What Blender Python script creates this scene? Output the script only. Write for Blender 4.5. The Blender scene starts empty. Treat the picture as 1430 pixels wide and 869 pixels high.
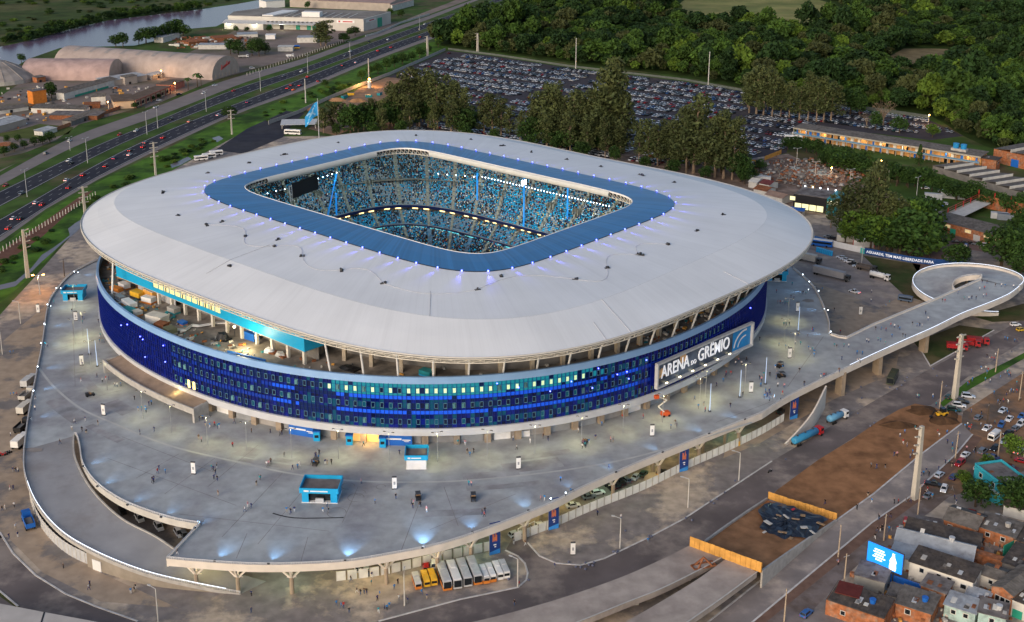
import bpy,bmesh,math,random
import numpy as np
from mathutils import Vector,Matrix
R=math.radians
random.seed(7)
rng=np.random.default_rng(7)
SC=bpy.context.scene
COL=SC.collection
# ------------------------------------------------------------------ camera
CAM_H=180.0
F_PX,PCX,PCY=1713.0,690.0,275.0
TH=math.atan((PCY+212.0)/F_PX)
cam=bpy.data.cameras.new('camera')
cam.sensor_width=36.0
cam.lens=F_PX/1430.0*36.0
cam.shift_x=(715.0 - PCX)/1430.0
cam.shift_y=-(434.5 - PCY)/1430.0
cam.clip_start=1.0
cam.clip_end=20000.0
camo=bpy.data.objects.new('camera',cam)
COL.objects.link(camo)
camo.location=(0,0,CAM_H)
camo.rotation_euler=(math.pi/2 - TH,0,0)
SC.camera=camo
# ------------------------------------------------------------------ sky,sun,exposure
SUN_EL,SUN_AZ=R(20),R(215)
world=bpy.data.worlds.new('World')
SC.world=world
world.use_nodes=True
wn=world.node_tree
bg=wn.nodes['Background']
sky=wn.nodes.new('ShaderNodeTexSky')
sky.sky_type='NISHITA'
sky.sun_disc=False
sky.sun_elevation=SUN_EL
sky.sun_rotation=SUN_AZ
sky.dust_density=2.5
sky.ozone_density=1.5
wn.links.new(sky.outputs[0],bg.inputs[0])
bg.inputs[1].default_value=0.11
sun=bpy.data.lights.new('sun','SUN')
sun.energy=1.05
sun.angle=R(40)
sun.color=(1.0,0.83,0.71)
suno=bpy.data.objects.new('sun',sun)
COL.objects.link(suno)
sd=Vector((math.sin(SUN_AZ)*math.cos(SUN_EL),math.cos(SUN_AZ)*math.cos(SUN_EL),math.sin(SUN_EL)))
suno.rotation_euler=sd.to_track_quat('Z','Y').to_euler()
SC.view_settings.view_transform='Standard'
SC.view_settings.look='None'
SC.view_settings.exposure=0.55
SC.view_settings.gamma=1.0
# ------------------------------------------------------------------ helpers
CT,ST=math.cos(TH),math.sin(TH)
def G(u,v,z=0.0):
 """world point seen at photo pixel (u, v) lying at height z"""
 a=(u - PCX)/F_PX
 b=-(v - PCY)/F_PX
 dx,dy,dz=a,CT+b*ST,-ST+b*CT
 t=(z - CAM_H)/dz
 return (dx*t,dy*t,z)
def PX(p):
 x,y,z=p[0],p[1],p[2] - CAM_H
 fw=y*CT - z*ST
 return (PCX+F_PX*x/fw,PCY - F_PX*(y*ST+z*CT)/fw)
def ZL(ox,oy,s,pts):
 return [(ox+x/s,oy+y/s) for x,y in pts]
class MB:
 def __init__(self):
  self.v,self.f,self.m=[],[],[]
 def add(self,vs,fs,mi=0):
  o=len(self.v)
  self.v.extend(vs)
  for f in fs:
   self.f.append([i+o for i in f])
   self.m.append(mi)
 def box(self,c,s,rz=0.0,mi=0,taper=1.0,zc=False):
  """c = centre of the base (or of the box with zc), s = full sizes"""
  x,y,z=s[0]/2,s[1]/2,s[2]
  z0=c[2] - (z/2 if zc else 0)
  cr,sr=math.cos(rz),math.sin(rz)
  vs=[]
  for zz,k in ((z0,1.0),(z0+z,taper)):
   for px,py in ((-x,-y),(x,-y),(x,y),(-x,y)):
    px *= k;py *= k
    vs.append((c[0]+px*cr - py*sr,c[1]+px*sr+py*cr,zz))
  self.add(vs,[(3,2,1,0),(4,5,6,7),(0,1,5,4),(1,2,6,5),(2,3,7,6),(3,0,4,7)],mi)
 def prism(self,poly,z0,z1,mi=0,mtop=None,bottom=True):
  n=len(poly)
  if sum(poly[i][0]*poly[(i+1) % n][1] - poly[(i+1) % n][0]*poly[i][1] for i in range(n)) < 0:
   poly=poly[::-1]
  o=len(self.v)
  self.v += [(p[0],p[1],z0) for p in poly]+[(p[0],p[1],z1) for p in poly]
  for i in range(n):
   j=(i+1) % n
   self.f.append([o+i,o+j,o+n+j,o+n+i]);self.m.append(mi)
  self.f.append([o+n+i for i in range(n)]);self.m.append(mi if mtop is None else mtop)
  if bottom:
   self.f.append([o+i for i in range(n)][::-1]);self.m.append(mi)
 def quad(self,a,b,c,d,mi=0):
  self.add([a,b,c,d],[(0,1,2,3)],mi)
 def poly(self,pts,mi=0):
  self.add(list(pts),[tuple(range(len(pts)))],mi)
 def strip(self,A,B,mi=0,closed=False):
  n=len(A)
  o=len(self.v)
  self.v += [tuple(p) for p in A]+[tuple(p) for p in B]
  for i in range(n if closed else n - 1):
   j=(i+1) % n
   self.f.append([o+i,o+j,o+n+j,o+n+i]);self.m.append(mi)
 def tube(self,pts,r,n=6,mi=0,cap=True):
  pts=[Vector(p) for p in pts]
  rs=r if isinstance(r,(list,tuple)) else [r]*len(pts)
  o=len(self.v)
  for i,p in enumerate(pts):
   d=(pts[min(i+1,len(pts) - 1)] - pts[max(i - 1,0)])
   if d.length < 1e-9: d=Vector((0,0,1))
   d.normalize()
   a=d.cross(Vector((0,0,1)) if abs(d.z) < 0.9 else Vector((1,0,0))).normalized()
   b=d.cross(a)
   for k in range(n):
    t=2*math.pi*k/n
    self.v.append(tuple(p+(a*math.cos(t)+b*math.sin(t))*rs[i]))
  for i in range(len(pts) - 1):
   for k in range(n):
    k2=(k+1) % n
    self.f.append([o+i*n+k,o+i*n+k2,o+(i+1)*n+k2,o+(i+1)*n+k]);self.m.append(mi)
  if cap:
   self.f.append([o+k for k in range(n)][::-1]);self.m.append(mi)
   self.f.append([o+(len(pts) - 1)*n+k for k in range(n)]);self.m.append(mi)
 def bar(self,a,b,w,h=None,mi=0):
  """square bar from a to b"""
  a,b=Vector(a),Vector(b)
  h=h or w
  d=(b - a).normalized()
  s=d.cross(Vector((0,0,1)) if abs(d.z) < 0.95 else Vector((0,1,0))).normalized()
  t=s.cross(d)
  vs=[]
  for p in (a,b):
   for i,j in ((-1,-1),(1,-1),(1,1),(-1,1)):
    vs.append(tuple(p+s*(i*w/2)+t*(j*h/2)))
  self.add(vs,[(3,2,1,0),(4,5,6,7),(0,1,5,4),(1,2,6,5),(2,3,7,6),(3,0,4,7)],mi)
 def ball(self,c,r,mi=0,n=6,m=4,sz=1.0):
  o=len(self.v)
  self.v.append((c[0],c[1],c[2]+r*sz))
  for i in range(1,m):
   t=math.pi*i/m
   for k in range(n):
    p=2*math.pi*k/n
    self.v.append((c[0]+r*math.sin(t)*math.cos(p),c[1]+r*math.sin(t)*math.sin(p),c[2]+r*sz*math.cos(t)))
  self.v.append((c[0],c[1],c[2] - r*sz))
  for k in range(n):
   k2=(k+1) % n
   self.f.append([o,o+1+k,o+1+k2]);self.m.append(mi)
   for i in range(m - 2):
    a=o+1+i*n
    self.f.append([a+k,a+n+k,a+n+k2,a+k2]);self.m.append(mi)
   a=o+1+(m - 2)*n
   self.f.append([a+k,o+1+(m - 1)*n,a+k2]);self.m.append(mi)
 def mesh(self,name,mats,smooth=False):
  me=bpy.data.meshes.new(name)
  me.from_pydata(self.v,[],self.f)
  for m in (mats if isinstance(mats,(list,tuple)) else [mats]):
   me.materials.append(m)
  if isinstance(mats,(list,tuple)) and len(mats) > 1:
   me.polygons.foreach_set('material_index',self.m)
  if smooth:
   me.polygons.foreach_set('use_smooth',[True]*len(self.f))
  me.update()
  return me
 def build(self,name,mats,parent=None,loc=(0,0,0),rz=0.0,smooth=False,**kw):
  return link(name,self.mesh(name,mats,smooth),parent,loc,rz,**kw)
def link(name,data,parent=None,loc=(0,0,0),rz=0.0,**kw):
 o=bpy.data.objects.new(name,data)
 COL.objects.link(o)
 o.location=loc
 if rz: o.rotation_euler=(0,0,rz)
 if parent is not None:
  o.parent=parent
 return tag(o,**kw)
def tag(o,label=None,cat=None,group=None,kind=None):
 if label: o['label']=label
 if cat: o['category']=cat
 if group: o['group']=group
 if kind: o['kind']=kind
 return o
def empty(name,loc=(0,0,0),rz=0.0,**kw):
 return link(name,None,None,loc,rz,**kw)
KIDS={}
def copy_tree(o,loc=None,rz=None,parent=None):
 c=o.copy()
 COL.objects.link(c)
 if loc is not None: c.location=loc
 if rz is not None: c.rotation_euler=(0,0,rz)
 if parent is not None: c.parent=parent
 if o.name not in KIDS:
  KIDS[o.name]=list(o.children)
 for ch in KIDS[o.name]:
  copy_tree(ch,parent=c)
 return c
# ------------------------------------------------------------------ materials
MATS={}
def mat(name,col,rough=0.8,var=0.18,scale=0.5,metal=0.0,emit=None,es=0.0,col2=None,thr=(0.45,0.6),s2=0.05,
  bump=0.0,spec=None,coord='world',rnd=0.0,alpha=1.0,detail=6.0,attr=None):
 if name in MATS: return MATS[name]
 m=bpy.data.materials.new(name)
 m.use_nodes=True
 nt=m.node_tree
 N,L=nt.nodes,nt.links
 b=N['Principled BSDF']
 b.inputs['Roughness'].default_value=rough
 b.inputs['Metallic'].default_value=metal
 b.inputs['Specular IOR Level'].default_value=(0.12 if rough > .7 else 0.4) if spec is None else spec
 if coord=='world':
  g=N.new('ShaderNodeNewGeometry');P=g.outputs['Position']
 else:
  g=N.new('ShaderNodeTexCoord');P=g.outputs['Object']
 base=None
 if attr:
  a=N.new('ShaderNodeAttribute');a.attribute_name=attr
  base=a.outputs['Color']
 else:
  rgb=N.new('ShaderNodeRGB');rgb.outputs[0].default_value=(*col,1)
  base=rgb.outputs[0]
 if col2 is not None:
  n2=N.new('ShaderNodeTexNoise');n2.inputs['Scale'].default_value=s2;n2.inputs['Detail'].default_value=detail
  n2.inputs['Roughness'].default_value=0.65
  L.new(P,n2.inputs['Vector'])
  mr=N.new('ShaderNodeMapRange');mr.inputs['From Min'].default_value=thr[0];mr.inputs['From Max'].default_value=thr[1]
  L.new(n2.outputs['Fac'],mr.inputs['Value'])
  mx=N.new('ShaderNodeMix');mx.data_type='RGBA'
  L.new(mr.outputs[0],mx.inputs['Factor'])
  L.new(base,mx.inputs['A'])
  mx.inputs['B'].default_value=(*col2,1)
  base=mx.outputs['Result']
 if var > 0:
  n1=N.new('ShaderNodeTexNoise');n1.inputs['Scale'].default_value=scale;n1.inputs['Detail'].default_value=4.0
  L.new(P,n1.inputs['Vector'])
  mr=N.new('ShaderNodeMapRange')
  mr.inputs['From Min'].default_value=0.3;mr.inputs['From Max'].default_value=0.7
  mr.inputs['To Min'].default_value=1 - var;mr.inputs['To Max'].default_value=1+var
  L.new(n1.outputs['Fac'],mr.inputs['Value'])
  fac=mr.outputs[0]
  if rnd > 0:
   oi=N.new('ShaderNodeObjectInfo')
   mr2=N.new('ShaderNodeMapRange');mr2.inputs['To Min'].default_value=1 - rnd;mr2.inputs['To Max'].default_value=1+rnd
   L.new(oi.outputs['Random'],mr2.inputs['Value'])
   mm=N.new('ShaderNodeMath');mm.operation='MULTIPLY'
   L.new(fac,mm.inputs[0]);L.new(mr2.outputs[0],mm.inputs[1]);fac=mm.outputs[0]
  vm=N.new('ShaderNodeVectorMath');vm.operation='SCALE'
  L.new(base,vm.inputs[0]);L.new(fac,vm.inputs['Scale'])
  base=vm.outputs[0]
  if bump > 0:
   bp=N.new('ShaderNodeBump');bp.inputs['Strength'].default_value=bump;bp.inputs['Distance'].default_value=0.05
   L.new(n1.outputs['Fac'],bp.inputs['Height']);L.new(bp.outputs[0],b.inputs['Normal'])
 L.new(base,b.inputs['Base Color'])
 if emit is not None:
  b.inputs['Emission Color'].default_value=(*emit,1)
  b.inputs['Emission Strength'].default_value=es
 if alpha < 1: b.inputs['Alpha'].default_value=alpha
 MATS[name]=m
 return m
def lamp(kind,loc,energy,color,target=None,size=40,blend=0.6,radius=0.15,name='lamp'):
 l=bpy.data.lights.new(name,kind)
 l.energy=energy
 l.color=color
 if kind=='SPOT':
  l.spot_size=R(size);l.spot_blend=blend
 if kind in ('SPOT','POINT'): l.shadow_soft_size=radius
 o=bpy.data.objects.new(name,l)
 COL.objects.link(o)
 o.location=loc
 if target is not None:
  d=Vector(target) - Vector(loc)
  o.rotation_euler=d.to_track_quat('-Z','Y').to_euler()
 o['kind']='helper'
 return o
W_CONC=mat('concrete',(0.42,0.4,0.37),0.9,0.15,0.6,bump=0.2)
W_CONC_P=mat('pale_concrete',(0.52,0.50,0.46),0.85,0.1,0.4)
W_CONC_D=mat('dark_concrete',(0.2,0.19,0.18),0.9,0.2,0.3)
WHITE=mat('white_paint',(0.78,0.77,0.75),0.5,0.06,0.8)
OFFW=mat('aged_white_wall',(0.6,0.58,0.53),0.8,0.15,0.4)
CREAM=mat('cream_steel',(0.66,0.62,0.54),0.6,0.08,0.5)
BLACK=mat('black_plastic',(0.015,0.015,0.018),0.5,0.1,2)
DGREY=mat('dark_grey_metal',(0.06,0.062,0.068),0.5,0.15,1)
GREYM=mat('grey_metal',(0.35,0.36,0.37),0.45,0.12,0.5,metal=0.3)
GALV=mat('galvanised_steel',(0.48,0.49,0.5),0.5,0.12,0.8)
CYAN=mat('cyan_paint',(0.012,0.36,0.66),0.45,0.06,0.4)
BLUEP=mat('blue_paint',(0.015,0.13,0.5),0.45,0.08,0.4)
NAVY=mat('navy_paint',(0.01,0.02,0.11),0.45,0.1,0.4)
ORANGE=mat('orange_paint',(0.62,0.2,0.03),0.6,0.15,0.6)
RED=mat('red_paint',(0.5,0.02,0.025),0.4,0.1,0.6)
YELLOW=mat('yellow_paint',(0.75,0.42,0.03),0.5,0.1,0.6)
GREEN=mat('green_paint',(0.02,0.3,0.2),0.6,0.1,0.6)
TEAL=mat('teal_paint',(0.02,0.26,0.3),0.5,0.1,0.6)
BRICK=mat('orange_brick',(0.36,0.135,0.06),0.9,0.35,0.9,col2=(0.28,0.19,0.14),thr=(0.48,0.68),s2=0.4)
TILE=mat('fibre_cement_roof',(0.16,0.145,0.13),0.9,0.3,0.7,col2=(0.1,0.085,0.075),thr=(0.45,0.7),s2=0.2)
RUST=mat('rusty_metal',(0.25,0.1,0.05),0.8,0.3,0.8)
WOODY=mat('raw_plywood',(0.62,0.32,0.08),0.8,0.18,0.6)
GLASS_D=mat('dark_glass',(0.012,0.016,0.02),0.08,0.0,spec=0.6)
TYRE=mat('tyre_rubber',(0.02,0.02,0.02),0.9,0.0)
SOIL=mat('brown_soil',(0.33,0.165,0.08),0.95,0.25,0.25,col2=(0.2,0.1,0.05),thr=(0.45,0.7),s2=0.1,bump=0.5)
ASPH=mat('dark_asphalt',(0.034,0.035,0.048),0.85,0.15,0.15,col2=(0.046,0.046,0.056),s2=0.03)
MARK=mat('road_paint',(0.5,0.5,0.49),0.7,0.12,1.0)
LAMP_W=mat('lamp_white',(0.9,0.95,1.0),0.4,0,emit=(0.75,0.88,1.0),es=7)
LAMP_Y=mat('lamp_yellow',(1,0.9,0.6),0.4,0,emit=(1.0,0.85,0.5),es=4)
LAMP_O=mat('lamp_orange',(1,0.6,0.2),0.4,0,emit=(1.0,0.42,0.08),es=30)
LAMP_B=mat('lamp_blue',(0.3,0.4,1.0),0.4,0,emit=(0.08,0.1,1.0),es=7)
LAMP_R=mat('lamp_red',(1,0.1,0.1),0.4,0,emit=(1.0,0.05,0.04),es=5)
# ================================================================== the setting
def sheet(name,px,z,m,zpx=0.0,**kw):
 b=MB();b.poly([(*G(u,v,zpx)[:2],z) for u,v in px])
 kw.setdefault('kind','structure')
 o=b.build(name,m,**kw)
 return o
def ribbon_px(name,A,B,z,m,**kw):
 b=MB();b.strip([(*G(u,v)[:2],z) for u,v in A],[(*G(u,v)[:2],z) for u,v in B])
 kw.setdefault('kind','structure')
 return b.build(name,m,**kw)
GRASS_D=mat('rough_grass',(0.055,0.1,0.022),0.95,0.35,0.06,col2=(0.10,0.085,0.045),thr=(0.5,0.62),s2=0.018,bump=0.6)
GRASS_B=mat('lush_grass',(0.075,0.165,0.02),0.95,0.35,0.08,col2=(0.035,0.075,0.016),thr=(0.46,0.62),s2=0.05,bump=0.6)
GRASS_P=mat('pale_field_grass',(0.27,0.25,0.09),0.95,0.2,0.03,col2=(0.17,0.19,0.06),s2=0.012)
GRASS_BR=mat('dry_grass',(0.10,0.085,0.04),0.95,0.3,0.1,col2=(0.05,0.07,0.022),thr=(0.45,0.6),s2=0.06,bump=0.5)
FLOORG=mat('forest_floor',(0.03,0.055,0.012),0.95,0.3,0.08)
ARENAG=mat('worn_gravel_asphalt',(0.245,0.215,0.2),0.92,0.22,0.3,col2=(0.5,0.405,0.31),thr=(0.5,0.58),s2=0.045,bump=0.3)
SANDG=mat('beige_sandy_ground',(0.4,0.31,0.23),0.95,0.14,0.3,col2=(0.21,0.19,0.18),thr=(0.5,0.6),s2=0.06,bump=0.3)
LOTG=mat('car_park_asphalt',(0.06,0.054,0.062),0.9,0.15,0.2,col2=(0.13,0.105,0.085),thr=(0.58,0.7),s2=0.02)
STREET=mat('street_asphalt',(0.27,0.235,0.22),0.9,0.2,0.12,col2=(0.4,0.335,0.285),thr=(0.5,0.62),s2=0.06,detail=9)
ROADD=mat('access_road_asphalt',(0.16,0.133,0.127),0.9,0.2,0.1,col2=(0.27,0.225,0.195),thr=(0.5,0.62),s2=0.05,detail=9)
SERV=mat('service_road_asphalt',(0.22,0.195,0.19),0.9,0.1,0.1)
YARD=mat('yard_concrete',(0.24,0.19,0.165),0.9,0.2,0.08,col2=(0.1,0.1,0.06),thr=(0.5,0.65),s2=0.02)
REDD=mat('red_clay_verge',(0.17,0.085,0.06),0.95,0.2,0.3)
WATER=mat('river_water',(0.15,0.1,0.15),0.2,0.0,spec=0.45)
PUDDLE=mat('muddy_water',(0.16,0.14,0.15),0.25,0.1,0.2)
b=MB()
n=24;S=9000
for i in range(n):
 for j in range(n):
  x0,x1=-S+2*S*i/n,-S+2*S*(i+1)/n
  y0,y1=-S+2*S*j/n+2000,-S+2*S*(j+1)/n+2000
  b.quad((x0,y0,0),(x1,y0,0),(x1,y1,0),(x0,y1,0))
b.build('ground',GRASS_D,kind='structure')
sheet('forecourt',[(-400,760),(-60,505),(45,391),(110,318),(210,255),(325,192),(450,190),(700,205),(900,245),(1040,222),
      (1100,215),(1200,262),(1300,290),(1430,330),(1700,380),(2000,620),(2000,1300),(-400,1300)],0.02,ARENAG)
sheet('bare_ground',[(-40,760),(0,480),(60,430),(120,372),(150,380),(60,520),(30,640),(60,740),(140,800),(250,850),(140,840),(60,800),(10,750)],0.04,SANDG)
sheet('bare_ground',[(1105,372),(1150,350),(1235,392),(1262,415),(1300,425),(1260,470),(1250,520),(1160,560),(1060,620),(1010,640),(1030,560),(1180,500),(1150,440)],0.04,SANDG)
sheet('bare_ground',[(1345,575),(1430,520),(1480,560),(1470,640),(1380,680),(1300,700),(1275,698),(1335,640)],0.04,
      mat('orange_dirt',(0.3,0.17,0.095),0.95,0.2,0.3,col2=(0.14,0.11,0.09),s2=0.08,thr=(0.45,0.6)))
sheet('lorry_yard',[(1100,372),(1128,348),(1160,356),(1225,378),(1262,412),(1228,430),(1185,412),(1130,392)],0.06,
      mat('worn_yard',(0.3,0.25,0.225),0.9,0.15,0.2,col2=(0.4,0.33,0.27),s2=0.09,thr=(0.5,0.6)))
sheet('grass_verge',[(-100,400),(0,345),(62,298),(136,255),(204,221),(305,174),(350,156),(422,131),(466,112),(510,93),(552,76),(605,58),
      (700,18),(755,2),(700,40),(626,68),(546,102),(502,119),(457,137),(417,156),(380,171),(330,190),(215,252),(110,316),(42,388),(-20,440),(-100,480)],0.03,GRASS_B)
sheet('clay_verge',[(-60,388),(0,352),(60,311),(118,270),(130,266),(60,330),(0,372),(-60,408)],0.05,REDD)
sheet('ditch_water',ZL(10,300,8.69,[(-120,860),(100,810),(300,640),(420,490),(560,400),(660,330),(760,250),(740,170),(830,100),(900,60),(930,120),(830,220),(700,320),(560,450),(420,570),(300,690),(100,869),(-120,920)]),0.06,PUDDLE)
sheet('ditch_water',[(296,193),(306,190),(312,194),(303,199)],0.06,PUDDLE)
sheet('ditch_water',[(238,230),(250,225),(262,219),(268,222),(252,231),(240,235)],0.06,PUDDLE)
SV_U=[(-80,290),(0,246),(46,220),(110.5,185),(200,157.6),(292,119),(356,100),(420,84.6),(480,62),(600,22),(660,0),(760,-34),(900,-75)]
SV_L=[(-80,303),(0,259),(77,218),(118,196),(200,170.5),(259.5,147.7),(352.7,110.5),(420,91.5),(486,66),(600,27),(668,0),(765,-32),(905,-73)]
A_U=[(-80,307),(0,267),(99,220),(158,191.7),(200,178),(266,149),(335.4,121),(420,96.7),(480,74.5),(534.6,54),(600,31),(690,0),(780,-30),(910,-71)]
A_L=[(-80,330),(0,289),(84,244),(129,220),(200,187),(299,147.7),(370,121),(420,104.5),(490,79.3),(549.6,56.5),(600,38),(703,0),(790,-29),(915,-69)]
B_U=[(-80,350),(0,306.8),(32,289),(100.7,248.4),(161,214.8),(235,181),(325,146.8),(420,110.5),(512,74.5),(549.6,60.5),(600,43),(718,0),(800,-27),(920,-67)]
B_L=[(-80,378),(0,333.6),(60.4,290),(134,248.4),(201.4,214.8),(302,167.8),(346,150),(420,124),(462.8,106),(507.7,87),(549.6,70.8),(600,52.5),(742,0),(815,-24),(925,-65)]
def smooth_line(px,z=0.0,step=8.0):
 P=np.array([G(u,v)[:2] for u,v in px])
 d=np.r_[0,np.cumsum(np.linalg.norm(np.diff(P,axis=0),axis=1))]
 t=np.arange(0,d[-1],step)
 Q=np.c_[np.interp(t,d,P[:,0]),np.interp(t,d,P[:,1])]
 k=max(3,int(150/step));k += 1 - k % 2
 pad=k // 2
 w=np.hanning(k+2)[1:-1];w /= w.sum()
 E0=Q[0]+(Q[0] - Q[1])*np.arange(pad,0,-1)[:,None]
 E1=Q[-1]+(Q[-1] - Q[-2])*np.arange(1,pad+1)[:,None]
 QQ=np.r_[E0,Q,E1]
 return np.c_[np.convolve(QQ[:,0],w,'valid'),np.convolve(QQ[:,1],w,'valid')]
def resamp(Q,n):
 d=np.r_[0,np.cumsum(np.linalg.norm(np.diff(Q,axis=0),axis=1))]
 t=np.linspace(0,d[-1],n)
 return np.c_[np.interp(t,d,Q[:,0]),np.interp(t,d,Q[:,1])]
def road(name,U,L,z,m,lanes=0,edge=True):
 a,c=smooth_line(U),smooth_line(L)
 n=260
 a,c=resamp(a,n),resamp(c,n)
 b=MB();b.strip([(*p,z) for p in c],[(*p,z) for p in a])
 o=b.build(name,m,kind='structure')
 k=MB()
 def at(f): return a*(1 - f)+c*f
 if edge:
  for f0,f1 in ((0.04,0.062),(0.938,0.96)):
   k.strip([(*p,z+0.02) for p in at(f1)],[(*p,z+0.02) for p in at(f0)])
 for i in range(1,lanes):
  f=i/lanes
  f0,f1=at(f - 0.007),at(f+0.007)
  q0,q1=resamp(f0,n*9),resamp(f1,n*9)
  L_=np.linalg.norm(np.diff(q0,axis=0),axis=1).mean()
  per,on=int(12/L_),max(2,int(4/L_))
  for s in range(0,len(q0) - on,per):
   k.quad((*q1[s],z+0.02),(*q1[s+on],z+0.02),(*q0[s+on],z+0.02),(*q0[s],z+0.02))
 if k.f: k.build('road_markings',MARK,parent=o)
 return a,c
road('service_road',SV_U,SV_L,0.05,SERV,0,False)
HA=road('highway',A_U,A_L,0.06,ASPH,3)
HB=road('highway',B_U,B_L,0.06,ASPH,3)
ribbon_px('highway_shoulder',[(u+4,v+2) for u,v in B_L],[(u - 2,v - 1) for u,v in B_L],0.045,SERV)
sheet('industrial_yard',[(-200,190),(0,135),(60,95),(240,85),(330,42),(560,30),(650,-5),(655,0),(600,20),(480,58),(420,80),(356,97),(292,115),(200,153),(110,180),(46,215),(0,240),(-200,330)],0.03,YARD)
sheet('lawn',ZL(0,60,5.43,[(-60,700),(180,650),(300,615),(560,640),(520,690),(400,720),(250,730),(60,720)]),0.05,mat('mown_lawn',(0.09,0.11,0.03),0.95,0.25,0.1))
sheet('grass_verge',ZL(0,60,5.43,[(-100,900),(200,830),(420,740),(600,620),(1100,480),(1100,520),(620,660),(250,855),(-100,1010)]),0.05,GRASS_D)
sheet('grass_verge',[(300,112),(420,78),(475,58),(480,60),(420,83),(356,98),(292,117)],0.05,GRASS_BR)
sheet('river',ZL(0,0,2.979,[(-300,350),(0,195),(120,170),(300,120),(450,85),(640,62),(830,40),(1000,15),(1080,0),(1200,-30),(1250,-20),(1120,20),(1000,60),(900,110),(790,120),(740,150),(560,190),(400,195),(250,200),(120,245),(60,280),(-60,330),(-300,460)]),0.02,WATER)
sheet('far_field',[(940,12),(960,-3),(1010,-14),(1100,-12),(1165,6),(1184,40),(1110,52),(1040,46),(960,32)],0.04,GRASS_P)
sheet('far_field',[(1340,5),(1440,-2),(1500,4),(1500,14),(1400,14)],0.04,GRASS_P)
sheet('clearing',[(1240,80),(1262,68),(1300,68),(1370,70),(1360,78),(1300,84),(1290,94),(1260,92)],0.04,mat('dry_clearing',(0.19,0.15,0.08),0.95,0.3,0.1))
LOT=[(626,71),(700,80),(794,95),(955,114),(1040,129),(1168,150),(1296,167),(1345,190),(1300,196),(1235,188),(1112,176),(1098,214),(1040,223),(960,228),(870,238),(700,232),(560,190),(500,165),(512,118),(548,105)]
sheet('car_park',LOT,0.05,LOTG)
sheet('dirt_yard',[(430,180),(470,150),(500,124),(540,108),(585,112),(570,135),(540,158),(470,190)],0.07,mat('pale_dirt',(0.26,0.17,0.11),0.95,0.25,0.15,col2=(0.12,0.1,0.1),s2=0.04))
sheet('access_road',[(300,210),(345,180),(400,155),(425,158),(405,178),(395,192),(340,215)],0.07,ASPH)
sheet('dirt_yard',[(850,220),(880,200),(960,205),(1040,224),(1100,216),(1180,245),(1270,285),(1180,300),(1110,300),(1030,262),(880,245)],0.07,mat('rubble_dirt',(0.17,0.12,0.095),0.95,0.3,0.2,col2=(0.28,0.21,0.17),s2=0.06))
K1=[(-60,690),(0,744),(18,773),(50,804),(92,830),(134,847.5),(192,868),(300,890),(420,890),(529,868),(643,837.5),(723.4,820.7),(735,810.6),(737,800.6),(733,787),(723,777),(706,769),(718,748),
      (737,758.6),(753.6,777),(777,787),(810.7,789.8),(844,780.4),(908,750),(955,725),(1077.6,644.5),(1190,578),(1290,520),(1440,440)]
K1LOW=[(1440,470),(1360,520),(1300,566),(1256,572),(1190,613),(1142,643),(1086,684),(985,756),(900,800),(760,846),(600,892),(400,930),(150,930),(-60,860),(-200,800)]
sheet('access_road',K1+K1LOW,0.04,ROADD)
def kerb(px,h=0.14,w=0.45,z=0.02,m=WHITE):
 Q=[Vector((*G(u,v)[:2],0)) for u,v in px]
 b=MB()
 for p,q in zip(Q,Q[1:]):
  d=(q - p)
  b.box(((p.x+q.x)/2,(p.y+q.y)/2,z),(d.length+0.1,w,h),math.atan2(d.y,d.x))
 b.build('kerb',m,kind='structure')
KERBM=mat('kerb_concrete',(0.6,0.57,0.54),0.8,0.2,0.5)
kerb(K1[1:7],m=KERBM);kerb(K1[9:17],m=KERBM);kerb(K1[18:26],m=KERBM)
kerb([(1388,461.5),(1299,511.5),(1287,491)],m=KERBM)
kerb([(-40,800),(0,826),(25,847)],m=KERBM)
sheet('grass_strip',[(-40,798),(0,824),(28,848),(22,849),(-2,832),(-40,806)],0.06,GRASS_BR)
sheet('side_street',[(1343,592),(1358,607),(1334,635.5),(1272,693),(1218,730),(1051,869),(990,915),(930,915),(989,869),(1168,727),(1220,690),(1286,635)],0.06,STREET)
kerb([(1343,592),(1286,635),(1220,690),(1168,727),(989,869),(950,898)],m=KERBM)
kerb([(1358,607),(1334,635.5),(1272,693),(1218,730),(1051,869),(1010,903)],m=KERBM)
sheet('pavement',[(1358,607),(1372,612),(1345,645),(1284,700),(1232,738),(1070,869),(1030,903),(1010,903),(1051,869),(1218,730),(1272,693),(1334,635.5)],0.05,mat('red_brown_pavement',(0.19,0.115,0.085),0.95,0.2,0.4))
sheet('back_street',[(1284,700),(1330,690),(1300,715),(1230,760),(1170,815),(1120,869),(1070,915),(1030,903),(1070,869),(1232,738)],0.045,mat('patched_street',(0.22,0.18,0.165),0.9,0.2,0.3,col2=(0.16,0.12,0.1),s2=0.1))
sheet('dirt_strip',[(1086,684),(1142,643),(1190,613.7),(1229,587),(1256,572),(1278,564),(1299,568),(1343,581),(1343,591),(1286,634.5),(1220,689),(1168,726),(1160,722),(1072,697)],0.07,SOIL)
sheet('green_median',[(1313,563),(1352,532),(1405,506),(1440,488),(1440,496),(1400,518),(1356,543),(1330,559),(1317,569)],0.08,GRASS_B)
sheet('planted_triangle',[(1275.6,478),(1339.4,454.5),(1388,461),(1299,511.5),(1287,491)],0.08,GRASS_BR)
sheet('lawn',[(1361,443),(1430,424),(1480,420),(1480,446),(1386,450)],0.06,GRASS_BR)
sheet('lawn',[(1205,357),(1286,370),(1277,398),(1292,422),(1262,412),(1235,387)],0.06,GRASS_BR)
sheet('parking_bay',[(1290,395),(1330,345),(1420,360),(1420,330),(1310,300),(1250,300),(1260,345)],0.06,mat('brick_paving',(0.2,0.13,0.11),0.9,0.2,0.3))
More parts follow.
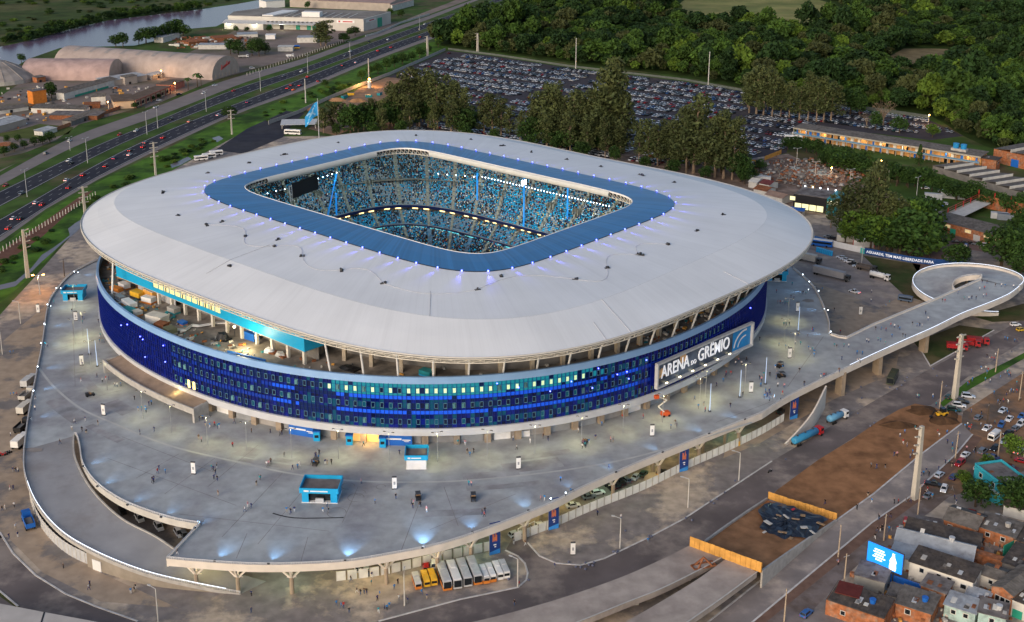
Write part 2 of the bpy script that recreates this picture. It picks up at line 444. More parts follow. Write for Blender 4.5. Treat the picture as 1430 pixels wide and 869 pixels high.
# ================================================================== the stadium
SX,SY=-22.9,455.0
ANG=R(-42.05)
ZD=9.5
stad=empty('stadium',(SX,SY,0),label='oval football stadium with white membrane roof, open centre and dark blue glass facade',cat='stadium')
CA,SA=math.cos(ANG),math.sin(ANG)
RIM=(-.00443,.00551,.00594,-.01134,-.00283,.01171,-.00658,.00027,.00365,.00188,.00088,-.00561,.00192)
def rad(a,b,n,w):
 """radius of a superellipse at WORLD angle w about the stadium centre"""
 l=w - ANG
 r=(abs(math.cos(l)/a) ** n+abs(math.sin(l)/b) ** n) ** (-1.0/n)
 if n in (3.22,3.55):
  c=RIM[0]+sum(RIM[2*k - 1]*math.cos(k*w)+RIM[2*k]*math.sin(k*w) for k in range(1,7))
  r *= 1+c*(1 if n==3.22 else .5)
 return r
def ring(a,b,n,z,N=360,w0=0.0,w1=2*math.pi,dr=0.0):
 """points in stadium-local (unrotated) coordinates"""
 out=[]
 full=abs(w1 - w0 - 2*math.pi) < 1e-6
 for i in range(N if full else N+1):
  w=w0+(w1 - w0)*i/N
  r=rad(a,b,n,w)+dr
  out.append((r*math.cos(w),r*math.sin(w),z))
 return out
def wl(p): return (p[0]+SX,p[1]+SY,p[2])
def swang(u,v,z):
 p=G(u,v,z);return math.atan2(p[1] - SY,p[0] - SX)
def roof_mat():
 m=bpy.data.materials.new('roof_membrane');m.use_nodes=True
 nt=m.node_tree;N,L=nt.nodes,nt.links
 b=N['Principled BSDF'];b.inputs['Roughness'].default_value=0.55;b.inputs['Specular IOR Level'].default_value=0.35
 uv=N.new('ShaderNodeUVMap');uv.uv_map='UVMap'
 sep=N.new('ShaderNodeSeparateXYZ');L.new(uv.outputs[0],sep.inputs[0])
 ml=N.new('ShaderNodeMath');ml.operation='MULTIPLY';ml.inputs[1].default_value=1/2.4
 L.new(sep.outputs[0],ml.inputs[0])
 fr=N.new('ShaderNodeMath');fr.operation='FRACT';L.new(ml.outputs[0],fr.inputs[0])
 cmpn=N.new('ShaderNodeMath');cmpn.operation='COMPARE';cmpn.inputs[1].default_value=0.5;cmpn.inputs[2].default_value=0.06
 L.new(fr.outputs[0],cmpn.inputs[0])
 fl=N.new('ShaderNodeMath');fl.operation='FLOOR';L.new(ml.outputs[0],fl.inputs[0])
 wn_=N.new('ShaderNodeTexWhiteNoise');wn_.noise_dimensions='1D';L.new(fl.outputs[0],wn_.inputs['W'])
 mr=N.new('ShaderNodeMapRange');mr.inputs['To Min'].default_value=0.98;mr.inputs['To Max'].default_value=1.015
 L.new(wn_.outputs['Value'],mr.inputs['Value'])
 g=N.new('ShaderNodeNewGeometry')
 nz=N.new('ShaderNodeTexNoise');nz.inputs['Scale'].default_value=0.05;nz.inputs['Detail'].default_value=7
 L.new(g.outputs['Position'],nz.inputs['Vector'])
 mr2=N.new('ShaderNodeMapRange');mr2.inputs['From Min'].default_value=0.3;mr2.inputs['From Max'].default_value=0.7
 mr2.inputs['To Min'].default_value=0.94;mr2.inputs['To Max'].default_value=1.05
 L.new(nz.outputs['Fac'],mr2.inputs['Value'])
 mp=N.new('ShaderNodeMapping');mp.inputs['Scale'].default_value=(0.5,0.02,1)
 L.new(uv.outputs[0],mp.inputs[0])
 st=N.new('ShaderNodeTexNoise');st.inputs['Scale'].default_value=1.0;st.inputs['Detail'].default_value=5
 L.new(mp.outputs[0],st.inputs['Vector'])
 mr3=N.new('ShaderNodeMapRange');mr3.inputs['From Min'].default_value=0.5;mr3.inputs['From Max'].default_value=0.75
 mr3.inputs['To Min'].default_value=1.0;mr3.inputs['To Max'].default_value=0.95
 L.new(st.outputs['Fac'],mr3.inputs['Value'])
 s1=N.new('ShaderNodeMath');s1.operation='MULTIPLY';L.new(mr.outputs[0],s1.inputs[0]);L.new(mr2.outputs[0],s1.inputs[1])
 s2=N.new('ShaderNodeMath');s2.operation='MULTIPLY';L.new(s1.outputs[0],s2.inputs[0]);L.new(mr3.outputs[0],s2.inputs[1])
 sm=N.new('ShaderNodeMath');sm.operation='MULTIPLY_ADD';sm.inputs[1].default_value=-0.022;L.new(cmpn.outputs[0],sm.inputs[0]);L.new(s2.outputs[0],sm.inputs[2])
 vm=N.new('ShaderNodeVectorMath');vm.operation='SCALE';vm.inputs[0].default_value=(0.74,0.755,0.765)
 L.new(sm.outputs[0],vm.inputs['Scale'])
 L.new(vm.outputs[0],b.inputs['Base Color'])
 return m
ROOFM=roof_mat()
def band_mat(name,col,rough,per,dep):
 m=bpy.data.materials.new(name);m.use_nodes=True
 nt=m.node_tree;N,L=nt.nodes,nt.links
 b=N['Principled BSDF'];b.inputs['Roughness'].default_value=rough
 b.inputs['Specular IOR Level'].default_value=0.5
 uv=N.new('ShaderNodeUVMap');uv.uv_map='UVMap'
 sep=N.new('ShaderNodeSeparateXYZ');L.new(uv.outputs[0],sep.inputs[0])
 ml=N.new('ShaderNodeMath');ml.operation='MULTIPLY';ml.inputs[1].default_value=1/per
 L.new(sep.outputs[0],ml.inputs[0])
 fl=N.new('ShaderNodeMath');fl.operation='FLOOR';L.new(ml.outputs[0],fl.inputs[0])
 w_=N.new('ShaderNodeTexWhiteNoise');w_.noise_dimensions='1D';L.new(fl.outputs[0],w_.inputs['W'])
 mr=N.new('ShaderNodeMapRange');mr.inputs['To Min'].default_value=1 - dep;mr.inputs['To Max'].default_value=1+dep
 L.new(w_.outputs['Value'],mr.inputs['Value'])
 vm=N.new('ShaderNodeVectorMath');vm.operation='SCALE';vm.inputs[0].default_value=col
 L.new(mr.outputs[0],vm.inputs['Scale']);L.new(vm.outputs[0],b.inputs['Base Color'])
 return m
BANDM=band_mat('blue_roof_sheet',(0.028,0.155,0.36),0.38,0.9,0.16)
def ring_surface(name,rings,m,parent,smooth=False,N=360,**kw):
 """rings outermost first; UV u = running metres, v = metres across"""
 me=bpy.data.meshes.new(name)
 vs=[p for r in rings for p in r]
 fs=[]
 for k in range(len(rings) - 1):
  for i in range(N):
   j=(i+1) % N
   fs.append((k*N+i,k*N+j,(k+1)*N+j,(k+1)*N+i))
 me.from_pydata(vs,[],fs)
 uvl=me.uv_layers.new(name='UVMap')
 P=np.array(rings[0]);seg=np.linalg.norm(np.roll(P,-1,0) - P,axis=1);cum=np.r_[0,np.cumsum(seg)]
 uv=[]
 for k in range(len(rings) - 1):
  for i in range(N):
   uv += [cum[i],k*15.0,cum[i+1],k*15.0,cum[i+1],(k+1)*15.0,cum[i],(k+1)*15.0]
 uvl.data.foreach_set('uv',uv)
 me.materials.append(m)
 if smooth: me.polygons.foreach_set('use_smooth',[True]*len(fs))
 me.update()
 return link(name,me,parent,**kw)
E0=(132.2,114.9,3.22)
RA=ring(*E0,44.1)
RB=ring(123.1,105.1,3.55,46.55)
RC=ring(114.0,95.3,3.95,48.9)
RD=ring(97.5,79.0,4.7,50.2)
RE=ring(80.9,62.4,5.8,51.35)
RF=ring(66.9,47.8,8.0,52.2)
ring_surface('outer_roof_slope',[RA,RB,RC],ROOFM,stad)
ring_surface('inner_roof_slope',[[(p[0],p[1],p[2]+.02) for p in RC],RD,RE],ROOFM,stad)
ring_surface('blue_roof_band',[[(p[0],p[1],p[2]+.25) for p in RE],ring(73.9,55.1,6.7,52.05),RF],BANDM,stad)
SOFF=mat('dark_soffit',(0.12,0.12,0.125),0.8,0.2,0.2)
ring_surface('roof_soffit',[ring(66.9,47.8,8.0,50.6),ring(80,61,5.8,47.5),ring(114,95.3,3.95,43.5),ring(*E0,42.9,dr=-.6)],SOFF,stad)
b=MB()
b.strip(ring(*E0,44.1,dr=.0),ring(*E0,44.35,dr=.55),0,True)
b.strip(ring(*E0,44.35,dr=.55),ring(*E0,43.95,dr=.75),0,True)
b.build('roof_gutter',W_CONC_P,stad)
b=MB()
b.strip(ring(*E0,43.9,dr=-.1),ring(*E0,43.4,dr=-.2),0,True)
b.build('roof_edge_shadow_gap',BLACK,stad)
b=MB()
top,bot=ring(*E0,43.6,N=440,dr=.6),ring(*E0,42.35,N=440,dr=.1)
mid=ring(*E0,42.35,N=440,dr=-1.1)
for Q in (top,bot,mid):
 for i in range(440):
  b.bar(Q[i],Q[(i+1) % 440],0.24)
for i in range(0,440,2):
 b.bar(top[i],bot[i],0.16);b.bar(bot[i],top[(i+2) % 440],0.12);b.bar(bot[i],mid[(i+1) % 440],0.12)
b.build('roof_edge_truss',CREAM,stad,kind='stuff')
b=MB()
def oring(z,dr): return ring(66.9,47.8,8.0,z,dr=dr)
b.strip(oring(52.2,0),oring(52.35,-.25),0,True)
b.strip(oring(52.35,-.25),oring(51.7,-.4),0,True)
b.build('opening_lip',WHITE,stad)
def arc_px(p0,p1,z):
 a0,a1=swang(*p0,z),swang(*p1,z)
 while a1 < a0: a1 += 2*math.pi
 return a0,a1
TUBEM=mat('pale_roller_tube',(0.62,0.62,0.58),0.5,0.05,0.3)
for (pa,pb) in (((855,268.5),(598.5,211)),((525.1,212),(370,249.3)),((352,270),(612,347)),((716,346),(866,294))):
 a0,a1=arc_px(pa,pb,52)
 n=40
 tb=MB()
 for k in range(7):
  t0,t1=math.pi*k/7 - .5,math.pi*(k+1)/7 - .5
  A=ring(66.9,47.8,8.0,50.9+1.25*math.cos(t0),N=n,w0=a0,w1=a1,dr=-.45 - 1.05*math.sin(t0))
  B=ring(66.9,47.8,8.0,50.9+1.25*math.cos(t1),N=n,w0=a0,w1=a1,dr=-.45 - 1.05*math.sin(t1))
  tb.strip(B,A)
 tb.build('opening_tube',TUBEM,stad,smooth=True)
b=MB()
N2=560
tp,bt=ring(66.9,47.8,8.0,51.6,N=N2,dr=-.1),ring(66.9,47.8,8.0,49.6,N=N2,dr=.3)
for i in range(0,N2,2):
 b.bar(tp[i],bt[i],.18);b.bar(bt[i],tp[(i+2) % N2],.14)
 b.bar(bt[i],bt[(i+2) % N2],.25)
b.build('opening_truss',CREAM,stad,kind='stuff')
SEAM=mat('grey_seam',(0.5,0.5,0.52),0.7,0.1,1)
def seam(w,rr,name='roof_seam'):
 s=MB()
 pts=[]
 for (a,bb,n_,z) in rr:
  r=rad(a,bb,n_,w);pts.append((r*math.cos(w),r*math.sin(w),z+.06))
 for p,q in zip(pts,pts[1:]): s.bar(p,q,.2,.1)
 s.build(name,SEAM,stad)
FULL=[(*E0,44.1),(123.1,105.1,3.55,46.55),(114.0,95.3,3.95,48.9),(97.5,79.0,4.7,50.2),(80.9,62.4,5.8,51.35)]
for (u,v,z,part) in ((325.6,362,48.9,FULL[1:4]),(810,426,48.9,FULL[:2]),(840,418,48.9,FULL[:3]),(1072,395,46,FULL[:2]),(600,443,48.9,FULL[2:4])):
 seam(swang(u,v,z),part)
def roof_z(x,y):
 w=math.atan2(y - SY,x - SX);r=math.hypot(x - SX,y - SY)
 rs=[(rad(a,bb,n_,w),z) for a,bb,n_,z in FULL]
 for (r0,z0),(r1,z1) in zip(rs,rs[1:]):
  if r1 <= r <= r0: return z0+(z1 - z0)*(r0 - r)/(r0 - r1)
 return 50.0
EQ=[(289,314,2),(343,330,1),(383,344,1),(422,358,1),(477,377,2),(535,396,1),(667,404.5,1),(803,390,1),(892,356,2),(932,341.5,1),(848,374.5,1),(973,322.5,1),
      (228,269,2),(290,242,1),(348,228,1),(397,216.5,2),(472.5,199.5,1),(581,189.7,1),(657.6,195,1),(701,204,2),(742,213,1),(791,223,1),(839,233,1),(896,245,2),(941,255,1),(321,372,1),(388,335,1),(249,301,1),(310,310,1),(339,293,1),(1010,300,1),(700,386,1)]
eqpts=[]
for i,(u,v,s) in enumerate(EQ):
 z=49.0
 for _ in range(4):
  p=G(u,v,z);z=roof_z(p[0],p[1])
 p=(p[0] - SX,p[1] - SY,z)
 eqpts.append(p)
 q=MB();q.box((0,0,-.15),(2.6*s,1.5,.25),0,1)
 for k in range(3*s):
  a=random.uniform(0,6.3);d=random.uniform(0,.9*s)
  q.box((d*math.cos(a)*1.2,d*math.sin(a)*.5,.05),(random.uniform(.5,1.1),random.uniform(.5,.9),random.uniform(.45,.95)),a,k % 2)
 q.build('roof_equipment',[DGREY,BLACK],stad,p,random.uniform(0,3)).scale=(.72,.72,.72)
b=MB()
for i,j in ((0,1),(1,2),(2,3),(3,4),(4,5),(5,6),(6,7),(7,10),(10,8),(8,9)):
 p,q=Vector(eqpts[i]),Vector(eqpts[j])
 pts=[]
 for t in np.linspace(0,1,9):
  m_=p.lerp(q,t);w=math.atan2(m_.y,m_.x)
  bow=1+.06*math.sin(math.pi*t)*(1 if i % 2 else -1)
  x,y=m_.x*bow,m_.y*bow
  pts.append((x,y,roof_z(x+SX,y+SY)+.1))
 for s,e in zip(pts,pts[1:]): b.bar(s,e,.09)
b.build('roof_cable',SEAM,stad,kind='stuff')
P=np.array(ring(80.9,62.4,5.8,51.35,N=1440));seg=np.linalg.norm(np.roll(P,-1,0) - P,axis=1);cum=np.r_[0,np.cumsum(seg)]
NSP=64
spot_me=None
for k in range(NSP):
 i=int(np.searchsorted(cum,(k+.5)/NSP*cum[-1])) % 1440
 p=P[i];w=math.atan2(p[1],p[0])
 nxt=P[(i+3) % 1440] - P[i - 3];nrm=np.array([nxt[1],-nxt[0]]);nrm /= np.linalg.norm(nrm)
 if spot_me is None:
  q=MB();q.box((0,0,0),(.45,.3,.3),0,0);q.box((.24,0,.05),(.06,.5,.5),0,1)
  q.ball((0.1,0,.4),.2,1)
  spot_me=q.mesh('roof_spot',[DGREY,LAMP_B])
 rz=math.atan2(nrm[1],nrm[0])
 link('roof_spot',spot_me,stad,(p[0]+nrm[0]*.4,p[1]+nrm[1]*.4,51.5),rz)
 L_=(p[0]+nrm[0]*.8+SX,p[1]+nrm[1]*.8+SY,52.1)
 lamp('SPOT',L_,2500 if math.sin(w) < .35 else 800,(0.1,0.1,1.0),(L_[0]+nrm[0]*11,L_[1]+nrm[1]*11,50.4),34,1.0,.15,name='roof_spot_lamp')
# ------------------------------------------------------------------ facade
FA,FB,FN=124.6,123.2,2.15
def fring(z,dr=0.0,N=600,w0=0.0,w1=2*math.pi): return ring(FA,FB,FN,z,N,w0,w1,dr)
SKIRT=mat('pale_skirt_panel',(0.55,0.56,0.58),0.5,0.06,0.3)
PARA=mat('pale_blue_parapet',(0.24,0.41,0.68),0.4,0.06,0.2)
b=MB()
b.strip(fring(13.7,-.6),fring(13.7,.5),0,True)
b.strip(fring(13.7,.5),fring(16.0,.75),0,True)
b.strip(fring(16.0,.75),fring(16.05,.1),0,True)
b.build('facade_skirt',SKIRT,stad)
b=MB()
b.strip(fring(30.2,.35),fring(32.2,.05),0,True)
b.strip(fring(32.2,.05),fring(32.2,-.75),0,True)
b.strip(fring(32.2,-.75),fring(30.0,-.75),0,True)
b.strip(fring(30.2,-.05),fring(30.2,.35),0,True)
b.build('facade_parapet',PARA,stad)
NM=600
GL=[mat('facade_glass_%s' % n_,c,0.12,0.0,spec=0.6) for n_,c in (('navy',(0.002,0.006,0.11)),('deep',(0.002,0.014,0.075)),('blue',(0.003,0.012,0.2)),('ink',(0.001,0.004,0.04)))]
GLB=mat('facade_spandrel_blue_glow',(0.01,0.09,0.62),0.25,0.12,0.9,spec=0.5,emit=(0.01,0.09,0.9),es=0.22)  # blue facade lighting put into the spandrels as colour and glow
GLT=mat('facade_glass_lit_teal',(0.01,0.12,0.16),0.15,0.2,0.4,emit=(0.02,0.38,0.48),es=0.26)
GLD=mat('facade_glass_dim_teal',(0.004,0.05,0.09),0.15,0.2,0.4,emit=(0.005,0.12,0.2),es=0.15)
WLIT=mat('lit_window',(0.6,0.7,0.4),0.3,0.12,2.0,emit=(0.55,0.8,0.45),es=0.42)
MULL=mat('blue_mullion',(0.004,0.016,0.2),0.35,0.0)
FRM=mat('window_frame_teal',(0.12,0.3,0.33),0.4,0.0)
rows=[(16.05,17.2,'p'),(17.2,19.0,'w'),(19.0,20.4,'p'),(20.4,21.6,'s'),(21.6,22.3,'p'),(22.3,24.1,'w'),(24.1,25.1,'p'),(25.1,26.3,'s'),(26.3,27.1,'p'),(27.1,28.9,'w'),(28.9,30.2,'t')]
def modang(k): return 2*math.pi*k/NM
glass=MB();mull=MB()
WIN=[]
ACCENT=set()
for k in range(NM):
 w0,w1=modang(k),modang(k+1)
 wc=(w0+w1)/2
 r=rad(FA,FB,FN,wc)
 px=PX((SX+r*math.cos(wc),SY+r*math.sin(wc),28))
 front=math.sin(wc) < 0.25
 inwin=front and 238 < px[0] < 1012
 lit_band=front and 462 < px[0] < 850
 for z0,z1,t in rows:
  r0=rad(FA,FB,FN,w0);r1=rad(FA,FB,FN,w1)
  j0,j1=random.uniform(-.03,.03),random.uniform(-.03,.03)
  a=((r0+j0)*math.cos(w0),(r0+j0)*math.sin(w0));c=((r1+j1)*math.cos(w1),(r1+j1)*math.sin(w1))
  mi=random.choice((0,0,1,1,2,3))
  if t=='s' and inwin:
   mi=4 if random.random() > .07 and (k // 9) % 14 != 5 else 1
  elif lit_band and z0 >= 26.2 and t != 's':
   mi=5 if random.random() > .08 and px[0] < 790+60*random.random() else 1
  elif inwin and 430 < px[0] < 900 and random.random() < .28: mi=6
  elif not inwin: mi=random.choice((0,0,2,0))
  if mi==4 and not 380 < px[0] < 890: mi=7  # dimmer spandrel copy outside the brightly lit middle stretch
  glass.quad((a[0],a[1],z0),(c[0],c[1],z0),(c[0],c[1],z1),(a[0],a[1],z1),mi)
 if inwin and k % 2==0:
  for ri,(z0,z1,t) in enumerate(rows):
   if t=='w': WIN.append((k,z0,z1,px[0],ri))
 if front or k % 2==0:
  rm=rad(FA,FB,FN,w0)
  mull.box(((rm+.08)*math.cos(w0),(rm+.08)*math.sin(w0),16.05),(.3,.11,14.15),w0)
for z0,z1,t in rows[1:]:
 mull.strip(fring(z0 - .05,.06),fring(z0+.05,.06),0,True)
GLB2=mat('facade_spandrel_blue_dim',(0.006,0.03,0.24),0.25,0.15,0.9,spec=0.5,emit=(0.01,0.05,0.5),es=0.15)  # same spandrel darkened, painted where the blue lighting fades
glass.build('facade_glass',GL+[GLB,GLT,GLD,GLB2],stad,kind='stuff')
mull.build('facade_mullion',MULL,stad,kind='stuff')
def window_mesh(kind):
 q=MB()
 w_,h_=1.05,1.7
 fi,gi=0,1
 for s in (-1,1): q.box((.06,s*(w_/2 - .04),0),(.12,.08,h_),0,fi)
 q.box((.06,0,0),(.12,w_ - .24,.12),0,fi);q.box((.06,0,h_ - .12),(.12,w_ - .24,.12),0,fi)
 if kind=='open':
  q.box((.32,-.1,.1),(.05,w_ - .3,h_ - .25),R(25),fi)
 q.quad((.03,-w_/2,0),(.03,w_/2,0),(.03,w_/2,h_),(.03,-w_/2,h_),gi)
 return q.mesh('window',[FRM if kind != 'lit' else GLT,{'dark': GL[3],'open': BLACK,'lit': WLIT,'dim': GLD}[kind]])
WME={k: window_mesh(k) for k in ('dark','open','lit','dim')}
for (k,z0,z1,px,ri) in WIN:
 w=modang(k+.5);r=rad(FA,FB,FN,w)+.05
 kind=random.choices(('dark','dim','open'),(6,3,1))[0]
 if ri==9 and 455 < px < 850:
  kind='lit' if random.random() < .76 and px < 780+70*random.random() else random.choice(('dark','open'))
 link('window',WME[kind],stad,(r*math.cos(w),r*math.sin(w),z0),w)
WY=mat('warm_lit_window',(0.8,0.6,0.2),0.3,0,emit=(1,0.75,0.2),es=2.0)
q=MB();q.box((.05,0,0),(.1,1.1,2.6));ymesh=q.mesh('lit_pane',WY)
for (u,v) in ((256,538),(263,541)):
 w=swang(u,v,18)
 r=rad(FA,FB,FN,w)+.06
 link('lit_pane',ymesh,stad,(r*math.cos(w),r*math.sin(w),16.4),w)
q=MB();q.ball((.25,0,0),.22,0);fs_me=q.mesh('facade_spot',LAMP_B)
for (u,v) in ((171,454),(179,453),(196,470),(200,474),(230,482),(205,498),(232,505),(694,535),(724,541),(767,545),(797,532),(835,514),(862,523),(875,519),(878,529),(901,502),(826,541),(1047,430)):
 z=24
 best=None
 for zz in np.arange(17,31,.5):
  p=G(u,v,zz);d=abs(math.hypot(p[0] - SX,p[1] - SY) - rad(FA,FB,FN,math.atan2(p[1] - SY,p[0] - SX)))
  if best is None or d < best[0]: best=(d,zz,math.atan2(p[1] - SY,p[0] - SX))
 w=best[2];r=rad(FA,FB,FN,w)+.1
 link('facade_spot',fs_me,stad,(r*math.cos(w),r*math.sin(w),best[1]),w)
GW=mat('ground_storey_wall',(0.33,0.31,0.29),0.85,0.15,0.4)
b=MB();b.strip(fring(ZD - .2,-3.6),fring(14.0,-3.6),0,True);b.build('ground_storey_wall',GW,stad)
b=MB();b.strip(fring(13.9,-4),fring(13.9,.3),0,True);b.build('skirt_soffit',W_CONC_D,stad)
PIER=mat('brown_concrete_pier',(0.34,0.27,0.2),0.85,0.12,0.6)
q=MB();q.box((0,0,0),(1.3,1.8,4.4));pier_me=q.mesh('pier',PIER)
q=MB();q.box((0,0,0),(.15,6.5,3.4));shut_me=q.mesh('roller_shutter',GREYM)
q=MB();q.box((0,0,0),(.12,5.0,2.6));wht_me=q.mesh('white_gate_panel',WHITE)
for k in range(84):
 w=2*math.pi*k/84+.02
 if math.sin(w) > .35: continue
 r=rad(FA,FB,FN,w) - 2.6
 link('pier',pier_me,stad,(r*math.cos(w),r*math.sin(w),ZD - .1),w)
 w += math.pi/84;r=rad(FA,FB,FN,w) - 3.4
 if k % 3: link('roller_shutter' if k % 5 else 'white_gate_panel',shut_me if k % 5 else wht_me,stad,(r*math.cos(w),r*math.sin(w),ZD),w)
def on_facade(u,v,z,dr=0.0):
 w=swang(u,v,z);r=rad(FA,FB,FN,w)+dr
 return (SX+r*math.cos(w),SY+r*math.sin(w),z),w
pw,w=on_facade(520,606,ZD)
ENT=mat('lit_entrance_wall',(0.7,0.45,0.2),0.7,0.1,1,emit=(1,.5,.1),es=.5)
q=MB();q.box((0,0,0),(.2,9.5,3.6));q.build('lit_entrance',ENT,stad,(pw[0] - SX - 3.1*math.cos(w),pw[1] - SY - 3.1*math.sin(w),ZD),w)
lamp('POINT',(pw[0] - .8*math.cos(w),pw[1] - .8*math.sin(w),ZD+3.2),500,(1,.55,.15),name='entrance_lamp',radius=.4)
def entrance_hoarding(ua,va,ub,vb,booth_end):
 A,B=on_facade(ua,va,ZD,-1.6)[0],on_facade(ub,vb,ZD,-1.6)[0]
 d=Vector(B) - Vector(A);L_=d.length;rz=math.atan2(d.y,d.x)
 side='left' if ua < 480 else 'right'
 t=empty('entrance_hoarding',A,rz,label='long blue entrance hoarding with white lettering strip, %s the orange-lit stadium doorway' % ('left of' if side=='left' else 'right of'),cat='hoarding',group='blue entrance hoardings under the facade')
 q=MB();q.box((L_/2,0,0),(L_,.5,3.4));q.build('panel',BLUEP,t)
 q=MB();q.box((L_*.32,-.27,1.85),(L_*.6,.04,.5));q.box((L_*.8,-.27,1.7),(L_*.3,.04,.3));q.box((L_*.8,-.27,1.3),(L_*.18,.04,.2));q.build('white_strip',WHITE,t)
 q=MB();q.box((L_/2,0,3.4),(L_+.1,.6,.25));q.build('coping',WHITE,t)
entrance_hoarding(409,601,447,606.5,1)
entrance_hoarding(540,613.5,577,614,0)
for i,(u,v) in enumerate(((449,607),(493,612),(538,614))):
 p=on_facade(u,v,ZD,-.6)[0]
 t=empty('ticket_booth',p,label=('cyan ticket booth at the end of the left blue hoarding','cyan ticket booth left of the orange-lit doorway','cyan ticket booth right of the orange-lit doorway')[i],cat='booth',group='cyan booths by the stadium entrance')
 q=MB();q.box((0,0,0),(1.9,1.9,3.0));q.build('body',CYAN,t)
 q=MB();q.box((0,-.97,1.1),(1.2,.06,.9));q.build('hatch',GLASS_D,t)
 q=MB();q.box((0,0,3.0),(2.3,2.3,.3));q.build('roof',BLUEP,t)
cw=MB()
N3=40
w0,w1=swang(160,500,14),swang(300,565,12)
if w1 < w0: w1 += 2*math.pi
inn,out=fring(14.6,.5,N3,w0,w1),fring(13.6,6.5,N3,w0,w1)
BROWNR=mat('brown_canopy_roof',(0.3,0.22,0.16),0.9,0.2,0.3)
cw.strip(out,inn,1)
cw.strip(fring(12.3,6.7,N3,w0,w1),fring(14.3,6.7,N3,w0,w1),0)
cw.strip(fring(14.3,6.7,N3,w0,w1),fring(14.3,6.2,N3,w0,w1),0)
cw.strip(fring(14.3,6.2,N3,w0,w1),fring(13.5,6.2,N3,w0,w1),0)
cw.strip(fring(12.3,5.8,N3,w0,w1),fring(12.3,6.7,N3,w0,w1),0)
cw.strip(fring(13.4,6.5,N3,w0,w1),fring(14.0,.5,N3,w0,w1),0)
for w in (w1,w0):
 r=rad(FA,FB,FN,w)+3.6
 cw.box((r*math.cos(w),r*math.sin(w),ZD),(6.2,.8,4.8),w,0)
cw.build('concrete_canopy',[W_CONC,BROWNR],stad)
r=rad(FA,FB,FN,swang(262,546,13.5))+2.5
w=swang(262,546,13.5)
lamp('POINT',(SX+r*math.cos(w),SY+r*math.sin(w),15.6),260,(1,.8,.35),name='canopy_lamp',radius=.3)
# ------------------------------------------------------------------ terrace
TERR=mat('terrace_screed',(0.3,0.265,0.23),0.92,0.2,0.25,col2=(0.16,0.145,0.13),s2=0.1)
b=MB();b.strip(fring(29.6,-.7),ring(100,84,3,29.6,600),0,True);b.build('terrace_floor',TERR,stad)
b=MB();b.strip(ring(113.5,94.5,2.95,29.6),ring(113.5,94.5,2.95,44),0,True);b.build('terrace_rear_wall',W_CONC_D,stad)
q=MB();q.box((0,0,0),(1.5,1.1,14.0));col_me=q.mesh('concrete_column',mat('column_concrete',(0.42,0.36,0.28),0.85,0.1,0.5))
NC=76
for k in range(NC):
 w=2*math.pi*(k+.5)/NC
 if math.sin(w) > .45: continue
 r=min(rad(116,99,3.1,w),rad(FA,FB,FN,w) - 6.5)
 link('concrete_column',col_me,stad,(r*math.cos(w),r*math.sin(w),29.6),w)
 rb=rad(FA,FB,FN,w) - 2.6;rt=rad(*E0,w) - .8
 px_=PX((SX+rt*math.cos(w),SY+rt*math.sin(w),42))[0]
 if (165 < px_ < 452 or px_ < 146) and math.sin(w) < .3: continue
 w2=w+(R(.9) if math.cos(w) > 0 else R(-.9))*abs(math.cos(w))
 rb=min(rb,rt+2);rt=min(rt,rb+3.2)
 bb_,tt=(rb*math.cos(w),rb*math.sin(w),30.4),(rt*math.cos(w2),rt*math.sin(w2),42.6)
 q=MB();q.tube([bb_,tt],.33,7);s_=q.build('roof_strut',WHITE,stad)
 q=MB();q.box((bb_[0],bb_[1],29.6),(1.2,1.2,1.3),w,0,.6);q.build('strut_base',W_CONC_P,s_)
A3,B3=Vector(G(162.8,385.7,34.2)),Vector(G(424.6,491.4,34.2))
d=(B3 - A3);Lc=d.length;d.normalize();nrm=Vector((d.y,-d.x,0))
if nrm.dot(Vector((SX,SY,34.2)) - A3) > 0: nrm=-nrm
def cyp(s,z,dep=0.0):
 p=A3+d*(s*Lc) - nrm*dep
 return (p.x - SX,p.y - SY,z)
crz=math.atan2(d.y,d.x)
def seg_box(name,s0,s1,z0,z1,th,m,parent,dep=0.0,mi=None):
 q=MB();c=cyp((s0+s1)/2,z0,dep+th/2)
 q.box(c,((s1 - s0)*Lc,th,z1 - z0),crz)
 return q.build(name,m,parent)
lounge=seg_box('cyan_wall',0.0,0.22,34.2,40.6,.5,CYAN,stad)
seg_box('cyan_wall',0.595,1.0,34.2,40.9,.5,CYAN,stad)
seg_box('cyan_beam',0.22,0.595,34.2,35.6,.5,CYAN,stad)
seg_box('cyan_beam',0.22,0.595,39.9,40.9,.5,CYAN,stad)
LNG=mat('lit_lounge_glass',(0.5,0.45,0.2),0.2,0.3,0.25,emit=(0.95,0.82,0.36),es=0.55)
for k in range(12):
 s0=0.22+.375*k/12
 pn=seg_box('lounge_window',s0+.002,s0+.0293,35.6,39.9,.12,LNG,stad,.3)
 seg_box('mullion',s0 - .001,s0+.0015,35.6,39.9,.3,CYAN,pn,.12)
 if k in (2,5,8,9,10):
  q=MB();q.box(cyp(s0+.012,35.7,.22),(.5,.1,1.7),crz);q.build('silhouette',DGREY,pn)
q=MB()
e0=Vector(cyp(1.0,34.2));e1=Vector(G(455,481,34.2)) - Vector((SX,SY,0))
q.bar((e0.x,e0.y,37.5),(e1.x,e1.y,37.5),.5,6.6);q.build('cyan_return_wall',CYAN,stad)
q=MB();q.box(cyp(.5,40.6,6.3),(Lc,12,.3),crz);q.build('lounge_roof',W_CONC_D,stad)
seg_box('recess_wall',.08,.30,29.6,34.2,.3,GALV,stad,3.2)
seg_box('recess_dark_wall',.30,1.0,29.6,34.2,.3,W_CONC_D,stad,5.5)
seg_box('lounge_floor',0,1.0,33.9,34.15,9,W_CONC,stad,.1)
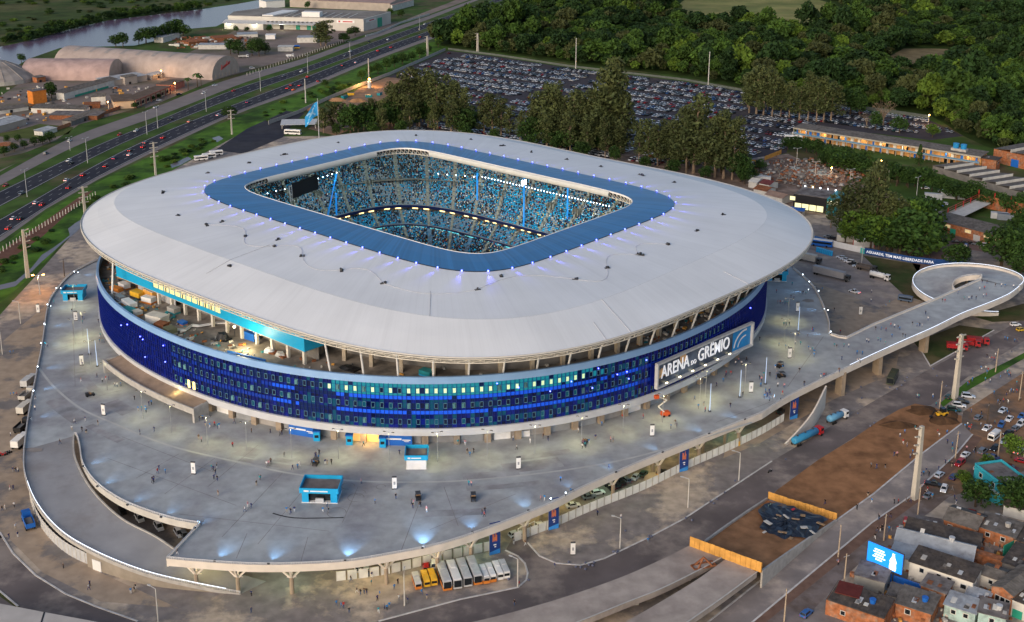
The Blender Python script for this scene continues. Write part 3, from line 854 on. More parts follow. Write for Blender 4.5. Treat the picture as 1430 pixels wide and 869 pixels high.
for k in range(11):
 s=.24+.75*k/10
 c=cyp(s,29.6,.9)
 q=MB();q.box(c,(.9,.9,4.4),crz);q.build('lounge_column',CREAM,stad)
lamp('POINT',wl(cyp(.78,33.3,-5.5)),2600,(1,.82,.42),name='terrace_work_lamp',radius=.5)
# ------------------------------------------------------------------ big sign on the facade
SA0,SB0=Vector(G(903,541.5,17.6)),Vector(G(1037,482,17.2))
d=SB0 - SA0;d.z=0;Ls=d.length;srz=math.atan2(d.y,d.x)
nS=Vector((d.y,-d.x,0)).normalized()
ctr=Vector((SX,SY,0))
if nS.dot(SA0 - ctr) < 0: nS=-nS
SA0=SA0+nS*(Ls*Ls/8/124+.5)
sign=empty('stadium_sign',(SA0.x,SA0.y,18.2),srz,label='huge framed stadium name sign with white capitals mounted on the blue facade',cat='sign')
SH=8.6
q=MB();q.quad((.6,-.1,.6),(Ls - .6,-.1,.6),(Ls - .6,-.1,SH - .6),(.6,-.1,SH - .6))
SIGNB=mat('sign_dark_picture',(0.03,0.045,0.08),0.4,0.5,0.12,col2=(0.10,0.13,0.18),s2=0.09,coord='object')
q.build('sign_board',SIGNB,sign)
q=MB()
for (c,s) in (((Ls/2,-.5,0),(Ls,1.2,.6)),((Ls/2,-.5,SH - .6),(Ls,1.2,.6)),((.3,-.5,.6),(.6,1.2,SH - 1.2)),((Ls - .3,-.5,.6),(.6,1.2,SH - 1.2))): q.box(c,s)
q.build('sign_frame',GALV,sign)
q=MB();q.box((Ls/2,1.3,.6),(Ls - .4,2.4,SH - 1.4));q.build('sign_backing',GL[0],sign)
q=MB();q.quad((Ls*.79,-.13,.65),(Ls - .65,-.13,.65),(Ls - .65,-.13,SH - .65),(Ls*.79,-.13,SH - .65))
q.build('blue_picture',mat('sign_blue',(0.01,0.22,0.55),0.4,0.1,0.3),sign)
q=MB()
for (r_,th_,off) in ((6.5,.7,0),(4.2,.5,.02)):
 pts=[(Ls*.8+6.5 - r_*math.cos(t),r_*math.sin(t)*.95+.8) for t in np.linspace(.15,1.7,14)]
 pt2=[(Ls*.8+6.5 - (r_ - th_)*math.cos(t),(r_ - th_)*math.sin(t)*.95+.8) for t in np.linspace(.15,1.7,14)]
 q.strip([(x,-.16 - off,min(z,SH - .7)) for x,z in pt2],[(x,-.16 - off,min(z,SH - .7)) for x,z in pts])
q.build('white_swoosh',WHITE,sign)
q=MB()
for sx_,sz in ((1.0,4.3),(Ls*.235,6.1)):
 for k in range(3):
  q.quad((sx_+k*.9,-.12 - .002*k,sz - 1.5+.5*k),(sx_+2.5+k*.5,-.12 - .002*k,sz - 1.2),(sx_+2.2+k*.5,-.12 - .002*k,sz+1.6),(sx_+.3+k*.7,-.12 - .002*k,sz+1.2+.3*k))
q.build('picture_glow',mat('sign_warm_picture',(0.7,0.42,0.2),0.5,0.4,0.8,coord='object'),sign)
def text_mesh(txt,size,name,m,extrude=.08,bold=.0):
 cu=bpy.data.curves.new(name,'FONT');cu.body=txt;cu.size=size;cu.extrude=extrude;cu.offset=bold;cu.resolution_u=3
 o=bpy.data.objects.new(name,cu);COL.objects.link(o)
 dg=bpy.context.evaluated_depsgraph_get()
 me=bpy.data.meshes.new_from_object(o.evaluated_get(dg))
 bpy.data.objects.remove(o);bpy.data.curves.remove(cu)
 me.materials.clear();me.materials.append(m)
 return me
def put_text(txt,size,parent,x0,x1,z,m,y=-.2,name='lettering',bold=.03,h=None):
 me=text_mesh(txt,size,name,m,bold=bold)
 co=np.empty(len(me.vertices)*3);me.vertices.foreach_get('co',co);co=co.reshape(-1,3)
 w_=co[:,0].max() - co[:,0].min();hh=co[:,1].max() - co[:,1].min()
 k=(x1 - x0)/w_
 kz=k if h is None else h/hh
 new=np.c_[(co[:,0] - co[:,0].min())*k+x0,y - co[:,2],(co[:,1] - co[:,1].min())*kz+z]
 me.vertices.foreach_set('co',new.ravel());me.update()
 return link(name,me,parent)
SGW=mat('sign_letter_white',(0.85,0.86,0.88),0.4,0.05,1,emit=(.9,.92,1),es=.25)
put_text('ARENA',4,sign,Ls*.055,Ls*.335,2.6,SGW,h=4.1,bold=.04)
put_text('DO',4,sign,Ls*.355,Ls*.405,2.6,SGW,h=1.5,bold=.02)
put_text('GRÊMIO',4,sign,Ls*.425,Ls*.755,2.6,SGW,h=5.5,bold=.04)
q=MB()
for k in range(6):
 q=MB();q.box((Ls*(.1+.13*k),-.7,.6),(.9,.3,.22),0,0);q.build('sign_lamp',LAMP_Y,sign)
# ------------------------------------------------------------------ the bowl: three tiers with stepped rows
SEATM=mat('blue_seats',(0.01,0.2,0.4),0.7,0.35,0.5,col2=(0.01,0.07,0.15),s2=0.35)
STEPM=mat('grandstand_concrete',(0.26,0.25,0.24),0.9,0.1,0.5)
def tier(name,m0,m1,z0,z1,n0,n1,nrow,mtl):
 q=MB()
 N_=240
 prev=None
 for i in range(nrow+1):
  f=i/nrow
  m_=m0+(m1 - m0)*f;n_=n0+(n1 - n0)*f;z=z0+(z1 - z0)*f
  cur=ring(60+m_,41+m_,n_,z,N_)
  if prev is not None:
   lift=[(p[0],p[1],z) for p in prev]
   q.strip(prev,lift,1,True);q.strip(lift,cur,0,True)
  prev=cur
 return q.build(name,[mtl,STEPM],stad)
T_LOW=(-13,21,1.0,11.8,7,5.4,38)
T_MID=(20.5,30,12.6,16.2,5.4,5.0,10)
T_UP=(28.6,52,19.0,41.5,5.0,3.0,38)
tier('lower_tier',*T_LOW,SEATM);tier('middle_tier',*T_MID,SEATM);tier('upper_tier',*T_UP,SEATM)
DBLUE=mat('dark_blue_fascia',(0.006,0.016,0.08),0.5,0.15,0.3)
CYLIT=mat('cyan_lit_fascia',(0.1,0.5,0.55),0.4,0.35,0.3,emit=(.2,.75,.7),es=.45)
b=MB()
b.strip(ring(60+20,41+20,5.4,10.9),ring(60+20,41+20,5.4,12.4),0,True)
b.strip(ring(60+20,41+20,5.4,12.4),ring(60+20.8,41+20.8,5.4,12.5),0,True)
b.strip(ring(60+28.4,41+28.4,5.0,18.0),ring(60+28.2,41+28.2,5.0,19.0),0,True)
b.strip(ring(60+28.2,41+28.2,5.0,19.0),ring(60+29.2,41+29.2,5.0,19.05),0,True)
b.strip(ring(60+28.2,41+28.2,5.0,19.0),ring(60+28.2,41+28.2,5.0,19.4),0,True)
b.build('balcony_fascia',DBLUE,stad)
b=MB()
cl=ring(60+19.9,41+19.9,5.4,11.2,240);ch=ring(60+19.9,41+19.9,5.4,12.0,240)
for i in range(240):
 if i % 4 != 3: b.quad(cl[i],cl[(i+1) % 240],ch[(i+1) % 240],ch[i])
b.build('lit_fascia_panel',CYLIT,stad,kind='stuff')
WARMF=mat('warm_lit_strip',(.8,.6,.3),.5,0.3,.3,emit=(1,.72,.3),es=2.2)
b=MB()
cl=ring(60+29.9,41+29.9,5.0,16.9,240);ch=ring(60+29.9,41+29.9,5.0,17.9,240)
for i in range(240):
 if (i*7) % 5 < 2: b.quad(cl[i],cl[(i+1) % 240],ch[(i+1) % 240],ch[i])
b.build('lit_box_front',WARMF,stad,kind='stuff')
b=MB();b.strip(ring(60+52,41+52,3.0,41),ring(60+52,41+52,3.0,47),0,True);b.build('bowl_rear_wall',W_CONC_D,stad)
b=MB();b.strip(ring(60+31,41+31,5,12),ring(60+31,41+31,5,19),0,True);b.build('box_rear_wall',W_CONC_D,stad)
pit=MB();pit.poly(ring(47,28,7,.95,240));pit.build('pitch',mat('pitch_grass',(0.04,0.13,0.03),.9,.15,.2),stad)
AISLE=mat('aisle_concrete',(0.27,0.26,0.22),.9,.1,.6)
def tier_pt(T,f,w):
 m_=T[0]+(T[1] - T[0])*f;n_=T[4]+(T[5] - T[4])*f
 r=rad(60+m_,41+m_,n_,w);return Vector((r*math.cos(w),r*math.sin(w),T[2]+(T[3] - T[2])*f))
Pq=np.array(ring(60+40,41+40,4.6,0,N=1440));seg=np.linalg.norm(np.roll(Pq,-1,0) - Pq,axis=1);cum=np.r_[0,np.cumsum(seg)]
NA=44
AW=[]
for k in range(NA):
 i=int(np.searchsorted(cum,k/NA*cum[-1])) % 1440
 AW.append(math.atan2(Pq[i][1],Pq[i][0]))
for k,w in enumerate(AW):
 for T,nn in ((T_UP,14),(T_MID,4),(T_LOW,8)):
  if T is T_LOW and k % 2: continue
  q=MB()
  pts=[tier_pt(T,f,w) for f in np.linspace(0.01,.97,nn)]
  for a,c in zip(pts,pts[1:]):
   t=Vector((-math.sin(w),math.cos(w),0))*.65
   q.box(tuple(((a+c)/2).xy)+(min(a.z,c.z) - .2,),((c - a).xy.length,1.0,abs(c.z - a.z)+.55),w)
  q.build('aisle_stair',AISLE,stad)
 a=tier_pt(T_UP,.42,w)
 q=MB();q.box((0,0,0),(4.2,.3,2.2),0,0)
 for s in (-1,1): q.box((0,s*1.6,-.6),(4.4,.3,2.6),0,0)
 q.box((1.9,0,-.6),(.3,2.9,2.5),0,1)
 q.build('tier_entrance',[AISLE,BLACK],stad,(a.x,a.y,a.z - .4),w)
CROWD=mat('spectators',(0.1,0.1,0.1),.85,0,attr='shirt')
cols=np.array([(0.01,0.26,0.5),(0.015,0.38,0.66),(0.02,0.02,0.025),(0.03,0.035,0.05),(0.55,0.55,0.55),(0.02,0.05,0.15),(0.05,0.13,0.22),(0.015,0.015,0.02),(0.35,0.05,0.04),(0.5,0.4,0.16)])
prob=np.array([.24,.15,.17,.12,.06,.1,.1,.1,.01,.055]);prob /= prob.sum()
skin=np.array([(0.3,0.17,0.11),(0.03,0.02,0.015),(0.02,0.015,0.012),(0.05,0.03,0.02)])
bv=np.array([(-.2,-.16,0),(.2,-.16,0),(.2,.16,0),(-.2,.16,0),(-.24,-.13,.52),(.24,-.13,.52),(.24,.1,.52),(-.24,.1,.52),
               (-.1,-.1,.52),(.1,-.1,.52),(.1,.1,.52),(-.1,.1,.52),(-.09,-.1,.8),(.09,-.1,.8),(.09,.1,.8),(-.09,.1,.8)])
bf=np.array([(0,1,5,4),(1,2,6,5),(2,3,7,6),(3,0,4,7),(4,5,6,7),(8,9,13,12),(9,10,14,13),(10,11,15,14),(11,8,12,15),(12,13,14,15)])
pos,ws=[],[]
for T in (T_LOW,T_MID,T_UP):
 for i in range(T[6]):
  f=(i+.75)/T[6]
  m_=T[0]+(T[1] - T[0])*f;n_=T[4]+(T[5] - T[4])*f;z=T[2]+(T[3] - T[2])*(i+1)/T[6]
  Pc=np.array(ring(60+m_,41+m_,n_,z,N=720));sg=np.linalg.norm(np.roll(Pc,-1,0) - Pc,axis=1);cm=np.r_[0,np.cumsum(sg)]
  t=np.arange(0,cm[-1],.62)+rng.uniform(-.1,.1,int(np.ceil(cm[-1]/.62)))
  Pc2=np.r_[Pc,Pc[:1]]
  X=np.interp(t,cm,Pc2[:,0]);Y=np.interp(t,cm,Pc2[:,1])
  keep=(Y > -48) & (rng.random(len(t)) < .72+.35*np.sin(X*.11+z*.3)*np.sin(Y*.13 - z*.21))
  pos.append(np.c_[X,Y,np.full(len(t),z)][keep])
pos=np.concatenate(pos)
wA=np.arctan2(pos[:,1],pos[:,0])
AWs=np.array(AW)
dist=np.abs((wA[:,None] - AWs[None,:]+np.pi) % (2*np.pi) - np.pi).min(1)*np.hypot(pos[:,0],pos[:,1])
pos,wA=pos[dist > .95],wA[dist > .95]
n=len(pos)
print('spectators',n)
ca,sa=np.cos(wA+np.pi/2),np.sin(wA+np.pi/2)
sc_=rng.uniform(.9,1.12,n)
V=bv[None]*sc_[:,None,None]
X=V[...,0]*ca[:,None] - V[...,1]*sa[:,None]+pos[:,0:1]
Y=V[...,0]*sa[:,None]+V[...,1]*ca[:,None]+pos[:,1:2]
Z=V[...,2]+pos[:,2:3]+.12
VV=np.stack([X,Y,Z],-1).reshape(-1,3)
FF=(bf[None]+(np.arange(n)*16)[:,None,None]).reshape(-1,4)
me=bpy.data.meshes.new('spectators')
me.vertices.add(len(VV));me.vertices.foreach_set('co',VV.ravel())
me.loops.add(FF.size);me.loops.foreach_set('vertex_index',FF.ravel())
me.polygons.add(len(FF));me.polygons.foreach_set('loop_start',np.arange(0,FF.size,4));me.polygons.foreach_set('loop_total',np.full(len(FF),4))
at_=me.color_attributes.new('shirt','FLOAT_COLOR','POINT')
blk=np.sin(pos[:,0]*.09+1)*np.sin(pos[:,1]*.07)+.4*np.sin(pos[:,2]*.5)
ci=rng.choice(len(cols),n,p=prob);ci=np.where((blk > .35) & (rng.random(n) < .4),rng.integers(0,2,n),ci);ci=np.where((blk < -.4) & (rng.random(n) < .35),2,ci)
sh=cols[ci]*rng.uniform(.7,1.3,(n,1));hd=skin[rng.choice(4,n)]
CC=np.ones((n,16,4));CC[:,:8,:3]=sh[:,None];CC[:,8:,:3]=hd[:,None]
at_.data.foreach_set('color',CC.ravel())
me.update(calc_edges=True);me.materials.append(CROWD)
tag(link('spectators',me,None,(SX,SY,0)),'dense crowd in blue, black and white filling the stands inside the stadium','crowd',kind='stuff')
BLUEL=mat('blue_lit_mast',(0.02,0.22,0.6),.4,0,emit=(.02,.3,.9),es=.3)
for (u,v0,v1) in ((666.5,242,290),(731.5,250,312),(792,258,320),(845,270,302)):
 p=G(u,v1,21.0)
 top=None
 for z in np.arange(22,52,.5):
  if PX((p[0],p[1],z))[1] < v0: top=z;break
 top=min(top or 44,49)
 q=MB();q.tube([(p[0] - SX,p[1] - SY,19.5),(p[0] - SX,p[1] - SY,top)],.38,8);q.build('blue_mast',BLUEL,stad)
for pts in ([(470,243),(460,290),(458,300)],[(469,270),(470,300)]):
 W_=[]
 for k,(u,v) in enumerate(pts): W_.append(Vector(G(u,v,(44,28,21)[k] if len(pts)==3 else (32,21)[k])) - ctr)
 q=MB();q.tube([tuple(w_) for w_ in W_],.42,8);q.build('blue_mast',BLUEL,stad)
q=MB();q.box((0,0,0),(.5,.35,.5),0,0);q.ball((0,-.2,.25),.22,1);fl_me=q.mesh('floodlight',[DGREY,LAMP_W])
FLP=[(673.8+(851.5 - 673.8)*t,247.7+(289 - 247.7)*t) for t in np.linspace(0,1,42)]+[(444+26*t,250 - 8*t) for t in np.linspace(0,1,5)]+[(373,271),(385,267.5),(397,265)]+[(612+50*t,243.5+4*t) for t in np.linspace(0,1,5)]
for (u,v) in FLP:
 p=G(u,v,41)
 link('floodlight',fl_me,stad,(p[0] - SX,p[1] - SY,41),math.atan2(p[1] - SY,p[0] - SX) - math.pi/2)
p=G(731,258,43)
q=MB();q.box((0,0,0),(2.4,.6,2.0),0,0);q.box((0,-.35,.1),(2.2,.1,1.8),0,1)
q.build('bright_floodlight',[DGREY,mat('lamp_flood',(1,1,1),.4,0,emit=(.9,.95,1),es=40)],stad,(p[0] - SX,p[1] - SY,43),R(35))
p0,p1=G(408,265,44),G(443,252,44)
d=Vector(p1) - Vector(p0);d.z=0
sb=MB();sb.box((d.length/2,0,0),(d.length,.8,6.2));sbo=sb.build('scoreboard',BLACK,stad,(p0[0] - SX,p0[1] - SY,40.2),math.atan2(d.y,d.x))
q=MB()
for x in (-1.8,-.4): q.bar((x,0,6),(x+.5,0,-1),.25)
for k in range(4): q.bar((-1.8+k*.15,0,6 - 1.7*k),(.1,0,4.6 - 1.7*k),.18)
q.build('scoreboard_bracket',WHITE,sbo)
for k in range(26):
 w=2*math.pi*(k+.5)/26
 r=rad(72,53,6,w)
 L_=(SX+r*math.cos(w),SY+r*math.sin(w),47.5)
 w2=w+math.pi
 r2=rad(95,76,5,w2)*.75
 r3=rad(60+36,41+36,5,w)
 if math.sin(w) > -.55:
  lamp('SPOT',L_,11500,(.74,.97,.97),(SX+r3*math.cos(w),SY+r3*math.sin(w),20),120,.8,.6,name='stand_lamp')
# ================================================================== plaza deck,ramp,bridge,spiral
DECKM=mat('plaza_deck_concrete',(0.435,0.455,0.455),0.75,0.12,0.3,col2=(0.285,0.28,0.292),thr=(0.4,0.66),s2=0.06,spec=0.3,detail=9)
FASC=mat('cream_deck_fascia',(0.72,0.65,0.57),0.75,0.08,0.3)
RAILM=mat('white_rail',(0.62,0.62,0.63),0.5,0.05,1)
deck=empty('plaza_deck',(0,0,0),label='wide raised grey concrete plaza deck wrapped around the stadium with curved edge',cat='plaza')
PL=[(33,629),(38,590),(43.6,558.5),(52,515),(58.7,481),(67,427.6),(80.6,404),(104,380.6),(147.7,358.8)]
PR=[(1108,375.6),(1125,390),(1138,404),(1150,428),(1158,450),(1160.5,468),(1182,473)]
BB=[(1182,473),(1218.5,455),(1306,419),(1369,391)]
BF=[(1423,403),(1410,413),(1386,424),(1343,441),(1302.5,461),(1235,491),(1114.5,548.5),(1064,579)]
PF=[(1064,579),(955,622.6),(878,654.5),(810.7,684.7),(767,706.6),(683,740),(616,762),(542,777),(475,787),(369,791),(288.7,787),(233,782)]
PS=[(278.6,733.4),(248,728.4),(208,716.6),(168,700),(134,676),(115.8,649.5),(110.8,622.6),(107,609),(103,609)]
def dl(px,z=ZD,step=3.0,smooth=True):
 P=np.array([G(u,v,z)[:2] for u,v in px])
 if smooth and len(P) > 3:
  d=np.r_[0,np.cumsum(np.linalg.norm(np.diff(P,axis=0),axis=1))]
  out=[]
  for i in range(len(P) - 1):
   p0,p1,p2,p3=P[max(i - 1,0)],P[i],P[i+1],P[min(i+2,len(P) - 1)]
   m=max(2,int((d[i+1] - d[i])/step))
   for t in np.arange(m)/m:
    out.append(.5*((2*p1)+(-p0+p2)*t+(2*p0 - 5*p1+4*p2 - p3)*t*t+(-p0+3*p1 - 3*p2+p3)*t ** 3))
  out.append(P[-1])
  return np.array(out)
 return P
eL,eR,eB,eF2,eF,eS=dl(PL),dl(PR),dl(BB,smooth=False),dl(BF),dl(PF),dl(PS)
back=[]
wA_=math.atan2(eL[-1][1] - SY,eL[-1][0] - SX) % (2*math.pi)
wB_=math.atan2(eR[0][1] - SY,eR[0][0] - SX) % (2*math.pi)
if wB_ > wA_: wB_ -= 2*math.pi
r0=np.hypot(*(eL[-1] - (SX,SY)));r1=np.hypot(*(eR[0] - (SX,SY)))
for t in np.linspace(0,1,40)[1:-1]:
 w=wA_+(wB_ - wA_)*t;r=r0+(r1 - r0)*t
 r=max(r,136)
 back.append((SX+r*math.cos(w),SY+r*math.sin(w)))
outline=[tuple(p) for p in np.r_[eL,np.array(back),eR,eB[1:],eF2,eF[1:],eS]]
b=MB()
hole=[(SX+118.5*math.cos(a),SY+118.5*math.sin(a)) for a in np.linspace(0,2*math.pi,120,endpoint=False)]
if sum(outline[i - 1][0]*outline[i][1] - outline[i][0]*outline[i - 1][1] for i in range(len(outline))) < 0: outline=outline[::-1]
io=min(range(len(outline)),key=lambda i: math.hypot(outline[i][0] - SX,outline[i][1] - SY))
ih=min(range(120),key=lambda i: math.dist(hole[i],outline[io]))
hr=[hole[(ih - k) % 120] for k in range(121)]
kh=outline[io:]+outline[:io+1]+hr
b.poly([(*p,ZD) for p in kh],1)
b.poly([(*p,ZD - .9) for p in kh[::-1]],0)
b.strip([(*p,ZD - .9) for p in outline],[(*p,ZD) for p in outline],0,True)
b.strip([(*p,ZD) for p in hole],[(*p,ZD - .9) for p in hole],0,True)
b.build('deck_slab',[FASC,DECKM],deck)
def offset(line,d):
 """line shifted sideways by d metres (left of travel positive)"""
 L_=np.asarray(line,float)
 t=np.gradient(L_,axis=0);t /= np.linalg.norm(t,axis=1)[:,None]+1e-9
 return L_+np.c_[-t[:,1],t[:,0]]*d
def parapet(name_line,zs,side,parent,fascia=1.9,rail=True,led=False,h=.4,w=.3,led_lo=0.0,led_hi=1.0,m=None):
 """kerb, fascia, posts and handrail along an edge; side=+1 when the deck lies left of travel"""
 L_=np.asarray(name_line,float)
 n=len(L_)
 zs=np.full(n,zs) if np.isscalar(zs) else np.asarray(zs)
 out=offset(L_,-side*.12);inn=offset(L_,side*w)
 o3=lambda P,dz: [(p[0],p[1],z+dz) for p,z in zip(P,zs)]
 k=MB()
 k.strip(o3(out,-fascia),o3(out,h));k.strip(o3(out,h),o3(inn,h));k.strip(o3(inn,h),o3(inn,-.1))
 k.strip(o3(out,-fascia),o3(inn,-fascia))
 for e in (0,n - 1):
  k.quad((out[e][0],out[e][1],zs[e] - fascia),(inn[e][0],inn[e][1],zs[e] - fascia),(inn[e][0],inn[e][1],zs[e]+h),(out[e][0],out[e][1],zs[e]+h))
 k.build('edge_beam',m or FASC,parent)
 if rail:
  q=MB();mid=offset(L_,side*.1)
  d=np.r_[0,np.cumsum(np.linalg.norm(np.diff(mid,axis=0),axis=1))]
  for hh in (h+.55,h+.28):
   pts=[(p[0],p[1],z+hh) for p,z in zip(mid,zs)]
   for s,e in zip(pts,pts[1:]): q.bar(s,e,.13 if hh > h+.4 else .08)
  for i_,t in enumerate(np.arange(0,d[-1],.62)):
   x,y,z=np.interp(t,d,mid[:,0]),np.interp(t,d,mid[:,1]),np.interp(t,d,zs)
   q.box((x,y,z+h - .02),(.12,.12,.6) if i_ % 4==0 else (.07,.07,.57))
  q.build('handrail',RAILM,parent,kind='stuff')
 if led:
  q=MB();pts=[(p[0],p[1],z+h+.62) for p,z in zip(offset(L_,side*.1),zs)]
  i0,i1=int(led_lo*(n - 1)),int(led_hi*(n - 1))
  for s,e in zip(pts[i0:i1],pts[i0+1:i1+1]): q.bar(s,e,.13)
  q.build('handrail_light',LEDM,parent)
LEDM=mat('handrail_led',(.9,.95,1),.4,0,emit=(.72,.82,1),es=1.0)
eFa=np.r_[eF2,eF[1:]]
parapet(eFa,ZD,-1,deck,fascia=1.6,led=True,led_lo=0.0,led_hi=.34)
parapet(eL,ZD,-1,deck,fascia=1.0,m=W_CONC)
parapet(eR,ZD,-1,deck)
parapet(eB,ZD,-1,deck,fascia=1.4)
parapet(eS,ZD,-1,deck,fascia=1.5,m=W_CONC_P)
parapet(np.array([eF[-1]*(1 - t)+eS[0]*t for t in np.linspace(0,1,8)]),ZD,-1,deck)
RP=[((33,629),(103,609),9.5),((34,660),(105.5,640),9.0),((50,703),(127.6,683),7.9),((84,743.5),(168,723),6.4),((134,773.7),(218,750),4.9),((201,800.6),(262,778),3.3),((268.5,817),(318,797),1.7),((336,830),(372,812),0.08)]
zs=np.array([r_[2] for r_ in RP])
ro=np.array([G(*r_[0],r_[2])[:2] for r_ in RP]);ri=np.array([G(*r_[1],r_[2])[:2] for r_ in RP])
def cr(P,m=8):
 out=[]
 for i in range(len(P) - 1):
  p0,p1,p2,p3=P[max(i - 1,0)],P[i],P[i+1],P[min(i+2,len(P) - 1)]
  for t in np.arange(m)/m:
   out.append(.5*((2*p1)+(-p0+p2)*t+(2*p0 - 5*p1+4*p2 - p3)*t*t+(-p0+3*p1 - 3*p2+p3)*t ** 3))
 out.append(P[-1]);return np.array(out)
ro,ri=cr(ro),cr(ri);rz_=cr(zs[:,None])[:,0]
ramp=empty('access_ramp',(0,0,0),label='long curved concrete ramp descending from the plaza at the near left',cat='ramp')
b=MB()
RAMPM=mat('ramp_concrete',(0.34,0.335,0.34),0.85,0.12,0.12,col2=(0.28,0.265,0.26),s2=0.05)
b.strip([(*p,z) for p,z in zip(ro,rz_)],[(*p,z) for p,z in zip(ri,rz_)],0)
b.strip([(*p,z - .8) for p,z in zip(ri,rz_)],[(*p,z - .8) for p,z in zip(ro,rz_)],0)
b.build('ramp_slab',RAMPM,ramp)
parapet(ro,rz_,1,ramp,fascia=.8,h=.2,m=W_CONC, led=True,led_lo=.2,led_hi=.96)
parapet(ri[:44],rz_[:44],-1,ramp,fascia=.8,rail=False,h=.35,m=W_CONC)
b=MB()
i0=30
b.strip([(*p,0) for p in ro[i0:]],[(*p,z - .5) for p,z in zip(ro[i0:],rz_[i0:])])
b.build('ramp_wall',mat('ramp_side_concrete',(0.3,0.26,0.21),.9,.15,.4),ramp)
b=MB()
off=offset(ro,.8)
for i in range(8,32):
 zt=min(rz_[i] - 2.2,3.4)
 b.quad((*off[i],0),(*off[i+1],0),(*off[i+1],zt),(*off[i],zt))
fo=b.build('panel_fence',GALV,None,label='grey corrugated panel fence closing the space under the ramp',cat='fence')
for i in range(8,33):
 q=MB();q.box((*off[i],0),(.2,.2,min(rz_[min(i,31)] - 2.0,3.6)));q.build('post',W_CONC_P,fo)
q=MB();d=ro[33] - ro[32];q.box((0,0,0),(3.0,.15,3.0));
m_=offset(ro,-.1)[32]
q.build('ramp_door',WHITE,ramp,(m_[0],m_[1],0.0),math.atan2(d[1],d[0]))
vcol=empty('deck_column_proto',(0,0,0))
def v_column(x,y,rz):
 t=empty('v_column',(x,y,0),rz,cat='column',group='V-topped columns under the plaza edge')
 q=MB();q.tube([(0,0,0),(0,0,4.6)],.55,8);q.tube([(0,0,0),(0,0,1.6)],.58,8,1);q.build('shaft',[PIER,YELLOW if x > 30 else PIER],t)
 for s in (-1,1):
  q=MB();q.bar((s*.15,0,4.4),(s*3.3,0,ZD - 1.8),.45);q.build('arm',FASC,t)
 q=MB();q.bar((0,0,4.4),(0,-2.4,ZD - 1.8),.45);q.bar((0,0,4.4),(0,2.6,ZD - .9),.45);q.build('strut',FASC,t)
 q=MB();q.box((0,-.6,4.2),(2.4,.2,.2));q.build('collar',FASC,t)
 return t
bpy.data.objects.remove(vcol)
d=np.r_[0,np.cumsum(np.linalg.norm(np.diff(eF,axis=0),axis=1))]
e_in=offset(eF,-2.6)
VC=[]
for px_ in (1040,985,925,860,740,667,616,541,402,320,264):
 i=int(np.argmin([abs(PX((*p,ZD))[0] - px_) for p in eF]))
 i=min(max(i,1),len(eF) - 2)
 tdir=eF[i+1] - eF[i - 1]
 nn_=np.array([-tdir[1],tdir[0]]);nn_ /= np.linalg.norm(nn_)
 if np.dot(nn_,np.array([SX,SY]) - eF[i]) < 0: nn_=-nn_
 p=eF[i]+nn_*2.6
 o=v_column(p[0],p[1],math.atan2(tdir[1],tdir[0]))
 VC.append(o)
q=MB();q.tube([(0,0,0),(0,0,ZD - .85)],.5,8);pc_me=q.mesh('deck_column',PIER)
for k in range(0,46):
 w=R(180)+R(190)*k/46
 for r in (142,156):
  x,y=SX+r*math.cos(w),SY+r*math.sin(w)
  if np.min(np.linalg.norm(eFa - (x,y),axis=1)) < 4 or x < -130 or x > 75: continue
  u,v=PX((x,y,ZD))
  inside=False
  for (x0,y0),(x1,y1) in zip(outline,outline[1:]+outline[:1]):
   if (y0 > y) != (y1 > y) and x < (x1 - x0)*(y - y0)/(y1 - y0)+x0: inside=not inside
  if inside: link('deck_column',pc_me,deck,(x,y,0))
for k in range(11):
 i=int(len(eF)*(k+.5)/11)
 p=eF[i]+(np.array([SX,SY]) - eF[i])/np.linalg.norm(np.array([SX,SY]) - eF[i])*7
 lamp('POINT',(p[0],p[1],7.6),420,(1.0,.92,.45) if k % 3 else (.55,1,.75),name='under_deck_lamp',radius=.5)
for (u,v,dep) in ((1183,520,5),(1235,492,6),(1300,462,6)):
 p=G(u,v,ZD)
 b=MB();b.box((p[0] - 1,p[1]+3.0,0),(1.6,3.2,ZD - .9),R(25));b.build('bridge_pier',PIER,deck)
b=MB()
ww=[(1197,540),(1180,565),(1160,585),(1140,600),(1118,610)]
wz=[8.2,6.5,4.6,2.6,.6]
W_=cr(np.array([G(u,v,0)[:2] for u,v in [(1150,570),(1138,590),(1128,600),(1112,612),(1095,622)]]),4);Z_=cr(np.array(wz)[:,None],4)[:,0]
b.strip([(*p,0) for p in W_],[(*p,z) for p,z in zip(W_,Z_)])
W2=offset(W_,.5);b.strip([(*p,z) for p,z in zip(W_,Z_)],[(*p,z) for p,z in zip(W2,Z_)]);b.strip([(*p,z) for p,z in zip(W2,Z_)],[(*p,0) for p in W2])
b.build('wing_wall',FASC,deck)
def circle3(a,b_,c):
 ax,ay,bx,by,cx_,cy_=*a,*b_,*c
 D=2*(ax*(by - cy_)+bx*(cy_ - ay)+cx_*(ay - by))
 ux=((ax ** 2+ay ** 2)*(by - cy_)+(bx ** 2+by ** 2)*(cy_ - ay)+(cx_ ** 2+cy_ ** 2)*(ay - by))/D
 uy=((ax ** 2+ay ** 2)*(cx_ - bx)+(bx ** 2+by ** 2)*(ax - cx_)+(cx_ ** 2+cy_ ** 2)*(bx - ax))/D
 return ux,uy,math.hypot(ax - ux,ay - uy)
cxs,cys,Rs=circle3(G(1427,401,9.3)[:2],G(1346,371.5,6.8)[:2],G(1275,391,4.2)[:2])
print('spiral',cxs,cys,Rs)
spiral=empty('spiral_ramp',(cxs,cys,0),label='circular spiral pedestrian ramp with bright rail at the end of the bridge',cat='ramp')
p_=G(1423,403,ZD);ph0=math.atan2(p_[1] - cys,p_[0] - cxs);print('ph0',math.degrees(ph0));ph1=R(285)
NSg=90
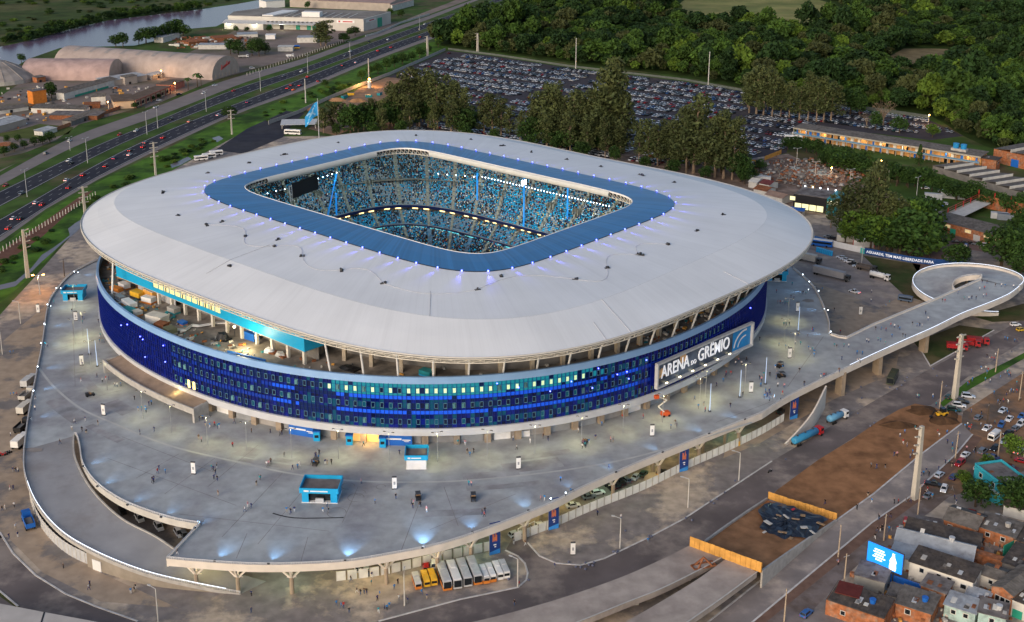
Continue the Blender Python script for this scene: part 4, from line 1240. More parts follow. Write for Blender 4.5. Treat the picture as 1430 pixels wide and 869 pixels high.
phs=np.linspace(ph0,ph1,NSg+1)
zz=ZD - (ZD - .3)*np.clip((phs - R(-20))/(ph1 - R(-20)),0,1)
Rin=Rs*.25
oc=np.c_[np.cos(phs),np.sin(phs)]
b=MB()
b.strip([(*p,z) for p,z in zip(oc*Rs,zz)],[(*p,z) for p,z in zip(oc*Rin,zz)],0)
b.strip([(*p,z - .8) for p,z in zip(oc*Rin,zz)],[(*p,z - .8) for p,z in zip(oc*Rs,zz)],0)
b.build('spiral_slab',DECKM,spiral)
parapet(oc*Rs,zz,1,spiral,fascia=1.2,led=True,h=.9)
parapet(oc*Rin,zz,-1,spiral,fascia=1.2,rail=True,h=.9)
for a in (10,70,130,190):
 i=int(np.argmin(abs(phs - R(a))));
 b=MB();b.tube([(*(oc[i]*(Rs - 2.5)),0),(*(oc[i]*(Rs - 2.5)),zz[i] - .7)],.7,8);b.build('spiral_pier',PIER,spiral)
b=MB()
W_=cr(np.array([G(u,v,0)[:2] for u,v in [(1366,424),(1345,432),(1310,436),(1280,432),(1268,424)]]),5)
b.strip([(*p,0) for p in W_],[(*p,1.3) for p in W_]);W2=offset(W_,-.4)
b.strip([(*p,1.3) for p in W_],[(*p,1.3) for p in W2])
b.build('low_curved_wall',W_CONC_P,spiral)
# ------------------------------------------------------------------ deck surface: joints,paths,wear
JOINT=mat('deck_joint',(0.26,0.24,0.235),.9,.2,.3)
PATHM=mat('pale_deck_path',(0.5,0.5,0.48),.85,.1,.2)
def deck_line(px,w,z,m,name,smooth=True):
 L_=dl(px,ZD,4.0,smooth)
 A,B=offset(L_,w/2),offset(L_,-w/2)
 b=MB();b.strip([(*p,z) for p in B],[(*p,z) for p in A]);return b.build(name,m,deck)
deck_line([(55,515),(75,540),(112,570),(160,592),(235,622),(330,645),(410,662),(500,672),(610,673),(700,667),(800,655),(880,640),(960,618),(1050,590)],.8,ZD+.012,PATHM,'drain_channel')
for px in ([(290,680),(360,622)],[(230,690),(300,640)],[(310,750),(395,660)],[(360,760),(440,665)],[(190,668),(250,634)],[(478,730),(500,680)],[(560,770),(590,690)],[(150,640),(330,706)],[(170,610),(300,660)],
           [(250,718),(460,742)],[(600,740),(720,690)],[(330,780),(345,745)],[(420,785),(430,750)],[(640,735),(620,680)],[(110,560),(170,545)],[(70,490),(150,470)],[(80,430),(150,420)],[(160,430),(155,380)],[(105,540),(100,400)],[(1100,540),(1150,470)],[(1000,590),(1080,560)]):
 deck_line(px,.17,ZD+.008,JOINT,'deck_joint',False)
RUB=mat('deck_rub_marks',(.3,.29,.295),.85,.25,.15,col2=(.38,.385,.39),s2=.1)
for k in range(26):
 w=R(182+150*random.random());r=random.uniform(134,165)
 u,v=PX((SX+r*math.cos(w),SY+r*math.sin(w),ZD))
 if np.min(np.linalg.norm(eFa - (SX+r*math.cos(w),SY+r*math.sin(w)),axis=1)) < 12 or u < 75 or u > 1080 or (u < 330 and v > 620): continue
 a0=random.uniform(.02,.07);w_=random.uniform(2,6);b=MB()
 b.strip([(SX+r*math.cos(w+a0*t),SY+r*math.sin(w+a0*t),ZD+.005+.0001*k) for t in np.linspace(-1,1,9)],[(SX+(r+w_)*math.cos(w+a0*t),SY+(r+w_)*math.sin(w+a0*t),ZD+.005+.0001*k) for t in np.linspace(-1,1,9)])
 b.build('deck_pour',RUB,deck)
STAINB=mat('brown_dust',(0.33,0.29,0.26),.95,.2,.3)
def blotch(u,v,rx,ry,m,z,name='dust_patch',parent=None,n=16):
 p=G(u,v,z);pts=[]
 for k in range(n):
  a=2*math.pi*k/n;f=random.uniform(.65,1.15)
  pts.append((p[0]+rx*f*math.cos(a),p[1]+ry*f*math.sin(a),z))
 b=MB();b.poly(pts)
 o=b.build(name,m,parent)
 if parent is None: o['kind']='structure'
 return o
for (u,v,rx,ry) in ((46,628,3,1.6),(1128,420,3,2)):
 blotch(u,v,rx,ry,STAINB,ZD+.016,parent=deck)
for (u,v,r) in ((486,679,1.9),(497,695,2.3),(503,688,1.5),(532,680,1.4),(470,716,2.6)):
 p=G(u,v,ZD);b=MB();N_=22
 b.strip([(p[0]+(r - .2)*math.cos(t),p[1]+(r - .2)*math.sin(t),ZD+.014) for t in np.linspace(0,5,N_)],[(p[0]+r*math.cos(t),p[1]+r*math.sin(t),ZD+.014) for t in np.linspace(0,5,N_)])
 b.build('tyre_mark',JOINT,deck)
deck_line([(381,717),(400,722),(425,724),(480,723)],.5,ZD+.018,mat('black_cable_cover',(.05,.05,.055),.9,.1,1),'cable_cover')
# ------------------------------------------------------------------ lamp posts with real pools of light
lp=empty('plaza_lamp_proto')
def make_plaza_lamp(x,y,h=9.5):
 t=empty('plaza_lamp',(x,y,ZD),cat='street lamp',group='twin-headed lamp posts on the plaza')
 q=MB();q.tube([(0,0,0),(0,0,h)],[.12,.07],6);q.build('pole',GREYM,t)
 q=MB();q.bar((-1.3,0,h),(1.3,0,h),.09);q.build('arm',GALV,t)
 for s in (-1,1):
  q=MB();q.box((s*1.3,0,h - .12),(.75,.35,.16),0,0);q.box((s*1.3,0,h - .15),(.55,.26,.03),0,1);q.build('lamp_head',[DGREY,LAMP_Y],t)
 return t
bpy.data.objects.remove(lp)
PLAMP=[(345,630),(407.6,640),(473,641),(543.8,645),(611,645),(680.3,642),(747,635),(812,622),(870,605),(925,590),(977,565),(105,480),(105,430),(116,470),(127,512),(150,545),(200,585),(240,605),(290,622),(985,555),(1100,450),(1108,500),(1040,545),(1095,480)]
PLAMPS=[]
proto=None
for (u,v) in PLAMP:
 p=G(u,v,ZD)
 if proto is None: proto=make_plaza_lamp(p[0],p[1]);o=proto
 else: o=copy_tree(proto,(p[0],p[1],ZD))
 PLAMPS.append(o)
 o.rotation_euler=(0,0,random.uniform(-.3,.3))
 lamp('SPOT',(p[0],p[1],ZD+9.2),random.uniform(900,2300),(1.0,.92,.42),(p[0],p[1],0),105,1.0,.3,name='plaza_lamp_light')
PY=[(1114.5,463,480),(1068.5,536.7,500),(1033,555,0),(991,575,0),(125,495,0),(136,512,0)]
BANL=mat('lit_banner_pole',(.5,.65,.9),.4,0.1,.6,emit=(.4,.6,1),es=.16)
PYL=[]
for (u,v,_) in PY:
 p=G(u,v,ZD)
 o=empty('light_pylon',(p[0],p[1],ZD),cat='light pylon',group='slim lit pylons on the plaza')
 q=MB();q.box((0,0,.4),(.3,.16,9.2),0,0,.55);q.build('lit_blade',BANL,o)
 q=MB();q.box((0,0,0),(.9,.7,.4));q.build('base',DGREY,o)
 PYL.append(o)
FLD=[(108,381),(84,403),(70,428),(62,454),(57,482),(52,515),(46,545),(42,585),(116,652),(136,680),(178,706),(225,723),(272,738),(300,784),(375,788),(482,783),(590,766),(660,744),(738,714),(800,686),(860,660),(925,632),(990,606),(1040,586),(1090,558),(1130,405),(1152,432),(1159,466)]
q=MB();q.box((0,0,0),(.6,.5,.35),0,0);q.box((0,.26,.05),(.5,.04,.25),0,1);fl2=q.mesh('edge_floodlight',[DGREY,LAMP_W])
for i,(u,v) in enumerate(FLD):
 p=G(u,v,ZD+.6)
 dd=Vector((SX - p[0],SY - p[1],0)).normalized()
 link('edge_floodlight',fl2,deck,(p[0],p[1],ZD+.62),math.atan2(dd.y,dd.x) - math.pi/2)
 e_={13: 2500,14: 2500,15: 4500,16: 6500,17: 2500,18: 1800}.get(i,900)
 lamp('SPOT',(p[0]+dd.x*.9,p[1]+dd.y*.9,ZD+1.6),e_,(.25,.55,1.0),(p[0]+dd.x*13,p[1]+dd.y*13,ZD),62,1.0,.2,name='edge_flood_lamp')
q=MB();q.ball((0,0,1.1),.2,0);q.tube([(0,0,0),(0,0,1)],.08,5,1);gl_me=q.mesh('globe_light',[LAMP_W,DGREY])
for (u,v) in ((104,382),(79,405),(66.5,428),(62,455),(57.5,482),(53,515),(47,549),(769,700),(790,692),(1130,396),(1143,409),(1156,436),(1160,466),(1121,386)):
 p=G(u,v,ZD+.8);link('globe_light',gl_me,deck,(p[0],p[1],ZD+.5))
# ------------------------------------------------------------------ fence line below the deck,banners
FNA=[(470,812),(520,806),(560,798),(620,783),(690,768)]
FNB=[(718,757),(770,738),(830,712),(900,684),(955,657),(1010,633),(1062,608),(1095,588)]
PANW=mat('white_fence_panel',(.74,.74,.7),.6,.12,.4)
def panel_fence(px,h,label):
 L_=cr(np.array([G(u,v,0)[:2] for u,v in px]),6)
 L_=resamp(L_,int(np.linalg.norm(np.diff(L_,axis=0),axis=1).sum()/2.6))
 t=empty('panel_fence',(L_[0][0],L_[0][1],0),label=label,cat='fence')
 o0=L_[0]
 q=MB()
 q.box((0,0,0),(1,1,1));
 me=None
 for i,(a,c) in enumerate(zip(L_,L_[1:])):
  dd=c - a;l_=np.linalg.norm(dd);rz=math.atan2(dd[1],dd[0])
  if me is None:
   q=MB();q.box((1.22,0,.1),(2.3,.06,h));
   for s in range(7): q.box((.25+.33*s,-.06,.1),(.08,.06,h))
   me=q.mesh('panel',PANW)
   q=MB();q.box((0,0,0),(.16,.16,h+.25));mp=q.mesh('post',W_CONC_P)
  link('panel',me,t,(a[0] - o0[0],a[1] - o0[1],0),rz);link('post',mp,t,(a[0] - o0[0],a[1] - o0[1],0),rz)
 return t
panel_fence(FNA,2.7,'white panel fence under the plaza edge left of the open gate')
panel_fence(FNB,2.7,'white panel fence under the plaza edge right of the open gate')
p=G(723,752,0);p2=G(747,741,0)
t=empty('site_gate',p,math.atan2(p2[1] - p[1],p2[0] - p[0]),label='white framed gate leaf standing open below the plaza edge',cat='gate')
L_=math.dist(p,p2)
for nm,c,s in (('stile',(0.1,0,0),(.2,.12,3)),('stile',(L_ - .1,0,0),(.2,.12,3)),('rail',(L_/2,0,2.85),(L_ - .4,.12,.15)),('rail',(L_/2,0,.1),(L_ - .4,.12,.15))):
 q=MB();q.box(c,s);q.build(nm,WHITE,t)
q=MB()
for k in range(9): q.box((.4+(L_ - .8)*k/8,0,.25),(.06,.06,2.6))
q.build('bars',GALV,t)
BANB=mat('banner_blue',(.012,.045,.22),.6,.1,.3)
BANC=mat('banner_bright_base',(.05,.3,.75),.6,.2,.4)
ORT=mat('banner_orange_print',(.75,.22,.06),.6,.1,1)
for i,(u,v,ht) in enumerate(((691,775,9.5),(773,740,9.5),(954.5,659,9),(1108,586,9),(1160,1,0))):
 if ht==0: continue
 p=G(u,v,.0)
 rz=R(24)
 t=empty('banner',p,rz,label='tall dark blue banner with orange print, %s' % ('nearest of four, by the open gate','second from the left along the plaza edge','third from the left along the plaza edge','farthest right, near the bridge')[i],cat='banner',group='tall blue banners along the plaza edge')
 q=MB();q.box((0,0,.2),(3.1,.12,ht));q.build('cloth',BANB,t)
 q=MB();q.quad((-1.5,-.08,.25),(1.5,-.08,.25),(1.5,-.08,1.7),(-1.5,-.08,1.1));q.build('bright_foot',BANC,t)
 q=MB()
 for k in range(5):
  q.box((-.55+.27*k,-.075,4.0+.3*(k % 2)),(.19,.03,2.4 - .5*(k % 3)))
 q.build('orange_print',ORT,t)
 q=MB()
 q.box((-.2,-.075,8.3),(1.2,.03,.25));q.box((0,-.075,2.9),(.8,.03,.35));q.box((.1,-.075,2.3),(.5,.03,.3));q.build('white_print',WHITE,t)
 for s in (-1,1):
  q=MB();q.tube([(s*1.5,.12,0),(s*1.5,.12,ht+.3)],.08,6);q.build('pole',GALV,t)
# ------------------------------------------------------------------ kiosks
def kiosk(u,v,label,L_=9.0,W_=6.0,rz=0.0,open_=True,h=3.1,body=CYAN):
 p=G(u,v,ZD)
 t=empty('kiosk',p,rz,label=label,cat='kiosk',group='cyan kiosks on the plaza')
 q=MB()
 q.box((0,W_ - .1,.15),(L_,.2,h));
 for s in (-1,1): q.box((s*(L_/2 - .1),W_/2,.15),(.2,W_ - .4,h))
 if not open_: q.box((0,.1,.15),(L_,.2,h))
 q.build('wall',WHITE if not open_ else body,t)
 q=MB();q.box((0,W_/2,0),(L_+.3,W_+.3,.15));q.build('floor_slab',WHITE,t)
 if open_:
  for s in (-1,1):
   q=MB();q.box((s*(L_/2 - .9),.1,.15),(1.8,.2,h));q.build('front_panel',body,t)
  q=MB();q.box((0,.1,.15),(2.2,.5,1.2));q.build('counter',GALV,t)
  q=MB();q.box((0,1.2,.15),(L_ - .5,.1,h));q.build('interior',GLASS_D,t)
 q=MB()
 f=.45
 for c,s in (((0,-f,h),(L_+2*f,.25,1.5)),((0,W_+f,h),(L_+2*f,.25,1.5)),((-L_/2 - f,W_/2,h),(.25,W_+2*f - .25,1.5)),((L_/2+f,W_/2,h),(.25,W_+2*f - .25,1.5))): q.box(c,s)
 q.build('fascia_band',CYAN,t)
 q=MB();q.box((0,-f - .14,h+.5),(L_*.5,.03,.35));q.box((-L_*.36,-f - .14,h+.45),(L_*.14,.03,.5));q.build('white_print',WHITE,t)
 q=MB();q.box((0,W_/2,h+.3),(L_+.5,W_+.5,.15));q.build('roof_tray',mat('brown_grey_roof',(.2,.17,.16),.9,.2,.4),t)
 return t
kiosk(446.5,702.5,'large open-fronted cyan kiosk nearest the camera on the plaza',9.6,6.5,R(-3))
kiosk(581.5,655.5,'white kiosk with cyan fascia and closed front, nearer the stadium',5.6,5.6,R(1),False)
kiosk(102,420.5,'cyan and white kiosk at the far left end of the plaza',7.5,6,R(4))
kiosk(1085,393,'cyan topped kiosk at the far right of the plaza beside the roof',7.5,6,R(-8))
p=G(730,610,ZD)
t=empty('market_stall',p,R(8),label='white open-topped stall standing close under the facade',cat='stall')
q=MB();q.box((0,0,0),(4.4,.15,1.9));q.box((0,2.8,0),(4.4,.15,1.9));q.box((-2.12,1.4,0),(.15,2.65,1.9));q.box((2.12,1.4,0),(.15,2.65,1.9));q.build('wall',WHITE,t)
q=MB();q.box((0,1.4,.5),(3.9,2.5,.1));q.build('counter',DGREY,t)
q=MB();q.box((0,0,.25),(1.25,.3,3.3),0,0);tb_me=q.mesh('panel',WHITE)
q=MB();q.box((0,0,0),(1.3,.5,.25));tb2=q.mesh('base',BLACK)
q=MB();q.box((0,0,3.55),(1.3,.34,.35));tb3=q.mesh('cap',DGREY)
q=MB();q.box((0,-.17,1.4),(.5,.03,.9));tb4=q.mesh('print',GREYM)
TOT=[(106,448),(114.5,510),(145,580),(270.5,662),(551,683),(724,655),(910.5,609),(1048.5,548),(1102.5,500),(1113.5,435),(800,775,0),(53.5,437,0),(1201.5,440,0),(890,1,-1)]
TOTS=[]
for tt in TOT:
 z=ZD if len(tt)==2 else 0
 if len(tt)==3 and tt[2] < 0: continue
 p=G(tt[0],tt[1],z)
 t=empty('advertising_totem',p,random.uniform(-.35,.35),cat='totem',group='white advertising totems')
 for nm,me in (('panel',tb_me),('base',tb2),('cap',tb3),('print',tb4)): link(nm,me,t)
 TOTS.append(t)
# ================================================================== trees
def leaf_mat(name,c1,c2):
 m=mat(name,c1,0.75,0.32,0.35,col2=c2,thr=(0.4,0.62),s2=0.22,coord='object',rnd=0.22,spec=0.2)
 return m
LEAF={'euca': leaf_mat('eucalyptus_leaves',(0.085,0.1,0.034),(0.05,0.068,0.024)),'broad': leaf_mat('broad_leaves',(0.04,0.085,0.015),(0.022,0.05,0.011)),
  'lush': leaf_mat('lush_leaves',(0.1,0.17,0.02),(0.05,0.1,0.016)),'dry': leaf_mat('dry_leaves',(0.11,0.08,0.045),(0.07,0.06,0.035))}
BARK=mat('pale_bark',(0.27,0.2,0.14),0.9,0.25,1.5,coord='object')
BARKD=mat('dark_bark',(0.09,0.065,0.045),0.9,0.25,1.5,coord='object')
def leaves(mb,c,r,n,size,rs,flat=1.0):
 """n small folded leaf sprays scattered through a clump"""
 for _ in range(n):
  while True:
   p=rs.uniform(-1,1,3)
   if p @ p <= 1: break
  p=p/(np.linalg.norm(p)+1e-6)*(p @ p) ** .22
  x,y,z=c[0]+p[0]*r,c[1]+p[1]*r,c[2]+p[2]*r*flat
  a=rs.normal(size=3);a /= np.linalg.norm(a)
  bq=np.cross(a,rs.normal(size=3));bq /= np.linalg.norm(bq)+1e-6
  s=size*rs.uniform(.6,1.35)
  P=np.array((x,y,z))
  mb.add([tuple(P - a*s),tuple(P+bq*s*.55),tuple(P+a*s),tuple(P - bq*s*.55)],[(0,1,2,3)])
def tree_meshes(kind,seed):
 rs=np.random.default_rng(seed)
 tk,cr_=MB(),MB()
 if kind=='euca':
  H=1.0*24
  lean=rs.uniform(-1.2,1.2,2)
  tr=[(0,0,0),(lean[0]*.3,lean[1]*.3,H*.35),(lean[0]*.7,lean[1]*.7,H*.65),(lean[0],lean[1],H*.92)]
  tk.tube(tr,[.42,.34,.22,.08],6)
  nb=15
  for k in range(nb):
   h=H*(0.2+.74*k/nb)
   a=k*2.4+rs.uniform(-.4,.4);L_=rs.uniform(1.6,4.2)*(1.15 - .5*h/H)
   bx,by=lean[0]*h/H,lean[1]*h/H
   e=(bx+L_*math.cos(a),by+L_*math.sin(a),h+rs.uniform(.8,2.6))
   tk.tube([(bx,by,h - 1),e],[.12,.04],4)
   leaves(cr_,e,rs.uniform(1.7,2.7),78,.6,rs,.95)
   leaves(cr_,(e[0]*.6+bx*.4,e[1]*.6+by*.4,e[2] - .5),1.6,34,.55,rs)
  leaves(cr_,(lean[0],lean[1],H*.97),1.8,55,.55,rs,1.1)
  bark,lm=BARK,LEAF['euca']
 elif kind=='broad' or kind=='lush':
  H=10.0
  tk.tube([(0,0,0),(.15,.1,H*.28),(.1,-.1,H*.5)],[.36,.28,.16],6)
  for k in range(13):
   a=k*2.4+rs.uniform(-.3,.3);f=(k+.5)/13
   rr=4.0*math.sqrt(1 - (f - .25) ** 2*1.3)*rs.uniform(.55,.95)
   e=(rr*math.cos(a),rr*math.sin(a),H*(.36+.5*f)+rs.uniform(-.5,.5))
   tk.tube([(.1,0,H*.32),e],[.14,.04],4)
   leaves(cr_,e,rs.uniform(1.5,2.3),75,.5,rs,.8)
  leaves(cr_,(0,0,H*.82),2.3,80,.5,rs,.75)
  leaves(cr_,(0,0,H*.55),2.6,60,.55,rs,.8)
  bark,lm=BARKD,LEAF[kind]
 elif kind=='palm':
  H=8.0
  tk.tube([(0,0,0),(.1,0,H*.5),(0,.1,H)],[.3,.22,.2],7)
  for k in range(16):
   a=k*2.4;e=rs.uniform(.1,.9)
   pts=[Vector((math.cos(a)*t*2.8,math.sin(a)*t*2.8,H+e*1.6*t - 2.0*t*t)) for t in np.linspace(0,1,5)]
   s=Vector((-math.sin(a),math.cos(a),0))
   for p,q in zip(pts,pts[1:]):
    for sg in (-1,1): cr_.add([tuple(p),tuple(q),tuple(q+s*.45*sg - Vector((0,0,.25))),tuple(p+s*.45*sg - Vector((0,0,.25)))],[(0,1,2,3)])
  bark,lm=BARKD,LEAF['broad']
 elif kind=='bare':
  H=9.0
  tk.tube([(0,0,0),(0,0,3)],[.35,.25],6)
  for k in range(22):
   a=k*2.4;L_=rs.uniform(2.5,4.5)
   tk.tube([(0,0,2.4+.05*k),(L_*.5*math.cos(a),L_*.5*math.sin(a),5+rs.uniform(0,1)),(L_*math.cos(a),L_*math.sin(a),6.5+rs.uniform(0,2.5))],[.12,.07,.02],4)
  for k in range(12): leaves(cr_,(3*math.cos(k*2.4),3*math.sin(k*2.4),7.2),1.4,10,.35,rs)
  bark,lm=BARK,LEAF['dry']
 elif kind=='conifer':
  H=11.0
  tk.tube([(0,0,0),(0,0,H)],[.25,.04],6)
  for k in range(16):
   f=k/16;leaves(cr_,(0,0,1.5+(H - 1.5)*f),1.7*(1 - f)+.3,40,.4,rs,.6)
  bark,lm=BARKD,LEAF['broad']
 return tk.mesh('trunk',bark),cr_.mesh('crown',lm),H
TM={}
for kd,nv in (('euca',6),('broad',5),('lush',3),('palm',1),('bare',1),('conifer',1)):
 TM[kd]=[tree_meshes(kd,100+i*7+len(kd)*31) for i in range(nv)]
NAMES={'euca': 'eucalyptus_tree','broad': 'broadleaf_tree','lush': 'broadleaf_tree','palm': 'palm_tree','bare': 'leafless_tree','conifer': 'conifer_tree'}
DESC={'euca': 'tall open-crowned eucalyptus tree','broad': 'dark rounded leafy tree','lush': 'bright green leafy tree','palm': 'small palm tree','bare': 'bare brown-twigged tree','conifer': 'narrow dark conifer'}
TREES=[]
def tree(kd,u,v,h,zone,wide=1.0):
 vs=TM[kd];tkm,crm,H=vs[random.randrange(len(vs))]
 p=G(u,v)
 s=h/H*random.uniform(.85,1.14)*(1.14 if kd=='euca' else 1)
 t=empty(NAMES[kd],p,random.uniform(0,6.3),cat='tree',group=zone)
 w=s*wide*random.uniform(.78,1.3)
 t.scale=(w,w,s)
 link('trunk',tkm,t);link('crown',crm,t)
 t['desc']=DESC[kd]
 TREES.append(t)
 return t
Z_B='trees standing behind the stadium'
for (u,v,h) in [(452,186,13),(466,184,15),(480,182,17),(494,183,15),(508,182,17),(522,181,18),(536,180,20),(550,178,23),(562,178,27),(574,176,30),(586,177,31),(598,178,30),(611,180,28),(624,178,27),(636,182,27),(648,184,24),(590,170,27),(548,170,20),(572,186,22),(606,188,20),(630,190,20),(534,186,14),(500,186,12),
                  (676,188,19),(688,190,22),(700,191,22),(712,192,20),(726,198,15),
                  (742,200,24),(752,201,26),(764,203,29),(776,204,30),(788,206,30),(800,207,31),(812,209,31),(824,210,30),(836,212,32),(848,214,44),(858,214,42),(866,215,34),(780,192,25),(808,196,26),(830,200,26),(850,203,34),(764,208,20),(796,214,22),(820,218,22),(845,222,22),(866,222,18),
                  (892,226,18),(906,228,20),(918,232,22),(932,234,25),(945,238,28),(958,242,36),(968,242,34),(984,245,26),(998,248,28),(1010,250,32),(1022,252,30),(1034,250,20),(928,222,18),(960,224,26),(1004,235,24)]:
 tree('euca',u,v,h,Z_B,1.12)
for (u,v,h) in [(470,190,9),(520,188,9),(560,190,10),(650,194,9),(690,198,9),(740,208,9),(775,214,10),(812,222,10),(858,228,12),(900,236,9),(940,246,9),(985,252,9),(1040,258,10),(1050,252,8),(1030,242,8),(1060,240,7)]:
 tree('broad',u,v,h,Z_B)
for k in range(34):
 u=random.choice((random.uniform(470,660),random.uniform(735,870),random.uniform(890,1035)))
 tree('broad',u,np.interp(u,[460,560,660,760,870,1035],[186,180,188,203,216,250])+random.uniform(-5,5),random.uniform(12,19),Z_B,.95)
Z_L='tall trees among the parked cars'
for (u,v,h) in [(1046,158,26),(1056,160,28),(1066,163,28),(1078,164,26),(1090,163,22),(1102,164,22),(1116,168,23),(1128,169,26),(1140,170,28),(1150,171,26),(1160,170,22),(1044,150,24),(1072,154,24)]:
 tree('euca',u,v,h,Z_L,1.15)
tree('bare',1233,176,17,Z_L,1.3);tree('bare',1210,178,12,Z_L)
for (u,v,h) in [(1256,186,11),(1222,182,12),(1187,160,20),(1200,162,16)]: tree('broad',u,v,h,Z_L)
tree('lush',1302,192,10,Z_L)
Z_R='large trees right of the stadium'
for (u,v,h) in [(1160,318,15),(1176,330,20),(1196,336,24),(1222,342,31),(1238,346,26),(1214,318,28),(1262,350,22)]:
 tree('euca',u,v,h,Z_R,1.1)
for (u,v,h) in [(1238,356,17),(1255,360,18),(1272,360,20),(1288,358,16),(1300,352,14),(1215,352,14),(1280,340,22),(1266,336,22),(1290,330,18)]:
 tree('broad',u,v,h,Z_R)
for (u,v,h) in [(1262,348,21),(1298,362,12),(1245,352,15),(1206,344,17),(1226,354,19),(1180,340,12)]: tree('lush',u,v,h,Z_R)
for (u,v,h) in [(1334,372,10),(1346,368,10),(1398,372,17),(1416,376,18),(1432,372,18),(1424,335,18),(1440,340,18),(1410,362,14),(1424,392,12),(1205,300,9)]: tree('broad',u,v,h,Z_R)
Z_H='dark trees before the orange building'
for i in range(26):
 t=i/25
 tree('broad',1150+290*t,232+72*t+random.uniform(-3,3),random.uniform(8,12),Z_H,1.15)
for (u,v,h) in [(1100,210,8),(1112,212,9),(1126,214,9),(1140,218,10),(1154,222,9),(1170,232,11),(1186,238,12),(1202,243,12),(1218,248,12),(1236,254,13),(1252,260,12),(1268,262,12),(1180,226,8),(1206,232,8)]: tree('broad',u,v,h,Z_H,1.1)
tree('conifer',1283,231,13,Z_H)
Z_V='trees by the river and warehouses'
for (u,v,h) in [(162,66,12),(172,66,14),(194,62,13),(204,61,16),(216,58,14),(228,56,16),(238,54,17),(248,52,17),(256,53,14),(322,76,13),(333,78,15),(352,78,14),(362,79,16),(370,76,12),(430,13,9),(330,46,8),(376,45,7),(345,45,6),(480,60,9),(496,50,10),(488,52,9),(560,25,9),(545,22,8),(72,138,12),(30,88,9),(556,6,8),(502,8,7)]: tree('broad',u,v,h,Z_V)
for (u,v,h) in [(448,64,20),(455,64,22)]: tree('euca',u,v,h,Z_V,1.6)
for (u,v,h) in [(263,126,9),(276,122,10),(281,121,9)]: tree('palm',u,v,h,Z_V)
Z_W='bushy trees by the highway'
for (u,v,h) in [(320,166,8),(326,164,7),(454,122,6),(505,112,8),(516,106,9),(528,104,10),(540,99,10),(551,94,10),(562,90,10),(575,86,10),(586,81,9),(598,76,9),(612,66,9),(20,212,6),(34,208,6),(48,204,6),(60,202,6),(70,199,6),(6,218,6),(10,200,6),(25,198,5),(188,152,4),(222,138,4),(214,141,4)]: tree('broad',u,v,h,Z_W)
Z_S='small trees beside the houses'
for (u,v,h) in [(1362,708,8),(1370,704,7),(1414,716,9),(1428,712,9)]: tree('broad',u,v,h,Z_S)
for (u,v,h) in [(1378,658,5),(1345,676,4),(1349,680,4),(1412,640,7)]: tree('lush',u,v,h,Z_S)
# ------------------------------------------------------------------ far woods and marsh as masses (instanced crowns)
def inst_mass(name,pts,scales,protos,label,cat):
 """one object: geometry nodes instancing small crowns on points"""
 n=len(pts)
 me=bpy.data.meshes.new(name)
 me.vertices.add(n);me.vertices.foreach_set('co',np.asarray(pts,float).ravel())
 a=me.attributes.new('sc','FLOAT_VECTOR','POINT');a.data.foreach_set('vector',np.asarray(scales,float).ravel())
 r=me.attributes.new('rot','FLOAT_VECTOR','POINT');rr=np.zeros((n,3));rr[:,2]=rng.uniform(0,6.28,n);r.data.foreach_set('vector',rr.ravel())
 k=me.attributes.new('pick','INT','POINT');k.data.foreach_set('value',rng.integers(0,len(protos),n).astype(np.int32))
 me.update()
 o=link(name,me,kind='stuff',label=label,cat=cat)
 ng=bpy.data.node_groups.new(name,'GeometryNodeTree')
 ng.interface.new_socket('Geometry',in_out='INPUT',socket_type='NodeSocketGeometry')
 ng.interface.new_socket('Geometry',in_out='OUTPUT',socket_type='NodeSocketGeometry')
 N,L=ng.nodes,ng.links
 gi,go=N.new('NodeGroupInput'),N.new('NodeGroupOutput')
 g2i=N.new('GeometryNodeGeometryToInstance')
 for p in protos:
  oi=N.new('GeometryNodeObjectInfo');oi.inputs['Object'].default_value=p;oi.transform_space='ORIGINAL'
  g1=N.new('GeometryNodeGeometryToInstance');L.new(oi.outputs['Geometry'],g1.inputs[0])
  g2i=g1
  PR_.append(g1)
 jn=N.new('GeometryNodeJoinGeometry')
 for g1 in PR_[::-1]: L.new(g1.outputs[0],jn.inputs[0])
 PR_.clear()
 iop=N.new('GeometryNodeInstanceOnPoints')
 L.new(gi.outputs[0],iop.inputs['Points']);L.new(jn.outputs[0],iop.inputs['Instance'])
 iop.inputs['Pick Instance'].default_value=True
 def at(nm,ty):
  q=N.new('GeometryNodeInputNamedAttribute');q.data_type=ty;q.inputs['Name'].default_value=nm
  return [s for s in q.outputs if s.enabled][0]
 L.new(at('pick','INT'),iop.inputs['Instance Index'])
 L.new(at('rot','FLOAT_VECTOR'),iop.inputs['Rotation'])
 L.new(at('sc','FLOAT_VECTOR'),iop.inputs['Scale'])
 L.new(iop.outputs[0],go.inputs[0])
 md=o.modifiers.new('scatter','NODES');md.node_group=ng
 return o
PR_=[]
def crown_proto(seed,lm,R0=4.0,lumps=9,n=70,size=.75,hgt=8.0):
 rs=np.random.default_rng(seed);q=MB()
 for k in range(lumps):
  a=k*2.4+rs.uniform(-.4,.4);rr=R0*.62*math.sqrt((k+.3)/lumps)
  leaves(q,(rr*math.cos(a),rr*math.sin(a),hgt*.62+(1 - k/lumps)*hgt*.25+rs.uniform(-.6,.6)),R0*.42,n,size,rs,.72)
 leaves(q,(0,0,hgt*.4),R0*.7,n,size,rs,.5)
 return q.mesh('crown',lm)
def hidden_proto(me):
 o=bpy.data.objects.new('crown',me);PROTO.objects.link(o);return o
PROTO=bpy.data.collections.new('prototypes')
